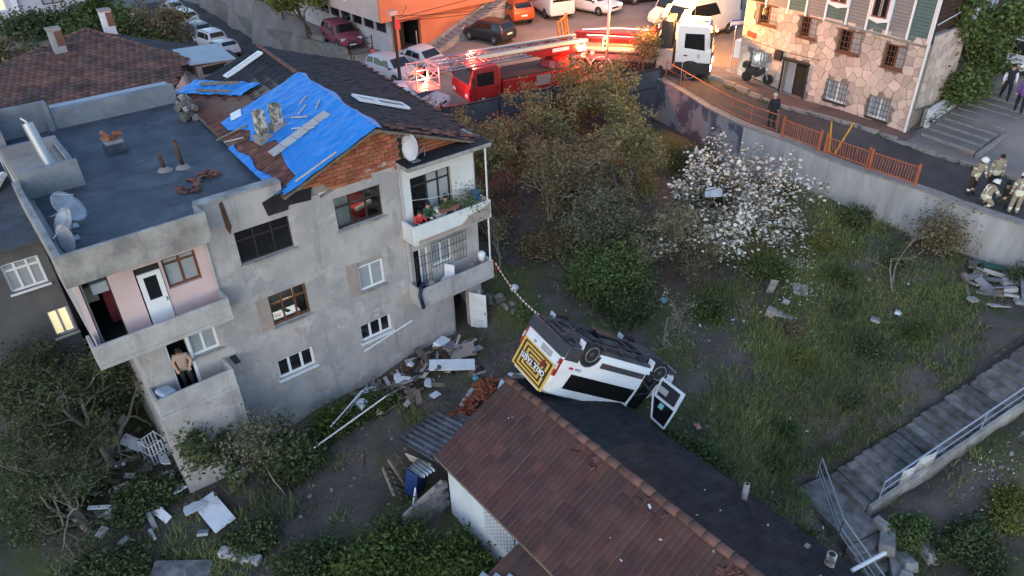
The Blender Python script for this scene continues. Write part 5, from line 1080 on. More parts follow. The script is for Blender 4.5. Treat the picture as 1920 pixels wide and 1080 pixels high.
def car(name, label, cat, kind, x, y, yaw, paint, L=4.2, W=1.74, H=None, group=None, lit=False, z=None, roofpaint=None, longwin=False, boxy=False, taillit=False):
    prof = PROF[kind]; hs_ = (H/1.46 if kind in ('sedan','hatch') else H/1.66 if kind == 'suv' else H/2.5) if H else 1.0
    zc = zup(x, y)+.03 if z is None else z
    e = .9; fx, fy = math.cos(yaw), math.sin(yaw); g = zup
    pf, pr_ = g(x+fx*1.3, y+fy*1.3), g(x-fx*1.3, y-fy*1.3); pl_, pR = g(x-fy*.7, y+fx*.7), g(x+fy*.7, y-fx*.7)
    X3 = Vector((fx*2.6, fy*2.6, pf-pr_)).normalized(); Y3 = Vector((-fy*1.4, fx*1.4, pl_-pR)).normalized(); Z3 = X3.cross(Y3).normalized(); Y3 = Z3.cross(X3)
    t = thing(name, label, cat, group=group); m4 = Matrix((X3, Y3, Z3)).transposed().to_4x4(); m4.translation = (x, y, (pf+pr_+pl_+pR)/4+.03); t.matrix_world = m4
    w = W/2; rings = []; info = []
    for (fx_, zb, zbelt, zr, wf) in prof:
        X = fx_*L; ww = w*wf; zb *= 1; zbelt *= hs_; cab = zr is not None
        zt = zr*hs_ if cab else zbelt+.05; wr = ww*(.80 if kind != 'van' else .90) if cab and zt > zbelt+.25 else ww*.9
        if cab and zt < zbelt+.25: wr = ww*.88
        h = [(ww*.88,zb),(ww,zb+.16),(ww,zbelt-.12),(ww*.965,zbelt),(wr,zt-.05),(wr*.82,zt)]
        rings.append([(X,-a,b_) for a, b_ in h]+[(X,a,b_) for a, b_ in reversed(h)]); info.append((X, ww, zbelt, zt, wr, cab and zt > zbelt+.25))
    body = MB().loft(rings); body.build('body', paint, t, smooth=True, bevel=.02)
    cabs = [i for i, f in enumerate(info) if f[5]]; i0, i1 = cabs[0], cabs[-1]
    gl = M['carglass']
    def sp(i, s, k):  # point on the flank glass: station i, side s, k=0 belt .. 1 roof edge
        X, ww, zb_, zt, wr, _ = info[i]; return Vector((X, s*(ww*.965+(wr-ww*.965)*k+.008), zb_+(zt-.05-zb_)*k))
    def gq(name_, p, par=t):
        o = MB().quad(*p).build(name_, gl, par); sd = o.modifiers.new('thick', 'SOLIDIFY'); sd.thickness = .01; return o
    for s in (1,-1):
        if kind == 'van':
            if longwin: gq('side_window', [sp(i0+1, s, .12), sp(i1-1, s, .12), sp(i1-1, s, .8), sp(i0+1, s, .8)])
            a = lerp(sp(i1-1, s, .1), sp(i1, s, .1), .1); b_ = sp(i1, s, .1)+Vector((.3,0,0)); gq('cab_window', [a, b_, lerp(sp(i1, s, .75), sp(i1-1, s, .75), .2), lerp(sp(i1-1, s, .75), sp(i1, s, .75), .1)])
        else:
            j = i0+(i1-i0)//2; m0, m1 = .1, .86
            for q0, q1 in ((i0, j), (j, i1)):
                a0, a1 = sp(q0, s, m0), sp(q1, s, m0); b0, b1 = sp(q0, s, m1), sp(q1, s, m1)
                fr = Vector((.28 if q1 == i1 else 0, 0, -.02 if q1 == i1 else 0)); bk = Vector((-.22 if q0 == i0 else 0, 0, 0))
                gq('side_window', [lerp(a0, a1, .05)+bk*.6, lerp(a1, a0, .05)+fr*.8, lerp(b1, b0, .05), lerp(b0, b1, .05)])
    F, Fh = info[i1], info[i1+1]; up = Vector((.012,0,.014))
    gq('windshield', [Vector((Fh[0], s*Fh[4]*.92, Fh[3]))*.94+Vector((F[0], s*F[4]*.92, F[3]))*.06+up for s in (-1,1)]+[Vector((F[0], s*F[4]*.84, F[3]))*.94+Vector((Fh[0], s*Fh[4]*.84, Fh[3]))*.06+up for s in (1,-1)])
    Rr, Rb = info[i0], info[i0-1] if i0 > 0 else info[0]; up = Vector((-.014,0,.012))
    if kind == 'van': gq('rear_window', [Vector((-L/2-.012, s*w*.75, 1.35*hs_)) for s in (1,-1)]+[Vector((-L*.492-.012, s*w*.72, 2.05*hs_)) for s in (-1,1)])
    else: gq('rear_window', [Vector((Rb[0], s*Rb[4]*.86, Rb[3]))*.9+Vector((Rr[0], s*Rr[4]*.86, Rr[3]))*.1+up for s in (1,-1)]+[Vector((Rr[0], s*Rr[4]*.82, Rr[3]))*.93+Vector((Rb[0], s*Rb[4]*.82, Rb[3]))*.07+up for s in (-1,1)])
    zl = prof[-2][2]*hs_*.86
    for s in (1,-1):
        MB().box((L*.468, s*w*.70, zl),(.16,.34,.15), rz=-s*.35).build('headlight', M['lit'] if lit else M['lampglass'], t, bevel=.03)
        MB().box((-L*.48, s*w*.80, prof[1][2]*hs_*.9 if kind != 'van' else 1.0),(.10,.26 if kind != 'van' else .1,.17 if kind != 'van' else .5)).build('taillight', M['litred'] if taillit else M['tail'], t, bevel=.02)
        MB().box((info[i1][0]+.18*L*.5, s*(w+.07), prof[i1][2]*hs_+.08),(.13,.16,.11)).build('mirror', M['plastic'], t, bevel=.02)
    MB().box((L*.475, 0, .40),(.14,W*.82,.2)).build('front_bumper', M['plastic'], t, bevel=.04); MB().box((-L*.485, 0, .42),(.12,W*.84,.2)).build('rear_bumper', M['plastic'] if kind != 'sedan' else paint, t, bevel=.04)
    MB().box((L*.496, 0, .56 if kind != 'van' else .6),(.03,W*.4,.12)).build('grille', M['plastic'], t); MB().box((-L*.505, 0, .72 if kind != 'van' else .8),(.03,.5,.11)).build('number_plate', M['plate'], t); MB().box((L*.506, 0, .45),(.02,.5,.1)).build('number_plate', M['plate'], t)
    if roofpaint:
        a, b_ = info[i0], info[i1]; 
        for s in (1,-1): MB().tube([(a[0]+.1, s*a[4]*.9, a[3]+.03),((a[0]+b_[0])/2, s*a[4]*.92, a[3]+.1),(b_[0]-.1, s*b_[4]*.9, b_[3]+.06)], .025, n=5).build('roof_rail', M['plastic'], t)
    r = .31 if kind in ('sedan','hatch') else .35
    wm = wheel_mesh(r, .2, 18)
    for s in (1,-1):
        for X in (-L*.31, L*.30):
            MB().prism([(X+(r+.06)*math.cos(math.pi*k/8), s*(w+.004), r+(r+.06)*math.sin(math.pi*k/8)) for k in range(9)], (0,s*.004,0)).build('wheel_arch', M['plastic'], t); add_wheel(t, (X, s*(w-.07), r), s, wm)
    return t
def paint(name, c, r=.3): return mat(name, c, r, var=.06, scale=2, spec=.5)
P_sil = paint('silver_paint', (.42,.43,.45)); P_wht = paint('white_paint', (.62,.62,.62)); P_blk = paint('black_paint', (.02,.022,.026)); P_org = paint('orange_red_paint', (.42,.075,.02)); P_pur = paint('maroon_paint', (.20,.05,.07)); P_gry = paint('grey_paint', (.2,.21,.22))
h2 = math.pi/2
car('parked_car', 'silver saloon car parked below the orange building staircase', 'car', 'sedan', 14.6,21.6, h2+.1, P_sil, 4.2, 1.7)
car('parked_car', 'pale silver hatchback beside the dark utility pole', 'car', 'hatch', 12.0,20.9, -h2+.12, P_sil, 4.0, 1.7)
car('parked_car', 'black hatchback next to the orange off roader', 'car', 'hatch', 20.6,21.9, h2+.18, P_blk, 3.9, 1.7)
car('parked_car', 'orange off roader with black roof rails on the sloping lot', 'car', 'suv', 24.6,24.2, h2-.25, P_org, 4.3, 1.82, roofpaint=True)
car('parked_van', 'tall white delivery van with dark rear window beside the orange car', 'van', 'van', 28.0,23.9, h2-.36, P_wht, 6.0, 2.05)
car('parked_car', 'white saloon with glowing headlights facing the street', 'car', 'sedan', 30.3,21.3, -h2+.05, P_wht, 4.5, 1.8, lit=True)
car('parked_car', 'black saloon half hidden at the top of the lot', 'car', 'sedan', 35.2,20.6, math.pi-.3, P_blk, 4.4, 1.8)
car('parked_car', 'maroon off roader under the leafy tree in the driveway', 'car', 'suv', 13.75,31.2, -h2-.1, P_pur, 4.2, 1.8)
car('minibus', 'white minibus with long dark side windows behind the recovery truck', 'minibus', 'van', 30.3,11.2, math.pi-.05, P_wht, 6.4, 2.0, H=2.7, longwin=True, lit=False)
car('minibus', 'second white minibus parked behind the one with the long dark windows', 'minibus', 'van', 32.6,14.2, math.pi-.05, P_wht, 6.0, 2.0, H=2.6, longwin=True)
car('parked_car', 'pale car under the rescue basket of the ladder truck', 'car', 'hatch', 9.7,14.7, -h2+.35, P_wht, 4.1, 1.75)
car('parked_van', 'white estate van with roof rails on the side road', 'van', 'suv', 9.6,49.3, h2+.05, P_wht, 4.3, 1.8, H=1.85, roofpaint=True)
car('parked_car', 'grey car with brown reflections in the middle of the side road row', 'car', 'hatch', 10.3,55.0, h2+.05, P_gry, 4.1, 1.75)
car('parked_car', 'white off roader further down the side road row', 'car', 'suv', 10.9,60.6, h2+.05, P_wht, 4.3, 1.8)
car('parked_car', 'silver car at the far end of the side road row', 'car', 'sedan', 11.7,66.6, h2+.05, P_sil, 4.2, 1.75)
car('parked_car', 'white car half hidden behind the neighbouring roof', 'car', 'hatch', 8.9,44.2, h2+.05, P_wht, 4.0, 1.75)
car('parked_van', 'white van beyond the climbing vine at the corner', 'van', 'van', 36.5,-6.9, math.pi-.2, P_wht, 4.6, 1.9, H=2.0)

# ---- ladder fire truck
M['fred'] = mat('fire_engine_red', (.25,.013,.015), .35, var=.12, scale=2, spec=.5); M['fwhite'] = mat('fire_engine_white', (.60,.60,.60), .4, var=.06); M['alu'] = mat('aluminium_ladder', (.30,.32,.36), .4, metal=.5, var=.12); M['cream'] = mat('cream_ladder_rail', (.62,.56,.42), .5, var=.1)
lt = thing('ladder_truck', 'red fire engine with long cream and grey turntable ladder behind the boundary wall', 'fire engine'); yawL = math.atan2(.2,-.98)
m4 = Matrix.Rotation(yawL, 4, 'Z'); m4.translation = (14.9,11.95,zup(14.9,12)+.03); lt.matrix_world = m4     # x forward = towards the side road
mb = MB(); mb.loft([[(x,-1.15,.5),(x,-1.18,1.2),(x,-1.1,zt),(x,1.1,zt),(x,1.18,1.2),(x,1.15,.5)] for x, zt in ((1.5,2.1),(1.7,2.25),(3.1,2.2),(3.45,1.35),(3.5,.9))]); mb.build('cab', M['fred'], lt, bevel=.06)
for s in (1,-1):
    MB().bb((1.95,s*1.165-.015,1.25),(2.95,s*1.165+.015,1.95)).build('cab_window', M['carglass'], lt); MB().bb((1.9,s*1.19-.01,.6),(3.0,s*1.19+.01,1.2)).build('cab_door', M['fred'], lt); MB().box((3.3,s*1.32,1.6),(.1,.2,.4)).build('mirror', M['plastic'], lt)
    MB().box((3.5,s*.85,.75),(.08,.35,.2)).build('headlight', M['lampglass'], lt, bevel=.03)
MB().quad((3.13,-.95,2.15),(3.13,.95,2.15),(3.46,1.0,1.4),(3.46,-1.0,1.4)).build('windshield', M['carglass'], lt)
mb = MB(); mb.bb((-3.9,-1.18,.55),(1.4,1.18,1.35)); mb.build('body', M['fred'], lt, bevel=.03)
for i in range(5):
    for s in (1,-1): MB().bb((-3.7+i*1.02,s*1.19-.012,.7),(-2.78+i*1.02,s*1.19+.012,1.28)).build('locker_door', M['alu'] if i == 2 else M['fred'], lt)
MB().bb((-3.9,-1.1,1.36),(1.35,1.1,1.42)).build('deck', M['iron'], lt); MB().lathe([(.9,1.42),(.8,1.75),(.5,1.85)], 18, M=Matrix.Translation((-2.6,0,0))).build('turntable', M['fred'], lt)
MB().bb((-3.3,-.45,1.85),(-2.2,.45,2.2)).build('ladder_cradle', M['fred'], lt)
# ladder: nested lattice sections
def ladder_sec(x0, x1, hw, z0, z1, rail, rung, nm):
    mb = MB()
    for s in (1,-1):
        mb.tube([(x0,s*hw,z0),(x1,s*hw,z0)], .05, n=4); mb.tube([(x0,s*hw,z1),(x1,s*hw,z1)], .045, n=4)
        k = int((x1-x0)/.55)
        for i in range(k): xa = x0+(x1-x0)*i/k; xb = x0+(x1-x0)*(i+1)/k; mb.tube([(xa,s*hw,z0 if i % 2 else z1),(xb,s*hw,z1 if i % 2 else z0)], .022, n=4)
    o = mb.build(nm, rail, lt); mb = MB(); k = int((x1-x0)/.32)
    for i in range(k+1): x = x0+(x1-x0)*i/k; mb.tube([(x,-hw,z0),(x,hw,z0)], .018, n=4)
    mb.build('rungs', rung, o)
ladder_sec(-4.3,4.9,.55,2.2,2.62,M['alu'],M['alu'],'ladder_section'); ladder_sec(-4.0,5.3,.42,2.30,2.72,M['alu'],M['alu'],'ladder_section')
for s in (1,-1): MB().bb((-4.4,s*.62-.07,2.56),(2.6,s*.62+.07,2.74)).build('top_rail', M['cream'], lt, bevel=.02)
for s in (1,-1): MB().prism([(-4.3,s*.68,2.12),(-1.2,s*.68,2.12),(-.2,s*.68,2.5),(-4.3,s*.68,2.55)], (0,.02*s,0)).build('side_board', M['fred'], lt); MB().box((-2.6,s*.705,2.38),(1.1,.012,.2)).build('board_letters', M['fwhite'], lt); MB().prism([(-4.35,s*.70,2.1),(-3.75,s*.70,2.1),(-4.2,s*.70,2.55)], (0,.015*s,0)).build('hazard_panel', M['fwhite'], lt)
# rescue basket hanging at the ladder tip
mb = MB()
for z in (1.55,2.05,2.55):
    mb.tube([(5.0,-.75,z),(6.3,-.75,z),(6.3,.75,z),(5.0,.75,z)], .03, n=4, closed=True)
for x in (5.0,5.65,6.3):
    for y in (-.75,.75): mb.tube([(x,y,1.4),(x,y,2.6)], .03, n=4)
for y in (-.75,.75): mb.tube([(5.0,y,1.5),(6.3,y,2.5)], .022, n=4); mb.tube([(6.3,y,1.5),(5.0,y,2.5)], .022, n=4)
bk = mb.build('basket', M['alu'], lt); MB().bb((5.0,-.75,1.36),(6.3,.75,1.42)).build('basket_floor', M['alu'], bk); MB().bb((5.3,-.77,1.9),(5.9,-.75,2.2)).build('control_box', M['fred'], bk)
def beacon(parent, P, m, col, power, dims=(.28,.28,.16), nm='beacon', hgt=.35, size=.12):
    MB().box(P, dims).build(nm, m, parent, bevel=.04); light(nm+'_light', (P[0], P[1], P[2]+hgt), col, power, parent, size)
beacon(lt, (2.5,-.5,2.34), M['litred'], (1,.10,.05), 700, (.5,.3,.16)); beacon(lt, (5.9,.9,1.75), M['litred'], (1,.10,.06), 420, (.2,.2,.2)); beacon(lt, (-4.0,.95,1.9), M['litred'], (1,.12,.05), 420, (.2,.2,.2))
light('basket_work_light', (5.6,0,1.9), (1,.35,.12), 60, lt)
wt = wheel_mesh(.5,.3,20)
for X in (2.6,-1.6,-2.9):
    for s in (1,-1): add_wheel(lt, (X, s*1.0, .5), s, wt)
for s in (1,-1):
    MB().bb((-1.1,s*1.55-.3,.25),(-.75,s*1.55+.3,.45)).build('outrigger', M['fred'], lt); MB().tube([(-.92,s*1.85,.4),(-.92,s*1.85,.03)], .06, n=6).build('outrigger_leg', M['steel'], lt)
# ---- recovery truck with crane
ct = thing('recovery_truck', 'white cab recovery truck with grey flatbed, folded crane and amber beacons', 'truck'); yawC = -0.97
m4 = Matrix.Rotation(yawC, 4, 'Z'); m4.translation = (22.4,9.57,zup(22.4,9.57)+.04); ct.matrix_world = m4 @ Matrix.Scale(1.06, 4)
mb = MB(); mb.loft([[(x,-1.2,1.05),(x,-1.22,1.7),(x,-1.14,zt),(x,1.14,zt),(x,1.22,1.7),(x,1.2,1.05)] for x, zt in ((2.3,2.95),(2.45,3.05),(3.95,3.0),(4.15,1.95),(4.2,1.1))]); mb.build('cab', P_wht, ct, bevel=.06)
mb = MB(); mb.bb((2.3,-1.21,.45),(4.22,1.21,1.045)); mb.build('cab_base', M['plastic'], ct, bevel=.04)
MB().quad((3.99,-1.02,2.92),(3.99,1.02,2.92),(4.17,1.1,2.0),(4.17,-1.1,2.0)).build('windshield', M['carglass'], ct)
for s in (1,-1):
    MB().prism([(2.75,s*1.19,1.85),(3.85,s*1.21,1.75),(3.75,s*1.17,2.6),(2.75,s*1.17,2.6)], (0,s*.03,0)).build('cab_window', M['carglass'], ct); MB().box((2.85,s*1.23,1.45),(.18,.03,.06)).build('door_handle', M['plastic'], ct); MB().box((3.55,s*1.235,1.45),(.16,.012,.2)).build('door_emblem', M['board'], ct)
    MB().box((4.22,s*.85,.75),(.1,.45,.26)).build('headlight', M['lit'], ct, bevel=.04); MB().box((4.15,s*1.42,2.2),(.1,.14,.55)).build('mirror', M['plastic'], ct, bevel=.03)
    for X in (3.15,-1.75,-3.0): 
        add_wheel(ct, (X, s*1.02, .52), s, wheel_mesh(.52,.32,22))
        MB().loft([[(X+.68*math.cos(a), s*.85, .52+.66*math.sin(a)),(X+.68*math.cos(a), s*1.24, .52+.66*math.sin(a)),(X+.60*math.cos(a), s*1.24, .52+.58*math.sin(a)),(X+.60*math.cos(a), s*.85, .52+.58*math.sin(a))] for a in [math.pi*k/10 for k in range(11)]]).build('mudguard', M['plastic'] if X > 0 else M['fwhite'], ct)
MB().box((3.3,0,3.07),(.7,.65,.06)).build('roof_hatch', M['board'], ct); MB().tube([(2.35,-1.0,3.1),(2.35,1.0,3.1)], .05, n=6).build('light_bar', M['plastic'], ct)
MB().box((4.24,0,1.35),(.05,1.5,.45)).build('grille', M['plastic'], ct); MB().box((4.26,.0,.6),(.03,.55,.13)).build('number_plate', M['plate'], ct)
M['greybody'] = mat('red_lit_grey_body', (.25,.17,.15), .6, var=.2, scale=2)  # grey body colour warmed with the red lighting on its side
mb = MB(); mb.bb((-4.1,-1.22,.95),(1.2,1.22,1.45)); mb.build('body', M['greybody'], ct, bevel=.03); mb = MB(); mb.bb((-4.0,-1.23,1.30),(1.1,1.23,1.42)); mb.build('side_band', M['plastic'], ct)
for i, x in enumerate((-3.2,-2.7,-2.3)): MB().lathe([(.13,0),(.13,.02)], 12, M=Matrix.Translation((x,-1.23,1.33)) @ Matrix.Rotation(math.pi/2, 4, 'X')).build('emblem', M['fwhite'] if i else M['tail'], ct)
MB().bb((-4.2,-1.2,1.452),(1.2,1.2,1.52)).build('flatbed', M['cream'], ct); MB().bb((1.3,-1.15,.6),(2.15,1.15,1.7)).build('tool_box', mat('pinkish_tool_box', (.40,.29,.26), .6, var=.15), ct, bevel=.03); MB().bb((-4.05,-1.1,.5),(1.2,1.1,.94)).build('chassis', M['plastic'], ct)
# crane: red boom folded over the bed, orange rear cage
mb = MB(); mb.box((-1.3,.25,1.95),(4.6,.42,.4)); mb.box((-1.0,-.35,1.85),(3.4,.28,.28)); mb.build('crane_boom', M['fred'], ct, bevel=.05); MB().box((.9,.1,2.0),(.5,.6,1.0)).build('crane_column', M['fred'], ct, bevel=.06); mb = MB(); mb.tube([(-3.2,.2,2.2),(-1,.25,2.35),(.6,.2,2.35)], .07, n=8); mb.tube([(-2.8,-.35,2.05),(.5,-.35,2.05)], .05, n=8); mb.build('hydraulic_ram', M['chrome'], ct)
mb = MB()
for y in (-1.0,-.2,.6,1.1): mb.tube([(-4.2,y,1.5),(-4.4,y,2.9)], .06, n=5)
for z in (1.9,2.85): mb.tube([(-4.3,-1.0,z),(-4.3,1.1,z)], .05, n=5)
mb.build('rear_cage', mat('orange_crane_paint', (.45,.14,.03), .5, var=.2), ct)
mb = MB(); mb.box((1.75,0,2.4),(.6,1.9,1.5)); mb.build('headboard', M['iron'], ct, bevel=.03); random.seed(8)
mb = MB()
for i in range(26): a = rnd(0, 6); p = Vector((1.55+rnd(-.4,.3), rnd(-1,1), 3.0+rnd(-.6,.3))); mb.tube([p, p+Vector((rnd(-.4,.4),rnd(-.5,.5),rnd(-.7,.2))), p+Vector((rnd(-.6,.3),rnd(-.5,.5),-.9))], .035, n=5)
mb.build('hoses', M['iron'], ct)
mb = MB(); mb.tube([(1.3,-.7,1.7),(1.55,-.7,3.4)], .04, n=5); mb.tube([(1.3,.9,1.7),(1.55,.9,3.4)], .04, n=5); mb.tube([(1.55,-1.1,3.4),(1.55,1.1,3.4)], .05, n=5); mb.build('lamp_frame', M['steel'], ct)
for y, pw in ((-1.0,1500),(.1,500),(1.0,450)): beacon(ct, (1.55,y,3.5), M['litamber'], (1,.45,.10), pw, (.24,.5,.12))
beacon(ct, (2.5,1.15,3.2), M['litamber'], (1,.5,.12), 700, (.2,.6,.14)); beacon(ct, (4.3,1.4,2.2), M['litamber'], (1,.38,.13), 420, (.12,.12,.12), hgt=.2)
for s in (1,-1): light('headlight_beam', (4.45,s*.85,.75), (1,.93,.8), 55, ct, .08, 'SPOT', (math.pi/2-.12, 0, -math.pi/2), math.radians(80))
# ---- motorcycles
def motorbike(label, P, yaw, c):
    t = thing('motorcycle', label, 'motorcycle', P, yaw); wm = wheel_mesh(.3,.12,18); 
    for X in (-.62,.62): add_wheel(t, (X,0,.3), 1, wm)
    MB().loft([[(x,-w,z0),(x,-w,z1),(x,w,z1),(x,w,z0)] for x, w, z0, z1 in ((-.75,.08,.62,.72),(-.3,.15,.45,.8),(0,.14,.35,.75),(.25,.13,.5,.92),(.45,.06,.7,.95))]).build('body', c, t, bevel=.04); MB().box((-.3,0,.83),(.65,.26,.1)).build('seat', M['plastic'], t, bevel=.04)
    mb = MB(); mb.tube([(.62,.08,.3),(.4,.06,1.0)], .03, n=6); mb.tube([(.62,-.08,.3),(.4,-.06,1.0)], .03, n=6); mb.tube([(.3,-.36,1.05),(.42,0,1.02),(.3,.36,1.05)], .02, n=6); mb.build('fork', M['steel'], t); MB().box((.5,0,.86),(.12,.18,.18)).build('headlight', M['lampglass'], t, bevel=.04); MB().box((-.72,0,.95),(.38,.36,.32)).build('top_box', M['plastic'], t, bevel=.04)
    return t
motorbike('dark motorcycle parked by the white minibuses', (33.3,17.0,zup(33.3,17)), -2.3, M['fred']); motorbike('motorcycle leaning at the wall of the stone house', (25.1,2.75,zup(25.1,2.7)+.14), -1.35, M['plastic'])

# ---------------------------------------------------------------- vegetation
def np_mesh(name, V, F, material, parent=None, k=4):
    me = bpy.data.meshes.new(name); V = np.asarray(V, np.float32); F = np.asarray(F, np.int32)
    me.vertices.add(len(V)); me.vertices.foreach_set('co', V.ravel()); me.loops.add(F.size); me.loops.foreach_set('vertex_index', F.ravel())
    me.polygons.add(len(F)); me.polygons.foreach_set('loop_start', np.arange(0, F.size, k, dtype=np.int32))
    for m_ in (material if isinstance(material, (list, tuple)) else [material]): me.materials.append(m_)
    me.update(calc_edges=True); return obj(name, me, parent)
def leaf_quads(rng, C, size, flat=.0, asp=.5):
    """one pointed leaf per centre: 4 verts, random orientation"""
    n = len(C); d = rng.normal(size=(n,3)); d[:,2] *= (1-flat); d /= np.linalg.norm(d, axis=1)[:,None]
    q = rng.normal(size=(n,3)); q[:,2] += flat*2; u = np.cross(d, q); u /= (np.linalg.norm(u, axis=1)[:,None]+1e-9)
    s = size*rng.uniform(.55, 1.35, n)[:,None]; V = np.stack([C-d*s, C+u*s*asp-d*s*.1, C+d*s, C-u*s*asp-d*s*.1], 1).reshape(-1,3)
    return V, np.arange(4*n).reshape(-1,4)
def grow(rng, P, D, L, r, depth, out, tips, spread=.6, upb=.15, nseg=3, kids=(2,4), shrink=.72):
    pts = [Vector(P)]; rs = [r]; d = Vector(D).normalized()
    for i in range(nseg):
        d = (d+Vector(rng.normal(size=3))*.16+Vector((0,0,upb*.3))).normalized(); pts.append(pts[-1]+d*L/nseg); rs.append(r*(1-(1-shrink)*(i+1)/nseg))
    out.append((pts, rs, depth))
    if depth <= 0: tips.append((pts[-1], d)); tips.append((pts[-2], d)); return
    for k in range(int(rng.integers(kids[0], kids[1]+1))):
        nd = (d+Vector(rng.normal(size=3))*spread+Vector((0,0,upb))).normalized(); j = int(rng.integers(1, nseg+1)) if k else nseg
        grow(rng, pts[j], nd, L*shrink*rng.uniform(.75,1.15), rs[j]*.72, depth-1, out, tips, spread, upb, nseg, kids, shrink)
def tree(name, label, cat, P, h, seed, leafm, nleaf, lsize, barkm=None, depth=4, spread=.6, upb=.15, kids=(2,4), trunk=.3, rad=.09, stems=1, clump=.35, lean=(0,0), group=None, flat=.2, extra=None, asp=.5, low=0.0):
    rng = np.random.default_rng(seed); t = thing(name, label, cat, P, group=group); out = []; tips = []
    for s in range(stems):
        a = rng.uniform(0, 6.28); sp_ = .0 if stems == 1 else .35
        grow(rng, (rng.uniform(-.15,.15)*(stems > 1), rng.uniform(-.15,.15)*(stems > 1), -.15), (lean[0]+sp_*math.cos(a), lean[1]+sp_*math.sin(a), 1), h*trunk, rad/(stems**.4), depth, out, tips, spread, upb, 3, kids)
    mb = MB()
    for pts, rs, dp in out: mb.tube(pts, rs, n=7 if dp >= depth-1 else (4 if dp > 0 else 3), cap=False)
    # scale the whole skeleton to the wanted height
    zs = max(v[2] for v in mb.v); k = h/max(zs, .1); mb.v = [(x*k, y*k, z*k) for x, y, z in mb.v]
    mb.build('trunk', barkm or M['bark'], t, smooth=True)
    T = np.array([list(p*k) for p, d in tips], np.float32)
    idx = rng.integers(0, len(T), nleaf); w = rng.uniform(.3, 1.0, len(T))[idx]
    C = T[idx]+rng.normal(size=(nleaf,3))*(clump*w)[:,None]*np.array([1,1,.75]); C = C[C[:,2] > low+.05]
    V, F = leaf_quads(rng, C, lsize, flat, asp); np_mesh('crown', V, F, leafm, t)
    if extra:
        m2, n2, s2, asp2 = extra; idx = rng.integers(0, len(T), n2); C2 = T[idx]+rng.normal(size=(n2,3))*clump*.75; 
        V, F = leaf_quads(rng, C2, s2, .3, asp2); np_mesh('blossom', V, F, m2, t)
    return t
def bush(name, label, P, rx, ry, h, seed, leafm, nleaf, lsize, group=None, cat='bush', stems=9):
    rng = np.random.default_rng(seed); t = thing(name, label, cat, P, group=group); mb = MB(); T = []
    for i in range(stems*3):
        a = rng.uniform(0, 6.28); rr = math.sqrt(rng.uniform(0,1)); e = Vector((rx*rr*math.cos(a), ry*rr*math.sin(a), h*(1-.6*rr*rr)*rng.uniform(.55,1)))
        m_ = e*.5+Vector(rng.normal(size=3))*.12; mb.tube([(e.x*.15, e.y*.15, -.1), m_, e], [.03,.018,.008], n=4, cap=False); T += [e, (e+m_)/2, m_, e*.85+Vector((0,0,-.1))]
    mb.build('stems', M['bark'], t); T = np.array([list(p) for p in T]); idx = rng.integers(0, len(T), nleaf)
    C = T[idx]+rng.normal(size=(nleaf,3))*np.array([.26,.26,.2])*max(.6, h/1.2); C = C[C[:,2] > -.05]; V, F = leaf_quads(rng, C, lsize, .3); np_mesh('foliage', V, F, leafm, t)
    return t
Lo = leafmat('olive_brown_leaves', (.225,.215,.09), (.165,.15,.072), hue=.04, island=.5); Lg = leafmat('fresh_green_leaves', (.125,.17,.055), (.08,.12,.04)); Ld = leafmat('dark_green_leaves', (.088,.112,.045), (.06,.082,.034)); Lr = leafmat('reddish_brown_leaves', (.205,.165,.085), (.155,.12,.068), hue=.03)
Lm = leafmat('mid_green_leaves', (.085,.12,.03), (.05,.08,.024)); Lk = leafmat('dull_grey_green_leaves', (.088,.108,.048), (.058,.072,.036)); Lg2 = leafmat('grey_green_leaves', (.18,.175,.105), (.125,.122,.078)); Bl = leafmat('white_blossom', (.76,.73,.67), (.60,.57,.52), trans=.3, island=.15, hue=.01); Ly = leafmat('yellow_green_leaves', (.19,.19,.045), (.11,.12,.03))
tree('brown_tree', 'olive brown tree nearest the corner of the apartment block', 'tree', (8.2,6.2,zlow(8.2,6.2)), 4.8, 1, Lo, 9000, .075, stems=4, spread=.8, rad=.12, depth=5, kids=(2,3), barkm=M['barkpale'], clump=.28)
tree('brown_tree', 'olive brown tree growing against the dark boundary wall', 'tree', (12.3,6.6,zlow(12.3,6.6)), 4.8, 2, Lo, 9000, .075, stems=4, spread=.8, rad=.12, depth=5, kids=(2,3), barkm=M['barkpale'], clump=.28)
tree('brown_tree', 'olive tree at the bend of the retaining wall', 'tree', (16.3,5.2,zlow(16.3,5.2)), 4.5, 3, Lo, 8500, .075, stems=4, spread=.8, rad=.12, depth=5, kids=(2,3), barkm=M['barkpale'], clump=.28)
tree('brown_tree', 'reddish brown tree in the thick of the garden', 'tree', (9.3,2.6,zlow(9.3,2.6)), 4.1, 4, Lr, 7500, .07, stems=4, spread=.8, rad=.11, depth=5, kids=(2,3), barkm=M['barkpale'], clump=.28)
tree('brown_tree', 'olive brown tree between the garden thicket and the blossom tree', 'tree', (13.2,1.6,zlow(13.2,1.6)), 4.2, 5, Lo, 8500, .075, stems=4, spread=.8, rad=.11, depth=5, kids=(2,3), barkm=M['barkpale'], clump=.28)
tree('brown_tree', 'sparse rusty tree rising behind the right balconies', 'tree', (5.9,8.6,zlow(5.9,8.6)), 4.6, 6, Lr, 6000, .075, stems=2, spread=.7, rad=.1)
tree('brown_tree', 'olive tree at the foot of the dark boundary wall under the street lamp', 'tree', (17.3,7.4,zlow(17.3,7.4)), 4.2, 61, Lo, 7000, .075, stems=3, spread=.75)
tree('twiggy_tree', 'grey green twiggy tree in front of the blossom tree', 'tree', (11.0,-3.9,zlow(11,-3.9)), 4.1, 7, Lg2, 9000, .06, stems=3, spread=.6, upb=.25, rad=.1)
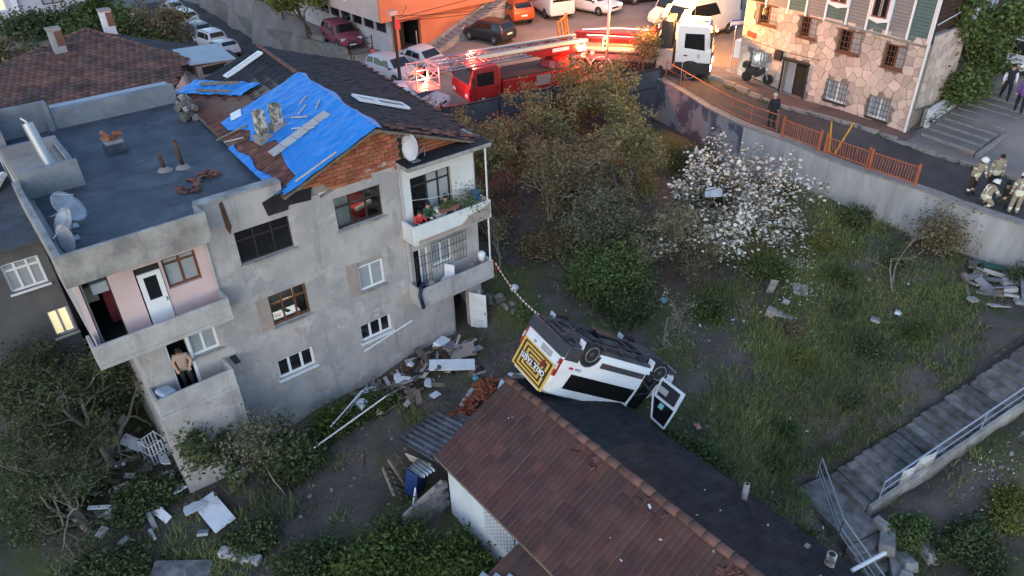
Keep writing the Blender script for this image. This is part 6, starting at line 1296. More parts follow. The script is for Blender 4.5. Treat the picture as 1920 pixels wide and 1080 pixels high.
tree('twiggy_tree', 'thin grey green tree between green bush and reddish tree', 'tree', (9.6,-1.0,zlow(9.6,-1)), 3.5, 71, Lg2, 8000, .06, stems=3, spread=.65, upb=.25, rad=.08)
tree('blossom_tree', 'wide tree covered in white blossom below the retaining wall', 'tree', (12.9,-4.3,zlow(12.9,-4.3)), 5.0, 8, Lg2, 4000, .06, stems=5, spread=.95, rad=.13, clump=.24, depth=5, kids=(2,3), extra=(Bl, 3700, .06, .85)).scale = (1.36,1.36,1.0)
bush('green_bush', 'bright green bush in the middle of the garden', (7.9,-2.7,zlow(7.9,-2.7)), 1.25, 1.25, 2.3, 9, Lg, 16000, .07)
bush('green_bush', 'dark green bush beside the bright one on the garden slope', (7.1,-4.4,zlow(7.1,-4.4)), 1.2, 1.0, 1.1, 91, Ld, 9000, .06)
tree('bare_tree', 'slender pale bare tree above the front of the overturned van', 'tree', (6.6,-6.9,zlow(6.6,-6.9)), 2.7, 10, Lg2, 500, .05, barkm=M['barkpale'], rad=.045, depth=4, spread=.65, kids=(2,3), trunk=.42)
tree('bare_tree', 'bare sapling by the corner of the right balconies', 'tree', (5.2,1.3,zlow(5.2,1.3)), 2.6, 11, Lr, 700, .05, barkm=M['barkpale'], rad=.05, depth=3, kids=(2,4))
tree('bare_tree', 'leaning bare sapling on the slope below the concrete rubble', 'tree', (15.3,-11.4,zlow(15.3,-11.4)), 2.6, 12, Lg2, 250, .05, barkm=M['barkpale'], rad=.04, depth=2, kids=(2,3), lean=(.9,.6), trunk=.6)
bush('wall_shrub', 'reddish brown shrub growing up the white retaining wall', (18.9,-11.0,zlow(18.9,-11)), .6, .7, 2.1, 13, Lr, 2600, .07, stems=6, cat='shrub')
bush('wall_shrub', 'small dark shrub at the foot of the white wall near the rubble', (19.0,-14.4,zlow(19,-14.4)), .5, .6, .8, 14, Ld, 1800, .06, stems=5, cat='shrub')
tree('street_tree', 'rusty small tree beside the recovery truck at the wall corner', 'tree', (21.6,8.0,zup(21.6,8.4)-.2), 3.0, 15, Lr, 2600, .07, depth=4, spread=.7, rad=.07)
for i, (x, y, rx, h, lm, lb) in enumerate(((6.9,4.2,1.1,1.5,Lr,'rusty low scrub beside the bare sapling'),(11.4,-1.7,1.1,1.4,Lg2,'grey green scrub behind the twiggy trees'),(15.6,-1.6,1.2,1.5,Lk,'dull green scrub under the blossom tree branches'),(17.7,1.4,1.1,1.6,Lk,'dull scrub at the dark stained wall section'),(12.6,4.2,1.3,1.6,Lr,'rusty scrub between the olive trees'),(9.8,.6,1.2,1.3,Lk,'low dull scrub in the hollow of the thicket'),(17.9,-4.0,.9,1.1,Ld,'dark green scrub at the foot of the white wall'),(18.6,-7.6,.7,.9,Ld,'green weeds climbing the white wall below the railings'),(7.3,1.2,1.0,1.0,Lr,'brown scrub on the bare earth behind the balconies'),(14.8,-9.2,.8,.6,Lm,'low green clump on the slope below the blossom tree'),(13.0,-7.2,.9,.8,Lm,'leafy clump at the blossom tree trunk'),(9.4,-7.0,.6,1.0,Lm,'slim leafy shrub above the bare earth path'))): bush('scrub', lb, (x,y,zlow(x,y)), rx, rx, h, 200+i, lm, int(2600*rx*h), .06, cat='shrub')
# left and front yard
tree('big_tree', 'large sparse tree with grey limbs left of the apartment block', 'tree', (-11.2,2.6,zlow(-11.2,2.6)), 4.8, 16, Lk, 10000, .06, barkm=M['barkpale'], spread=.75, rad=.14, stems=2, depth=5, kids=(2,3), clump=.3)
tree('big_tree', 'broad dark tree at the grey house wall', 'tree', (-13.0,5.2,zlow(-13,5.2)), 4.4, 17, Lk, 10000, .065, barkm=M['barkpale'], spread=.75, rad=.14, stems=3, depth=5)
tree('big_tree', 'half bare leaning tree over the junk strewn corner', 'tree', (-12.6,-.2,zlow(-12.6,-.2)), 3.8, 18, Lk, 6000, .06, barkm=M['barkpale'], spread=.8, rad=.11, stems=2, depth=5, kids=(2,3))
bush('yard_bush', 'dense leafy bush in the middle of the front yard', (-6.0,-7.5,zlow(-6,-7.5)), 1.5, 1.3, 1.4, 19, Lm, 8500, .07)
bush('yard_bush', 'leafy bush against the white house wall', (-4.6,-9.3,zlow(-4.6,-9.3)), .9, 1.2, 1.2, 20, Lm, 5500, .07)
bush('yard_bush', 'low green bush beside the trodden yard path', (-7.9,-6.0,zlow(-7.9,-6)), 1.2, .9, .8, 21, Ld, 7000, .07)
bush('yard_bush', 'low leafy bush by the broken block in the yard', (-8.9,-4.0,zlow(-8.9,-4)), .9, .7, .55, 22, Ld, 5000, .065)
bush('yard_bush', 'dark bush under the leaning trunk at the facade', (-6.3,-2.0,zlow(-6.3,-2)), 1.2, .8, .8, 23, Ld, 5500, .065)
bush('yard_bush', 'leafy shoots along the facade below the left ground floor window', (-4.4,-1.35,zlow(-4.4,-1.35)), 1.1, .55, .9, 24, Lm, 3800, .07)
bush('yard_bush', 'leafy shoots at the edge of the facade rubble heap', (-2.9,-1.5,zlow(-2.9,-1.5)), .8, .5, .7, 25, Lm, 2200, .07)
bush('yard_bush', 'dark undergrowth at the foot of the large sparse tree', (-10.8,-.4,zlow(-10.8,-.4)), 1.2, 1.0, .8, 26, Ld, 7000, .07)
bush('yard_bush', 'overgrown dark bush in the junk strewn corner', (-13.2,1.6,zlow(-13.2,1.6)), 1.6, 1.4, 1.1, 27, Lk, 5500, .065)
bush('yard_bush', 'round green bush in front of the junk strewn corner', (-12.6,-2.2,zlow(-12.6,-2.2)), 1.3, 1.0, .9, 28, Ld, 5500, .065)
tree('leaning_tree', 'leaning tree with thick limb along the apartment facade', 'tree', (-8.6,-1.5,zlow(-8.6,-1.5)), 2.6, 29, Ld, 5000, .08, lean=(1.5,.15), rad=.15, depth=4, spread=.6, trunk=.55, kids=(2,3))
tree('sapling', 'slim sapling with thin crown in front of the left facade', 'tree', (-7.2,-2.9,zlow(-7.2,-2.9)), 3.0, 30, Lg2, 1500, .06, barkm=M['barkpale'], rad=.04, depth=4, spread=.5, lean=(-.25,.3), trunk=.5, kids=(2,3))
# right lower corner
bush('slope_bush', 'dark bush below the lower stair landing', (8.0,-18.1,zlow(8,-18.1)), 1.3, 1.0, .9, 31, Ld, 8000, .06); bush('slope_bush', 'yellow flowering bush on the rubble slope beside the stairs', (9.9,-18.2,zlow(9.9,-18.2)), .5, .5, .6, 32, Ly, 2200, .055); bush('slope_bush', 'second yellow flowering clump below the other one', (9.3,-18.4,zlow(9.3,-18.4)), .35, .35, .4, 33, Ly, 1200, .055); bush('slope_bush', 'green tuft between stair and concrete ramp', (7.4,-16.6,zlow(7.4,-16.6)), .7, .5, .5, 34, Lg, 3500, .055)
bush('slope_bush', 'weedy green bush along the eave of the tiled house', (2.9,-11.2,zlow(2.9,-11.2)), .8, 1.6, .8, 35, Ld, 6500, .06); bush('slope_bush', 'tall weeds beside the thin flue pipe', (3.2,-14.4,zlow(3.2,-14.4)), .9, 1.5, .7, 36, Ld, 6500, .06)
bush('slope_bush', 'small green bush on the earth bank by the entrance', (4.2,-1.6,zlow(4.2,-1.6)), .35, .35, .45, 37, Lg, 1500, .055)
# background
tree('garden_tree', 'tall fresh green tree above the neighbouring roof', 'tree', (-1.0,40,zup(-1,40)), 5.2, 38, Lm, 8000, .14, spread=.6, rad=.16, clump=.6); tree('garden_tree', 'second green tree beside the neighbouring chimney', 'tree', (1.2,37.5,zup(1.2,37.5)), 4.2, 39, Ld, 6000, .14, clump=.6)
tree('garden_tree', 'rust brown bare tree beyond the neighbouring roof', 'tree', (3.6,38.5,zup(3.6,38.5)), 4.4, 40, Lr, 4000, .13, clump=.5); tree('garden_tree', 'dark bare tree before the pale lilac house', 'tree', (-6.5,36,zup(-6.5,36)), 4.6, 41, Lr, 3500, .13, clump=.5); tree('garden_tree', 'dark green tree at the terrace of the pale lilac house', 'tree', (-3.6,39,zup(-3.6,39)), 4.0, 42, Ld, 6000, .15, clump=.55)
tree('garden_tree', 'olive leafy tree over the maroon car', 'tree', (13.1,35.5,zup(13.1,35.5)), 4.6, 43, Ly, 9000, .11, clump=.45, stems=2); tree('garden_tree', 'dark garden tree above the stone road wall', 'tree', (13.8,42,zup(14.4,42)), 4.2, 44, Ld, 7000, .14, clump=.5); tree('garden_tree', 'second dark garden tree further along the stone road wall', 'tree', (15.4,49,zup(16,49)), 4.8, 45, Ld, 7000, .15, clump=.55)
tree('garden_tree', 'bare leaning tree on the bank left of the side road', 'tree', (5.6,44,zup(5.6,44)), 5.2, 46, Lr, 1400, .11, barkm=M['barkpale'], clump=.4, depth=4, lean=(-.25,0)); tree('garden_tree', 'second bare tree on the bank left of the side road', 'tree', (6.6,52,zup(6.6,52)), 5.0, 461, Lr, 1200, .11, barkm=M['barkpale'], clump=.4, depth=4)
bush('hedge', 'rusty brown hedge on the bank of the side road', (5.6,50,zup(5.6,50)), 1.3, 9, 1.2, 47, Lr, 7000, .13, stems=14, cat='hedge'); bush('hedge', 'green hedge in front of the pale lilac house', (-1,54,zup(-1,54)), 6, 2.5, 2.0, 48, Ld, 9000, .17, stems=14, cat='hedge')
tree('climbing_vine', 'thick green climber covering the corner of the timber house', 'climber', (30.4,-6.7,zup(30.4,-6.7)), 5.4, 49, Lg, 13000, .12, spread=.55, rad=.08, stems=3, upb=.35, clump=.45); bush('climbing_vine', 'yellowing green shrub at the foot of the climber', (29.0,-6.75,zup(29,-6.7)+.4), 1.3, .45, 1.6, 50, Lg, 6000, .1, cat='shrub')
# ---- grass, weeds, litter
def in_house(x, y): return (-3.9 < x < 2.0 and y < -6.9) or (x < 3.4 and y > -.05 and x > -9.7) or (x < -10.4 and y > 6)
GZ = [(11,-9.5,5.5,3.8,1.0),(7.5,-11.5,3.5,2.2,1.0),(15.5,-8,3.5,4,.9),(12,-12.5,4,1.6,1.0),(5,-12.5,2.2,2.5,.8),(17.5,-3,2.2,4,.8),(15.5,-12.5,2.5,2,.6),(6.8,-4.8,2,1.5,.5),(4.5,-10,1.5,1.8,.5),(-7.6,-3.2,1.5,.7,.45),(-9.5,-4.2,2,1.5,.5),(-7.5,-8.4,2.2,1.2,.4),(-4.7,-10.5,1,2,.6),(-12,-3,2,2.5,.5),(9.5,-19,2.5,1.5,.35),(13,-18.5,2.5,1.2,.35),(4,-15.5,1.2,1.5,.6),(10.5,2,5,4,.25)]
rng = np.random.default_rng(100); pts = []
PATHS = [(7.2,-6.0,1.5,.9),(8.9,-9.3,1.1,1.9),(6.3,-8.9,1.2,.8),(3.6,-2.2,1.6,1.8),(9.0,-6.2,1.0,.7),(12.6,-10.9,1.2,.45),(16.2,-9.2,1.3,.7)]
def dens(x, y):
    g = sum(w*math.exp(-(((x-cx)/rx)**2+((y-cy)/ry)**2)) for cx, cy, rx, ry, w in GZ)
    p = sum(math.exp(-(((x-a)/c)**2+((y-b_)/d)**2)*1.2) for a, b_, c, d in PATHS)
    return g-.95*p+.75*noise.noise((x*.7, y*.7, 9.0))+.55*noise.noise((x*2.1, y*2.1, 2.0))-.30
for q in rng.uniform(size=(210000,3)):
    x, y = -14+q[0]*33.4, -20.5+q[1]*26
    if in_house(x, y) or x > 19.4: continue
    if 6.2 < x < 16.8 and -1.75 < (x-13.34)*-.259+(y+15.36)*-.966-.0 < 1.9 and -1.75 < -((x-13.34)*.259+(y+15.36)*.966) < 1.9 and (.12 <= -((x-13.34)*.259+(y+15.36)*.966) <= 1.6): continue
    if q[2] < dens(x, y): pts.append((x, y))
G2 = np.array(pts); n = len(G2); Z = np.array([zlow(x, y) for x, y in G2]); hgt_ = rng.uniform(.14,.46,n)*(.6+.8*np.clip(np.array([noise.noise((x*.5,y*.5,5.5)) for x, y in G2])+.45, 0, 1.2))
B = np.stack([G2[:,0], G2[:,1], Z-.02], 1); reps = 3
Vs = []; 
for r in range(reps):
    off = rng.normal(size=(n,3))*np.array([.06,.06,0]); ld = rng.normal(size=(n,3))*.55; ld[:,2] = 1; ld /= np.linalg.norm(ld, axis=1)[:,None]; a_ = rng.uniform(0, 6.28, n); sd_ = np.stack([np.cos(a_), np.sin(a_), np.zeros(n)], 1)*.014
    b0 = B+off; tip = b0+ld*(hgt_*rng.uniform(.7,1.3,n))[:,None]; Vs.append(np.stack([b0-sd_, b0+sd_, tip], 1).reshape(-1,3))
V = np.concatenate(Vs); Lgr = leafmat('meadow_grass', (.27,.30,.11), (.135,.165,.07), island=.5, hue=.03, scale=.35); go = np_mesh('grass', V, np.arange(len(V)).reshape(-1,3), Lgr, k=3); tag(go, kind='stuff')
# broad leaved weeds and ground cover between the grass
idx = rng.integers(0, n, 26000); C = np.stack([G2[idx,0]+rng.normal(size=26000)*.2, G2[idx,1]+rng.normal(size=26000)*.2, Z[idx]+rng.uniform(.02,.16,26000)], 1); V, F = leaf_quads(rng, C, .045, .6); tag(np_mesh('ground_cover', V, F, Ld), kind='stuff')
C = []
for cx, cy, rx, ry, k in ((8,-8,6,5,2600),(12,-10,5,3,1500),(0,-3,4,2,1500),(-10,1,3.5,4,3500),(-8,-6,4,3,1200),(6,3,4,5,2600),(11,-18,3,2,1800),(3,-1,2,2,900),(13,3,6,5,2500)):
    q = rng.normal(size=(k,2))*np.array([rx,ry])*.5+np.array([cx,cy]); C += [(x, y, zlow(x, y)+.02) for x, y in q if not in_house(x, y) and x < 19.3]
V, F = leaf_quads(rng, np.array(C), .04, .9, .7); tag(np_mesh('fallen_leaves', V, F, leafmat('dead_leaf_litter', (.17,.135,.10), (.10,.075,.055), trans=.05, island=.6)), kind='stuff')
Wf = []
for cx, cy, rx, ry, k in ((14,-7.6,1.3,.7,160),(13.2,-9,1,.6,60),(10,-17.6,1.5,.8,50),(17,-6,1,1.5,60),(11.6,-8.6,1.8,1,50)):
    q = rng.normal(size=(k,2))*np.array([rx,ry])*.5+np.array([cx,cy]); Wf += [(x, y, zlow(x, y)+.3*rng.uniform(.6,1.2)) for x, y in q]
V, F = leaf_quads(rng, np.array(Wf), .032, .8, .9); tag(np_mesh('white_wildflowers', V, F, Bl), kind='stuff')

Kw = []
for i in range(1500):
    y = -13.5+19*rng.uniform(); x = 23.55+rng.normal()*.1
    if noise.noise((y*1.3, 0, 4)) > -.05: Kw.append((x, y, zup(x, y)+.03+rng.uniform(0,.12)))
for i in range(700): x = 25.2+rng.uniform()*6; y = -6.85+rng.normal()*.12; Kw.append((x, y, zup(x, y)+.45+(x-25)*.1+rng.uniform(0,.15)))
V, F = leaf_quads(rng, np.array(Kw), .06, .4); tag(np_mesh('kerb_weeds', V, F, Ld), kind='stuff')

random.seed(123)
for i, (x, y, r, h, lm, lb) in enumerate(((10.2,-10.6,.5,.45,Ly,'yellow green weed clump on the open slope'),(12.4,-12.0,.6,.5,Ld,'dark weed clump near the stair top'),(7.4,-11.8,.5,.5,Lm,'green weed clump below the bare earth patch'),(9.9,-12.9,.45,.4,Lk,'dull weed clump beside the lower stairs'),(14.2,-12.9,.5,.5,Lm,'green weed clump at the grassy edge of the stairs'),(16.4,-7.4,.6,.6,Ly,'yellowish weed clump on the upper slope'),(16.9,-10.4,.5,.5,Ld,'dark weed clump near the wall shrub'),(11.0,-9.6,.4,.35,Lr,'dry brown weed clump below the stone slabs'),(13.5,-10.2,.5,.45,Lk,'dull green weed clump beside the plastic bag'),(5.6,-12.6,.5,.5,Lm,'green weed clump right of the dark roof slope'))): bush('weed_clump', lb, (x,y,zlow(x,y)), r, r, h, 300+i, lm, int(2400*r), .05, cat='weeds', stems=5)

# ---------------------------------------------------------------- long outdoor stair on the right
sd_, sw_ = Vector((-.966,.259,0)), Vector((-.259,-.966,0)); S0 = Vector((13.34,-15.36,0))
def sp2(s, w, z): p = S0+sd_*s+sw_*w; return Vector((p.x, p.y, z))
M['stair'] = mat('worn_stair_concrete', (.20,.188,.18), .92, col2=(.09,.084,.08), scale=2.6, bump=.4, bscale=18, rand=.30, spec=.1)
stx = thing('staircase', 'long worn concrete staircase with pipe railings down the grassy slope', 'stairs'); nst = 37; tr = .345; random.seed(10)
for i in range(nst):
    s = -6.67+i*tr; z = 1.0-(s+.17)*.335+rnd(-.008,.008); w0, w1 = rnd(-.08,.03), 1.5+rnd(-.03,.03)
    MB().prism([sp2(s-.03,w0,z-.6), sp2(s+tr+.02,w0,z-.6), sp2(s+tr+.02,w1,z-.6), sp2(s-.03,w1,z-.6)], (0,0,.6)).build('step', M['stair'], stx, bevel=.015)
MB().prism([sp2(-6.6,1.54,2.4), sp2(6.0,1.54,-1.6), sp2(6.0,1.54,-.88), sp2(-6.6,1.54,3.33)], sw_*.16).build('side_kerb', M['concrete'], stx, bevel=.02)
MB().prism([sp2(6.05,-.2,-1.9), sp2(7.4,-.2,-1.9), sp2(7.4,2.2,-1.9), sp2(6.05,2.2,-1.9)], (0,0,.68)).build('landing', M['stair'], stx, bevel=.02)
for i in range(9):
    y = 2.25+i*.33; z = -1.36-i*.15; MB().prism([sp2(6.1,y-.02,z-.5), sp2(7.5,y-.02,z-.5), sp2(7.5,y+.35,z-.5), sp2(6.1,y+.35,z-.5)], (0,0,.5)).build('step', M['stair'], stx, bevel=.015)
def railing(label, pts, h, mids, m, posts, nm='railing'):
    t = thing(nm, label, 'railing'); pts = [Vector(p) for p in pts]
    for k in [h]+mids: MB().tube([p+Vector((0,0,k)) for p in pts], .03 if k == h else .018, n=6).build('rail', m, t)
    for a, b_ in zip(pts[:-1], pts[1:]):
        n = max(1, int((b_-a).length/posts))
        for i in range(n+1): p = a+(b_-a)*i/n; MB().tube([p+Vector((0,0,-.1)), p+Vector((0,0,h))], .024, n=6).build('post', m, t)
    return t
M['bluepipe'] = mat('pale_blue_pipe', (.33,.38,.46), .5, var=.12, metal=.3)
railing('dark double iron railing on the grassy side of the stairs', [sp2(-6.5,.05,3.2), sp2(.35,.05,.95)], .8, [.5,.2], M['iron'], 1.6); railing('pale blue pipe railing along the outer side of the stairs', [sp2(-6.5,1.55,3.24), sp2(5.6,1.55,-.85)], .82, [.4], M['bluepipe'], 1.9)
railing('bent pale pipe railing at the lower landing', [sp2(6.4,-.25,-1.15), sp2(7.55,1.9,-1.25), sp2(7.55,5.0,-2.3)], .85, [.45,.2], M['steel'], 1.3)
bn = MB(); k = 8
bn.add([sp2(3.55+1.35*i/k, 1.60+.05*math.sin(i*1.3), (1.0-(3.55+1.35*i/k)*.335)+z) for z in (.2,.82) for i in range(k+1)], [(i,i+1,k+2+i,k+1+i) for i in range(k)]); bn = bn.build('banner', mat('white_printed_banner', (.55,.55,.54), .7, col2=(.30,.30,.31), scale=9), smooth=True); bn.modifiers.new('t','SOLIDIFY').thickness = .01; tag(bn, 'greyish printed banner tied to the stair railing', 'banner')
random.seed(23)
for i, (x, y, L, a) in enumerate(((6.6,-16.3,1.0,.4),(6.1,-16.9,1.2,.6),(6.9,-15.9,.6,1.3),(5.7,-17.3,.9,.2),(6.4,-17.0,.7,1.0),(7.3,-17.0,1.5,.95))):
    o = MB().box((0,0,0),(L,rnd(.3,.5),rnd(.25,.4)), taper=rnd(.75,.95)).build('concrete_block', M['concrete'], bevel=.04); o.location = (x,y,zlow(x,y)+.12); o.rotation_euler = (rnd(-.3,.3),rnd(-.3,.3),a); tag(o, 'broken concrete chunk below the lower stair landing' if i < 5 else 'long narrow concrete kerb piece beside the lower landing', 'concrete block', 'broken concrete below the landing')

# ---------------------------------------------------------------- street railings, poles, signs
M['orail'] = mat('orange_rust_rail_paint', (.42,.12,.05), .7, col2=(.30,.10,.05), scale=4)
wf = thing('street_fence', 'thin orange wire fence on top of the wall near the recovery truck', 'fence'); pw = [(22.25,7.0),(21.5,5.0),(20.65,2.4),(20.2,.8),(19.9,-.6),(19.75,-2.2)]
for x, y in pw: MB().tube([(x,y,zup(x,y)+.1),(x,y,zup(x,y)+1.15)], .025, n=5).build('post', M['orail'], wf)
for h in (.35,.75,1.12): MB().tube([(x,y,zup(x,y)+h) for x, y in pw], .016 if h < 1 else .03, n=4).build('rail', M['orail'], wf)
pk = MB().tube([(0,0,.12),(0,0,.95)], .016, n=4).mesh('picket', M['orail'])
for i, (ya, yb, lean, lb) in enumerate(((-2.6,-4.6,.02,'orange picket railing beside the man on the street'),(-4.9,-6.9,-.12,'bent orange picket railing in the middle of the wall'),(-7.1,-9.2,.06,'orange picket railing next to the kneeling rescuers'))):
    t = thing('picket_railing', lb, 'railing'); n = 17
    for k in range(n+1):
        y = ya+(yb-ya)*k/n; x = 19.65-lean*.6*k/n*2; z = zup(19.9, y)+.12
        if k in (0, n): MB().box((x,y,z+.5),(.09,.09,1.15)).build('post', M['orail'], t)
        else: o = obj('picket', pk, t, loc=(x,y,z)); o.rotation_euler = (rnd(-.03,.03), lean+rnd(-.04,.04), 0)
    for h in (.2,.9): MB().tube([(19.65+lean*h, ya, zup(19.9,ya)+.12+h),(19.65-lean*1.2+lean*h, yb, zup(19.9,yb)+.12+h)], .025, n=4).build('rail', M['orail'], t)
for i, (x, y, rx, ry) in enumerate(((20.1,-4.9,.35,.1),(20.2,-5.1,-.3,.5))): tag(MB().tube([(x,y,zup(x,y)),(x+ry*1.4,y+rx*.8,zup(x,y)+1.5)], [.06,.03], n=6).build('barrier_pole', mat('yellow_orange_pole', (.50,.26,.03), .6, var=.2)), ('upright yellow barrier pole at the bent railing','slanting orange barrier pole at the bent railing')[i], 'pole')
sl_ = thing('street_lamp', 'grey steel street lamp post in front of the recovery truck', 'street lamp', (20.45,10.15,zup(20.4,10.1))); MB().tube([(0,0,-.3),(.04,0,3.0),(.1,.05,9.0)], [.11,.09,.06], n=12).build('post', M['steel'], sl_, smooth=True); MB().lathe([(.16,0),(.15,.5),(.1,.52)], 12).build('base', M['steel'], sl_); MB().tube([(.1,.05,9.0),(1.0,1.6,9.6),(2.0,3.2,9.8)], .05, n=8).build('arm', M['steel'], sl_); MB().box((2.2,3.5,9.8),(.25,.6,.12), rz=-.6).build('lamp_head', M['litamber'], sl_, bevel=.03); light('street_lamp_light', (2.2,3.5,9.6), (1,.40,.20), 3200, sl_, .25, 'SPOT', (math.radians(28), 0, math.radians(-20)), math.radians(135)); MB().box((-.3,-.12,2.15),(.5,.04,.75), rz=.25).build('sign_panel', M['plate'], sl_)
for z in (2.3,2.02): MB().box((-.3,-.145,z),(.3,.01,.14), rz=.25).build('sign_mark', M['plastic'], sl_)
up_ = thing('utility_pole', 'dark leaning utility pole with red plate beside the silver hatchback', 'pole', (11.0,18.4,zup(11,18.4))); MB().tube([(0,0,-.2),(.05,.1,4.6)], [.11,.09], n=10).build('post', M['iron'], up_); MB().box((.2,-.05,4.0),(.35,.04,.55)).build('plate', mat('red_plate', (.5,.06,.06), .5, var=.2), up_); MB().box((.05,.1,4.65),(.5,.3,.25)).build('junction_box', M['peach'], up_)
for (a, b_, sag, lb) in (((11.05,18.5,zup(11,18.4)+4.5),(20.55,10.2,zup(20.4,10.1)+5.6),.5,'thin black cable from the utility pole to the street lamp'),((11.05,18.5,zup(11,18.4)+4.2),(34,16,zup(34,16)+5),1.2,'long black cable sagging over the parking lot'),((11.05,18.5,zup(11,18.4)+4.4),(16.2,25.3,7.2),.3,'short black cable from the utility pole to the orange building')):
    a, b_ = Vector(a), Vector(b_); tag(MB().tube([a+(b_-a)*t-Vector((0,0,sag*4*t*(1-t))) for t in [i/16 for i in range(17)]], .018, n=4).build('cable', M['iron']), lb, 'cable')
ss = thing('sign_post', 'thin post with round plate by the wire fence', 'sign', (21.9,5.6,zup(21.9,5.6))); MB().tube([(0,0,0),(0,0,1.25)], .025, n=6).build('post', M['steel'], ss); MB().lathe([(.16,0),(.16,.02)], 16, M=Matrix.Translation((-.02,-.02,1.3)) @ Matrix.Rotation(math.pi/2, 4, 'X') @ Matrix.Rotation(.6, 4, 'Y')).build('plate', M['steel'], ss)
ks = thing('street_name_sign', 'blue and white street name board at the corner of the stone house', 'sign', (26.4,5.5,zup(26.4,5.5))); MB().tube([(0,0,0),(0,0,2.9)], .03, n=6).build('post', M['steel'], ks); MB().box((0,-.05,2.75),(.8,.03,.34), rz=-.5).build('board', mat('blue_board', (.08,.10,.35), .5), ks); MB().box((-.01,-.075,2.75),(.7,.012,.2), rz=-.5).build('board_face', M['plate'], ks)
ut = thing('utility_cabinet', 'white utility cabinet with red grille between truck and stone house', 'cabinet', (26.3,4.9,zup(26.3,4.9))); MB().bb((-.3,-.25,.9),(.3,.25,1.9)).build('box', M['upvc'], ut, bevel=.02)
for i in range(7): MB().tube([(-.35+i*.11,-.28,.0),(-.35+i*.11,-.28,1.0)], .015, n=4).build('bar', M['fred'], ut)
# red and white barrier tape from balcony corner to the van
tp_ = thing('barrier_tape', 'red and white barrier tape strung from the balcony to the van', 'tape'); A, B = Vector((3.3,-.85,3.25)), Vector((.72,-6.55,4.88)); n = 34
for i in range(n):
    p = A+(B-A)*(i/n)-Vector((0,0,.5*4*(i/n)*(1-i/n)*.5)); q = A+(B-A)*((i+1)/n)-Vector((0,0,.5*4*((i+1)/n)*(1-(i+1)/n)*.5)); MB().add([p+Vector((0,0,-.035)), q+Vector((0,0,-.035)), q+Vector((.02,0,.035)), p+Vector((.02,0,.035))], [(0,1,2,3)]).build('tape_segment', M['vinylw'] if i % 2 else M['fred'], tp_)
MB().add([A+Vector((0,0,-.04)), A+Vector((.05,-.03,-.55)), A+Vector((.12,-.03,-.5)), A+Vector((.07,0,0))], [(0,1,2,3)]).build('tape_end', M['fred'], tp_)

# ---------------------------------------------------------------- earth bank stones at the entrance
bk_ = thing('rubble_bank', 'dry stone bank holding the slope beside the entrance door', 'stone bank'); random.seed(90)
for i in range(70):
    t = rnd(0,1); x = 3.35+t*.75+rnd(-.12,.2); y = 1.0-t*3.4+rnd(-.15,.15); z = rnd(-.05,1.2)*(1-.35*t)
    o = obj('stone', random.choice(stone_meshes), bk_, loc=(x+z*.15,y,z)); s_ = rnd(.22,.48); o.scale = (s_,s_*.8,s_*.6); o.rotation_euler = (rnd(-.5,.5),rnd(-.5,.5),rnd(0,3))
# ---------------------------------------------------------------- rubbish and rubble
M['soil_l'] = mat('clay_bank', (.20,.155,.11), .95, var=.3, scale=3); M['cyan'] = mat('turquoise_plastic', (.10,.36,.46), .5); M['greycloth'] = mat('grey_cloth', (.22,.21,.22), .9, var=.3, scale=4)
def piece(name, label, cat, x, y, dims, rot, m, dz=.06, group=None, bevel=.01, z=None, notch=False):
    mb = MB()
    if notch: L, Wd, T = dims; mb.prism([(-L/2,-Wd/2,0),(L*.3,-Wd/2*.9,0),(L/2,-Wd*.2,0),(L*.42,Wd*.3,0),(L*.1,Wd/2,0),(-L*.35,Wd*.42,0),(-L*.45,Wd*.1,0)], (0,0,T))
    else: mb.box((0,0,0), dims)
    o = mb.build(name, m, bevel=bevel); o.location = (x, y, (zlow(x, y) if z is None else z)+dz); o.rotation_euler = rot; return tag(o, label, cat, group)
piece('door_panel', 'large white panel with scuffed end lying on the rubble heap', 'panel', .25,-1.95,(1.75,.55,.07),(.12,.05,-.62), M['whiteobj'], .3)
piece('bathtub', 'small white tub upturned against the wall by the entrance', 'tub', .78,-.45,(.7,.45,.3),(.2,.1,.4), M['whiteobj'], .2, bevel=.06)
piece('board', 'pale blue grey board leaning on the rubble by the entrance', 'board', .72,-1.0,(.7,.3,.03),(.25,.2,-.3), M['board'], .28); piece('carton', 'flattened brown carton behind the large white panel', 'carton', 1.0,-1.45,(1.2,.75,.04),(.1,-.08,-.4), M['patch'], .26)
piece('bodywork_sheet', 'crumpled white car panel with brown opening beside the van tail', 'panel', 1.05,-4.6,(1.5,1.0,.05),(.1,-.12,.55), M['whiteobj'], .22, notch=True); piece('window_frame', 'grey rectangular frame lying on the crumpled white panel', 'frame', 1.25,-4.55,(.85,.45,.06),(.1,-.1,.5), M['concrete'], .32); piece('mat', 'brown mat inside the grey frame', 'mat', 1.25,-4.55,(.7,.32,.02),(.1,-.1,.5), M['soil_l'], .38)
piece('plastic_basin', 'small turquoise plastic basin in the yard', 'basin', .55,-3.05,(.22,.22,.12),(.3,.2,0), M['cyan'], .1, bevel=.05)
piece('paper_sheet', 'crumpled white sheet on the rubble below the left ground floor window', 'sheet', -2.75,-.75,(.8,.4,.03),(.2,.3,.45), M['whiteobj'], .3, notch=True); piece('paper_sheet', 'torn white sheets in the middle of the rubble heap', 'sheet', -1.6,-1.0,(.55,.4,.05),(.3,-.25,1.3), M['whiteobj'], .28, notch=True); piece('paper_sheet', 'second torn white sheet overlapping the first', 'sheet', -1.5,-1.25,(.5,.35,.05),(-.2,.25,2.0), M['whiteobj'], .3, notch=True)
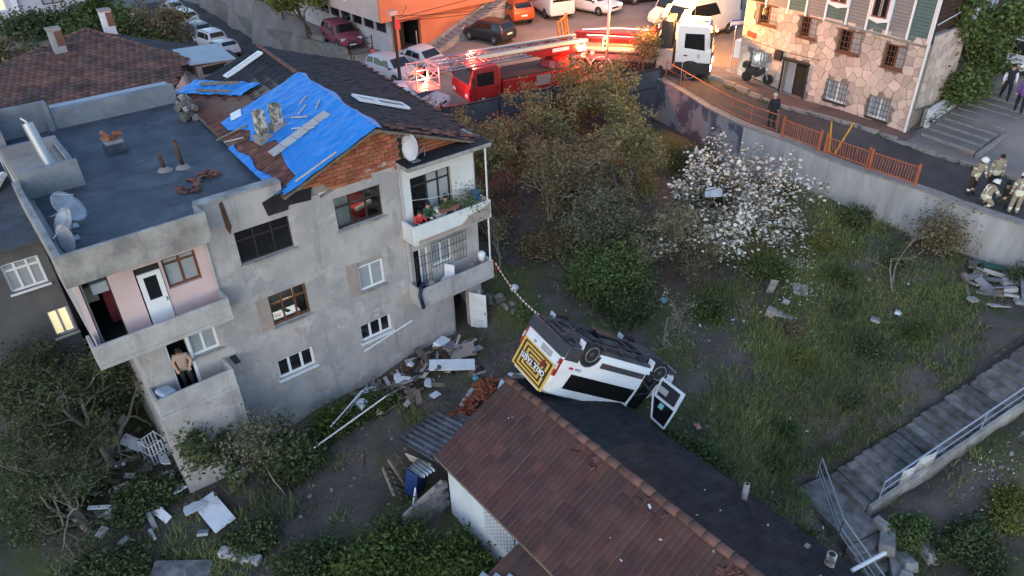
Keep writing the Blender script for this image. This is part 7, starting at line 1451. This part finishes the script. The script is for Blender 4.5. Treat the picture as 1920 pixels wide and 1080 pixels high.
piece('paper_sheet', 'long torn white sheet on the outer edge of the heap', 'sheet', -.9,-1.95,(.75,.28,.03),(.1,.2,1.0), M['whiteobj'], .26, notch=True); piece('paper_sheet', 'small square white sheet at the foot of the heap', 'sheet', -.98,-2.55,(.4,.28,.02),(.1,.1,.2), M['whiteobj'], .12); piece('cloth', 'white rag caught in the shoots at the facade', 'rag', -3.4,-1.35,(.5,.4,.14),(.3,.2,.4), M['whiteobj'], .4, notch=True)
piece('white_bag', 'white bag lying between the planks of the heap', 'bag', -.85,-.75,(.32,.26,.2),(.2,.1,.4), M['whiteobj'], .25, bevel=.07)
random.seed(44); pals = [M['wood'], M['wood'], M['patchgrey'], M['wood'], M['dark'], M['greycloth'], M['plank'], M['rust']]
for i in range(120):
    t = rnd(0,1); x = -3.1+t*4.6; y = -.35-abs(random.gauss(0,.8))-.4*t; L = rnd(.25,1.1); z = .05+.32*math.exp(-((y+1.2)**2)/.7)*rnd(.2,1)
    piece('timber_piece', 'broken board in the rubble heap along the facade', 'timber', x, y, (L, rnd(.06,.28), rnd(.02,.06)), (rnd(-.35,.35), rnd(-.35,.35), random.gauss(.4,.9)), random.choice(pals), z, 'broken boards along the facade', bevel=0)
for i in range(60):
    x, y = rnd(-3,1.6), -.3-abs(random.gauss(0,.9)); o = obj('stone', random.choice(stone_meshes)); o.location = (x,y,zlow(x,y)+.12); s_ = rnd(.1,.3); o.scale = (s_,s_*.7,s_*.6); o.rotation_euler = (rnd(0,3),rnd(0,3),rnd(0,6)); tag(o, 'lump of broken masonry in the rubble heap along the facade', 'masonry', 'masonry lumps along the facade')
brk = MB().box((0,0,0),(.22,.11,.075)).mesh('brick', mat('fallen_red_brick', (.30,.095,.05), .92, var=.3, scale=6, rand=.35))
for i in range(150):
    t = rnd(0,1); x = -1.1+t*1.9+random.gauss(0,.16); y = -4.2+t*.55+random.gauss(0,.22); o = obj('brick', brk); o.location = (x,y,zlow(x,y)+rnd(.03,.3)*math.exp(-abs(t-.5))); o.rotation_euler = (rnd(-.8,.8),rnd(-.8,.8),rnd(0,6)); tag(o, 'red brick in the tumbled brick heap behind the tiled house', 'brick', 'tumbled red brick heap')
for i in range(4): piece('concrete_block', 'pale block in the short row beside the red brick heap', 'concrete block', -.55+i*.2,-3.75+i*.09,(.2,.2,.14),(rnd(-.2,.2),.1,.4), M['concrete_l'], .15, 'row of pale blocks')
for i, (a, b_, lb) in enumerate((((-5.75,-2.25,.05),(-2.75,-2.1,.55),'long white pole lying from the yard up to the rubble'),((-4.9,-1.9,.25),(-3.2,-1.2,.5),'shorter white pole among the facade shoots'),((-4.2,-1.65,.2),(-2.9,-1.05,.5),'thin grey pole beside the shorter white one'),((-4.7,-3.7,-.45),(-4.2,-2.9,-.4),'thin rusty rod lying on the yard path'))): tag(MB().tube([a, b_], .03 if i < 2 else .02, n=6).build('pole', M['pipe'] if i < 2 else M['steel'] if i == 2 else M['rust']), lb, 'pole')
# left corner junk
piece('tabletop', 'large white table top lying in the left yard', 'table top', -9.3,-2.15,(1.5,.72,.05),(.1,.05,-1.45), M['whiteobj'], .22); piece('board', 'small white board lying on the large table top', 'board', -9.75,-1.75,(.75,.4,.03),(.1,.2,.15), M['whiteobj'], .34, notch=True)
piece('cabinet_door', 'white cabinet door with round hole in the junk corner', 'cabinet door', -10.45,2.7,(.85,.42,.05),(.3,.25,-1.0), M['whiteobj'], .35); piece('foam_sheet', 'torn white foam sheets trailing from the house corner', 'foam sheet', -9.95,.2,(.7,.4,.06),(.2,.4,1.2), M['whiteobj'], .3, notch=True); piece('foam_sheet', 'bright torn foam scrap below the house corner', 'foam sheet', -10.0,-.55,(.8,.45,.05),(.1,.2,2.0), M['whiteobj'], .25, notch=True); piece('foam_sheet', 'long white strip beside the bright foam scrap', 'foam sheet', -9.85,1.0,(.9,.3,.05),(.3,.2,1.5), M['whiteobj'], .4, notch=True)
cr = thing('metal_crate', 'white slatted metal crate standing against the house corner', 'crate', (-9.95,1.7,zlow(-9.95,1.7)), rz=.3)
for z in (.05,.45,.85): MB().tube([(-.3,-.3,z),(.3,-.3,z),(.3,.3,z),(-.3,.3,z)], .025, n=4, closed=True).build('rail', M['upvc'], cr)
for k in range(6):
    for y in (-.3,.3): MB().box((-.3+k*.12,y,.45),(.05,.02,.85)).build('slat', M['upvc'], cr)
piece('white_bin', 'white plastic container by the leaning trunk', 'container', -8.1,-.95,(.45,.35,.3),(.2,.3,.4), M['whiteobj'], .2, bevel=.04); piece('screen', 'grey flat screen propped behind the white container', 'screen', -7.95,-.88,(.5,.05,.4),(.4,.1,.5), M['clad'], .5)
piece('fence_board', 'long white broken fence board under the dark tree', 'board', -11.6,-.1,(1.9,.14,.05),(.05,.1,-.55), M['whiteobj'], .3); piece('fence_board', 'grey white slab near the lower left wall', 'board', -9.3,-4.3,(1.3,.3,.25),(.05,.1,-.9), M['concrete_l'], .15)
random.seed(66); pal2 = [M['whiteobj'], M['board'], M['wood'], M['greycloth'], M['wood'], M['concrete_l'], M['soil_l'], M['patchgrey'], M['wood']]
for i in range(90):
    x, y = -11.4+random.gauss(0,1.0), 1.8+random.gauss(0,1.9)
    if x > -9.75 and y > -.2: x = -10.2-rnd(0,1)
    piece('junk_piece', 'piece of scattered junk under the large sparse tree', 'junk', x, y, (rnd(.12,.7), rnd(.06,.35), rnd(.02,.12)), (rnd(-.5,.5), rnd(-.5,.5), rnd(0,6)), random.choice(pal2), rnd(.05,.2), 'junk under the large tree', bevel=0, notch=i % 3 == 0)
tr_ = piece('roof_sheet', 'dark ribbed sheet lying at the bottom of the left yard', 'roof sheet', -10.9,-3.6,(1.7,.9,.04),(.1,.1,-.6), M['corr'], .15)
# garden rubble and litter
for i, (x, y, dm_, rt, lb) in enumerate(((11.9,-7.9,(.9,.3,.09),(.2,1.15,.9),'upright grey stone slab in the garden grass'),(11.3,-8.9,(.85,.3,.1),(.1,.25,-.9),'long grey slab lying below the upright one'),(11.1,-8.5,(.45,.35,.3),(.2,.1,.4),'grey block between the two slabs'),(11.9,-8.6,(.35,.25,.2),(.3,.4,.6),'pale broken block beside the upright slab'),(12.9,-8.6,(.7,.6,.1),(.15,-.1,.6),'flat round edged slab to the side of the upright one'),(14.0,-11.3,(.45,.35,.1),(.1,.2,.4),'small flat grey slab on the bare earth path'))): piece('stone_slab', lb, 'slab', x, y, dm_, rt, M['concrete'] if i != 2 else M['patch'], .12 if i else .4, bevel=.03)
piece('plastic_bag', 'white plastic bag on the bare earth path', 'bag', 14.95,-11.7,(.38,.24,.12),(.1,.2,.3), M['whiteobj'], .08, bevel=.05); piece('bag', 'grey white plastic sack on the bank near the tape', 'bag', 4.75,-.25,(.36,.3,.28),(.2,.2,.3), M['whiteobj'], .15, bevel=.1); piece('carton', 'small pale red printed carton by the fallen van', 'carton', 4.35,-10.4,(.3,.2,.06),(.1,.1,1.0), mat('red_white_print', (.5,.4,.4), .7, col2=(.4,.08,.08), scale=7), .1)
piece('cloth', 'pale cloth in the grass above the bare tree', 'cloth', 8.8,-5.0,(.35,.3,.05),(.2,.1,.2), M['cyan'], .12, notch=True); piece('cloth_banner', 'white printed cloth hanging in the blossom tree', 'cloth', 13.9,-3.2,(1.0,.5,.02),(.8,.1,-.5), M['whiteobj'], 2.0, notch=True)
random.seed(71)
for i in range(34):
    x, y = 18.2+random.gauss(0,.65), -13.6+random.gauss(0,.7); x = min(x, 19.3)
    piece('concrete_rubble', 'plank or block of the rubbish pile at the foot of the white wall', 'rubble', x, y, (rnd(.2,1.1), rnd(.1,.35), rnd(.05,.2)), (rnd(-.3,.3), rnd(-.3,.3), random.gauss(-.6,.8)), random.choice([M['concrete'], M['wood'], M['patchgrey'], M['wood'], M['greycloth'], M['board']]), rnd(.05,.25), 'rubbish pile at the wall foot', bevel=0)
piece('board', 'dark green board lying on the rubbish pile at the white wall', 'board', 19.1,-13.4,(1.4,.3,.05),(.1,.2,-.7), mat('dark_green_board', (.02,.09,.08), .6), .35); piece('bottle_crate', 'small bright red item in the rubbish pile', 'box', 18.5,-15.0,(.25,.2,.15),(.2,.1,.5), M['redcloth'], .2)
for i in range(110):
    zone = random.choice([(9,-8.5,3.5,2.2),(13,-10,3,2),(11.5,-17.8,2.2,.9),(5,-10,1.5,1.5),(-6,-4,2.5,1.5),(6,-3,2,2.5),(16,-11,2,2)]); x, y = zone[0]+random.gauss(0,zone[2]*.6), zone[1]+random.gauss(0,zone[3]*.6)
    if in_house(x, y) or x > 19.3: continue
    o = obj('stone', random.choice(stone_meshes)); s_ = rnd(.06,.2); o.scale = (s_,s_,s_*.6); o.location = (x,y,zlow(x,y)+s_*.12); o.rotation_euler = (rnd(-.4,.4),rnd(-.4,.4),rnd(0,6)); tag(o, 'small stone scattered over the garden slope', 'stone', 'stones scattered over the garden')
for i in range(46):
    x, y = 10+random.gauss(0,4), -9+random.gauss(0,3)
    if in_house(x, y) or x > 19.2: continue
    piece('litter', 'small pale scrap of litter on the garden slope', 'litter', x, y, (rnd(.05,.16), rnd(.04,.1), .012), (rnd(-.4,.4),rnd(-.4,.4),rnd(0,6)), M['whiteobj'], .05, 'litter on the garden slope', bevel=0)
for i in range(15):
    x, y = rnd(-3.6,1.6), rnd(-17,-7.6); z = (3.6-abs(x+1.05)*.49)+.05; o = MB().box((0,0,0),(rnd(.04,.14), rnd(.03,.06), .02)).build('litter', M['whiteobj'] if i % 3 else M['mortar']); o.location = (x,y,z); o.rotation_euler = (0, .45 if x > -1.05 else -.46, rnd(0,6)); tag(o, 'small pale fragment lying on the long tile roof', 'fragment', 'fragments on the tile roof')
for i, y in enumerate((-10.9,-13.2,-15.4)):
    for k in range(7): o = obj('roof_tile', tmesh2); xx = -1.25+rnd(-.25,.1); o.location = (xx, y+rnd(-.4,.4), 3.6-abs(xx+1.05)*.49+.06); o.rotation_euler = (rnd(-.2,.2), -.46+rnd(-.2,.2), rnd(0,6)); o.scale = (.5,.5,.8); tag(o, 'broken tile fragment beside the ridge of the long roof', 'roof tile', 'broken tiles beside the ridge')
# balcony odds and ends
ch_ = thing('plastic_chair', 'white plastic chair on the lower right balcony', 'chair', (1.35,-.42,2.64), rz=.5)
MB().box((0,0,.42),(.42,.42,.03)).build('seat', M['whiteobj'], ch_); MB().box((.2,0,.68),(.03,.42,.5), rot=(0,.12,0)).build('backrest', M['whiteobj'], ch_)
for x in (-.18,.18):
    for y in (-.18,.18): MB().tube([(x,y,0),(x,y,.42)], .02, n=5).build('leg', M['whiteobj'], ch_)
tag(MB().lathe([(.12,0),(.17,.3),(.1,.38)], 10, M=Matrix.Translation((2.95,-.5,3.3))).build('sack', M['whiteobj'], smooth=True), 'white sack on the corner of the lower right balcony', 'sack')
tag(MB().tube([(-.12,-.9,2.6),(-.2,-.88,3.15),(-.05,-.75,3.42),(.2,-.5,3.35),(.35,-.45,2.9)], .075, n=10).build('hose', mat('dark_blue_hose', (.02,.025,.07), .6), smooth=True), 'thick dark hose draped over the corner of the lower right balcony', 'hose')
random.seed(81)
for i in range(14): o = MB().box((0,0,0),(rnd(.15,.4),rnd(.1,.25),rnd(.05,.2))).build('clutter', random.choice([M['whiteobj'],M['greycloth'],M['board'],M['steel']])); o.location = (rnd(.15,.8),rnd(-.65,-.25),2.72+rnd(0,.3)); o.rotation_euler = (rnd(-.4,.4),rnd(-.4,.4),rnd(0,6)); tag(o, 'pale bag or box in the clutter on the lower right balcony', 'clutter', 'clutter on the lower right balcony')
fp = thing('planter', 'terracotta window box with green plants on the upper right balcony', 'planter', (1.55,-.6,6.02)); MB().box((0,0,.08),(.75,.2,.18), taper=1.1).build('box', M['tile_ridge'], fp); V, F = leaf_quads(np.random.default_rng(5), np.random.default_rng(6).normal(size=(500,3))*np.array([.24,.07,.06])+np.array([0,0,.24]), .035); np_mesh('plants', V, F, Lg, fp)
bush('balcony_plant', 'tall leafy pot plant at the end of the upper right balcony', (2.55,-.45,5.35), .22, .2, 1.5, 60, Lg, 900, .045, cat='plant', stems=3); tag(MB().lathe([(.16,0),(.2,.3)], 12, M=Matrix.Translation((2.9,-.4,5.95))).build('bucket', mat('blue_bucket', (.02,.08,.25), .5)), 'blue bucket on the upper right balcony', 'bucket')
tag(MB().box((1.3,-.35,5.75),(.45,.3,.75)).build('washing_machine', M['white_wall'], bevel=.03), 'pale cabinet behind the woman on the upper right balcony', 'cabinet'); cl = MB().tube([(.05,-.3,6.75),(.9,-.5,6.66),(1.8,-.6,6.6)], .008, n=4).build('clothes_line', M['pipe']); tag(cl, 'thin clothes line across the upper right balcony', 'clothes line')
ac = piece('armchair', 'pale blue armchair at the end of the lower left balcony', 'armchair', -9.25,-.42,(.5,.5,.55),(.05,.2,.3), mat('pale_blue_vinyl', (.36,.42,.50), .5, var=.12), 0, z=3.15, bevel=.09)
tag(MB().bb((-7.05,-.5,3.3),(-6.85,-.02,3.34)).build('shelf', M['iron']), 'small dark shelf with pots at the end of the lower left balcony', 'shelf')
lg_ = thing('loggia_store', 'pale laundry and red cloth stored inside the dark loggia', 'laundry', (-9.75,.5,5.3)); MB().box((0,.2,1.6),(.5,.3,.35)).build('bundle', M['dish'], lg_, bevel=.06); MB().box((.25,.5,.8),(.5,.3,1.2)).build('red_cloth', mat('dull_red_cloth', (.18,.03,.04), .9), lg_, bevel=.05); MB().box((-.3,.6,1.3),(.4,.3,.5)).build('carton', M['patch'], lg_)

# ---------------------------------------------------------------- people
M['skin'] = mat('skin', (.45,.27,.20), .6, var=.08); M['hairdark'] = mat('dark_hair', (.02,.016,.013), .7, var=.2); M['hairgrey'] = mat('grey_hair', (.45,.44,.43), .8, var=.15); M['gear'] = mat('tan_turnout_gear', (.30,.255,.19), .85, var=.15, scale=5); M['stripe'] = mat('pale_reflective_stripe', (.66,.68,.52), .5, var=.1); M['dcloth'] = mat('dark_clothing', (.022,.023,.028), .9, var=.3); M['shoe'] = mat('black_boots', (.015,.015,.015), .7); M['helmw'] = mat('white_helmet', (.68,.70,.68), .35, var=.05); M['helmr'] = mat('red_helmet', (.55,.05,.03), .35); M['olive'] = mat('dark_olive_uniform', (.055,.06,.045), .85, var=.2); M['bbrown'] = mat('dark_brown_trousers', (.05,.032,.03), .9); M['cgreen'] = mat('green_top', (.03,.09,.05), .85, var=.2); M['tan'] = mat('tan_shirt', (.36,.27,.21), .85, var=.12)
STAND = dict(pel=(0,0,.95), spi=(0,0,1.14), che=(.01,0,1.36), nec=(.015,0,1.49), hed=(.03,0,1.57), top=(.035,0,1.70), shL=(0,.18,1.43), elL=(-.01,.25,1.16), wrL=(.06,.26,.92), shR=(0,-.18,1.43), elR=(-.01,-.25,1.16), wrR=(.06,-.26,.92), hiL=(0,.1,.90), knL=(.02,.12,.5), anL=(-.02,.13,.09), toL=(.15,.14,.04), hiR=(0,-.1,.90), knR=(.02,-.12,.5), anR=(-.02,-.13,.09), toR=(.15,-.14,.04))
def pose(**k): d = dict(STAND); d.update(k); return d
def bend(d, ang, keys=('spi','che','nec','hed','top','shL','elL','wrL','shR','elR','wrR')):
    d = dict(d); c = Vector(d['pel']); R3 = Matrix.Rotation(ang, 3, 'Y')
    for k in keys: d[k] = tuple(R3 @ (Vector(d[k])-c)+c)
    return d
CROUCH = pose(pel=(-.08,0,.42), hiL=(-.06,.1,.40), hiR=(-.06,-.1,.40), spi=(-.02,0,.60), che=(.08,0,.80), nec=(.14,0,.92), hed=(.18,0,.99), top=(.21,0,1.11), shL=(.08,.19,.86), shR=(.08,-.19,.86), elL=(.22,.28,.64), elR=(.22,-.28,.64), wrL=(.42,.18,.58), wrR=(.42,-.16,.55), knL=(.32,.18,.46), anL=(.10,.16,.09), toL=(.27,.18,.04), knR=(.24,-.18,.16), anR=(-.14,-.16,.10), toR=(.02,-.17,.04))
SIT = pose(pel=(0,0,.45), hiL=(.02,.1,.44), hiR=(.02,-.1,.44), spi=(.02,0,.64), che=(.06,0,.86), nec=(.09,0,.98), hed=(.12,0,1.06), top=(.14,0,1.18), shL=(.05,.18,.92), shR=(.05,-.18,.92), elL=(.18,.26,.72), elR=(.18,-.26,.72), wrL=(.38,.2,.70), wrR=(.38,-.2,.70), knL=(.34,.13,.46), anL=(.28,.13,.09), toL=(.40,.14,.04), knR=(.34,-.13,.46), anR=(.28,-.13,.09), toR=(.40,-.14,.04))
RAD = dict(pel=(.155,.17), spi=(.135,.155), che=(.14,.17), nec=(.06,.06), hed=(.085,.08), top=(.075,.07), sh=(.075,.075), el=(.058,.058), wr=(.04,.04), hi=(.105,.105), kn=(.075,.075), an=(.055,.055), to=(.045,.045))
EDG = [('pel','spi','T'),('spi','che','T'),('che','nec','N'),('nec','hed','H'),('hed','top','H')]+[e for s in 'LR' for e in (('che','sh'+s,'T'),('sh'+s,'el'+s,'A'),('el'+s,'wr'+s,'A'),('pel','hi'+s,'L'),('hi'+s,'kn'+s,'L'),('kn'+s,'an'+s,'L'),('an'+s,'to'+s,'S'))]
def person(label, P, yaw, d, top, legs, bulk=1.0, helmet=None, hair=None, stripes=False, sleeves=None, h=1.70, group=None, back=False, skin_top=False):
    t = thing('person', label, 'person', P, yaw, group); t.scale = (h/1.70,)*3
    names = list(d); me = bpy.data.meshes.new('body'); me.from_pydata([d[k] for k in names], [(names.index(a), names.index(b_)) for a, b_, _ in EDG], [])
    o = bpy.data.objects.new('body', me); COL.objects.link(o); md = o.modifiers.new('skin', 'SKIN'); md.use_smooth_shade = True
    for i, k in enumerate(names):
        r = RAD.get(k) or RAD[k[:2]]; b_ = bulk if k[:2] not in ('to','ne','he') and k != 'top' else 1.0; sv = me.skin_vertices[0].data[i]; sv.radius = (r[0]*b_, r[1]*b_); sv.use_root = (k == 'pel')
    sb_ = o.modifiers.new('sub', 'SUBSURF'); sb_.levels = 2; sb_.render_levels = 2
    nm_ = bpy.data.meshes.new_from_object(o.evaluated_get(bpy.context.evaluated_depsgraph_get())); bpy.data.objects.remove(o)
    mats = [M['skin'], top, legs, M['shoe'], M['stripe'], sleeves or top]; nm_.materials.clear()
    for m_ in mats: nm_.materials.append(m_)
    segs = [(Vector(d[a]), Vector(d[b_]), tg, a, b_) for a, b_, tg in EDG]; idx = []
    for p in nm_.polygons:
        c = p.center; best = None
        for A, B, tg, a, b_ in segs:
            u = B-A; s = max(0, min(1, (c-A).dot(u)/u.length_squared)); dd = (A+u*s-c).length/(1.6 if tg == 'T' else 1)
            if best is None or dd < best[0]: best = (dd, tg, s, a, b_)
        _, tg, s, a, b_ = best
        mi = {'T':1,'N':1 if s < .5 else 0,'H':0,'A':5,'L':2,'S':3}[tg]
        if tg == 'L' and a == 'pel': mi = 1 if stripes else 2
        if tg == 'A' and b_.startswith('wr') and s > .93: mi = 0
        if stripes:
            if tg == 'A' and b_.startswith('wr') and .55 < s < .85: mi = 4
            if tg == 'A' and b_.startswith('el') and .35 < s < .62: mi = 4
            if tg == 'T' and a == 'pel' and s < .75: mi = 4
            if tg == 'L' and b_.startswith('an') and .45 < s < .7: mi = 4
        idx.append(mi)
    # hands with five fingers and a face, part of the same body mesh
    mb = MB()
    for s in 'LR':
        W, E_ = Vector(d['wr'+s]), Vector(d['el'+s]); f = (W-E_).normalized(); q = f.cross(Vector((1,0,0))); q = q if q.length > .2 else f.cross(Vector((0,1,0))); q.normalize(); n_2 = f.cross(q)
        B4 = Matrix((f, q, n_2)).transposed().to_4x4(); B4.translation = W
        mb.loft([[(x,-w,-.016),(x,w,-.016),(x,w,.016),(x,-w,.016)] for x, w in ((-.01,.024),(.035,.038),(.09,.04))], M=B4)
        for j, (y, L) in enumerate(((-.03,.062),(-.01,.075),(.01,.07),(.03,.055))): mb.tube([B4 @ Vector((.085,y,0)), B4 @ Vector((.085+L*.55,y,-.006)), B4 @ Vector((.085+L*.85,y,-.028))], [.0095,.0085,.006], n=5)
        mb.tube([B4 @ Vector((.03,-.035,0)), B4 @ Vector((.06,-.06,-.012)), B4 @ Vector((.09,-.065,-.02))], [.011,.01,.007], n=5)
    hd, tp2_ = Vector(d['hed']), Vector(d['top']); ax = (tp2_-hd).normalized(); fw = Vector((1,0,0)); fw = (fw-ax*fw.dot(ax)).normalized(); sd2 = ax.cross(fw); hc = (hd+tp2_)/2
    mb.add([hc+fw*.083+ax*.01, hc+fw*.108-ax*.028, hc+fw*.08-ax*.035+sd2*.016, hc+fw*.08-ax*.035-sd2*.016], [(0,2,1),(0,1,3),(1,2,3)])
    for s in (1,-1): mb.box(hc+sd2*s*.083, (.03,.016,.05)); 
    V0 = len(nm_.vertices); hm = mb.mesh('tmp', M['skin']); 
    import bmesh
    bm = bmesh.new(); bm.from_mesh(nm_); 
    for p, mi in zip(bm.faces, idx): p.material_index = mi; p.smooth = True
    bm.from_mesh(hm); bm.to_mesh(nm_); bm.free(); bpy.data.meshes.remove(hm); nm_.name = 'body'; body = obj('body', nm_, t)
    for s in (1,-1): MB().box(hc+fw*.088+sd2*s*.032+ax*.012, (.012,.02,.01)).build('eye', M['dcloth'], t)
    MB().box(hc+fw*.088-ax*.06, (.012,.045,.008)).build('mouth', M['redcloth'], t)
    R4 = Matrix((fw, sd2, ax)).transposed().to_4x4(); R4.translation = hc+ax*.02
    if helmet:
        he = MB().lathe([(.135,-.01),(.138,.02),(.13,.07),(.10,.115),(.05,.14),(.005,.145)], 16, M=R4).build('helmet', helmet, t, smooth=True); MB().lathe([(.155,-.02),(.155,-.008),(.12,.0)], 16, M=R4 @ Matrix.Rotation(.12, 4, 'Y')).build('brim', helmet, he); MB().lathe([(.115,-.1),(.125,-.02)], 12, M=R4).build('neck_guard', M['dcloth'], he); MB().box(R4 @ Vector((.10,0,.1)), (.12,.03,.06)).build('crest', M['litwin'] if helmet is M['helmr'] else helmet, he)
    elif hair: MB().lathe([(.094,-.02),(.098,.03),(.09,.075),(.06,.105),(.01,.115)], 14, M=R4 @ Matrix.Translation((-.018,0,0))).build('hair', hair, t, smooth=True)
    if back:
        c, p = Vector(d['che']), Vector(d['spi']); bn_ = (c-p).normalized().cross(Vector((0,1,0))); bn_ = -bn_ if bn_.x > 0 else bn_
        for s in (.075,-.075): MB().tube([p+bn_*.165*bulk+Vector((0,s,0)), c+bn_*.175*bulk+Vector((0,s,0)), c+bn_*.12*bulk+Vector((0,s*1.3,.09))], .022, n=4).build('reflective_strip', M['stripe'], t)
        MB().lathe([(.05,0),(.05,.01)], 12, M=frame((p+c)/2+bn_*.178*bulk+Vector((0,-.0,.06)), (0,1,0), (c-p))).build('back_emblem', M['whiteobj'], t)
    return t
def fl(x, y): return zup(x, y)+.03
person('standing firefighter in tan gear and white helmet turned to the kneeling group', (20.95,-10.9,fl(20.95,-10.9)), -1.9, bend(pose(elL=(.12,.24,1.2),wrL=(.3,.15,1.08),wrR=(.2,-.2,.95)), .22), M['gear'], M['bbrown'], 1.18, helmet=M['helmw'], stripes=True)
person('bareheaded firefighter standing behind the kneeling group with dark trousers', (21.75,-11.35,fl(21.75,-11.35)), -2.3, bend(pose(), .12), M['gear'], M['dcloth'], 1.2, hair=M['hairdark'], stripes=True)
person('crouching firefighter in white helmet with pale reflective straps on the back', (20.35,-11.75,fl(20.35,-11.75)), -.5, CROUCH, M['gear'], M['gear'], 1.2, helmet=M['helmw'], stripes=True, back=True)
person('bareheaded rescuer in dark uniform crouching opposite the firefighter', (20.95,-12.25,fl(20.95,-12.25)), -3.3, CROUCH, M['olive'], M['olive'], 1.1, hair=M['hairdark'])
person('standing firefighter in white helmet seen from behind with reflective straps', (20.5,-12.75,fl(20.5,-12.75)), .5, bend(pose(elR=(.06,-.28,1.18),wrR=(.22,-.24,1.0)), .08), M['gear'], M['gear'], 1.2, helmet=M['helmw'], stripes=True, back=True)
person('rescuer in red helmet standing beyond the other firefighters', (21.35,-12.6,fl(21.35,-12.6)), -2.2, bend(pose(), .25), M['olive'], M['olive'], 1.15, helmet=M['helmr'])
person('grey haired man in dark jacket standing at the street railing', (20.6,-1.35,fl(20.6,-1.35)), .9, bend(pose(), .06), M['dcloth'], M['dcloth'], 1.12, hair=M['hairgrey'])
person('walking person in black vest with white sleeves on the corner steps', (29.7,-8.3,fl(29.7,-8.3)+.45), -2.6, pose(knL=(.16,.12,.5),anL=(.16,.12,.1),toL=(.33,.12,.06),knR=(-.08,-.12,.5),anR=(-.3,-.12,.16),toR=(-.16,-.13,.06)), M['dcloth'], M['dcloth'], 1.08, hair=M['hairdark'], sleeves=M['whiteobj'], h=1.75)
t = person('person in black trousers and purple top walking up the corner steps', (28.75,-9.35,fl(28.75,-9.35)+.3), .4, pose(knL=(.16,.12,.5),anL=(.12,.12,.1),toL=(.29,.12,.06),knR=(-.08,-.12,.5),anR=(-.25,-.12,.14),toR=(-.1,-.13,.06)), mat('purple_top', (.16,.08,.28), .85), M['dcloth'], 1.08, hair=M['hairdark'], h=1.75)
person('bare armed man in tan shirt in the lower left balcony doorway', (-8.42,.05,2.76), -1.9, bend(pose(elL=(.05,.28,1.18),wrL=(.2,.2,1.02),elR=(.05,-.28,1.18),wrR=(.22,-.2,1.0)), .15), M['tan'], M['dcloth'], 1.15, hair=M['hairdark'], sleeves=M['skin'], h=1.62)
person('child in bright red top leaning over the upper right balcony', (.42,-.32,5.33), -1.7, SIT, M['redcloth'], M['dcloth'], 1.0, hair=M['hairdark'], h=1.35)
person('person in green top sitting on the upper right balcony', (.8,-.22,5.33), -1.3, SIT, M['cgreen'], M['dcloth'], 1.1, hair=M['hairdark'], h=1.6)
person('woman in black sitting by the flower box on the upper right balcony', (1.62,-.22,5.33), -1.7, SIT, M['dcloth'], M['dcloth'], 1.05, hair=M['hairdark'], h=1.65)
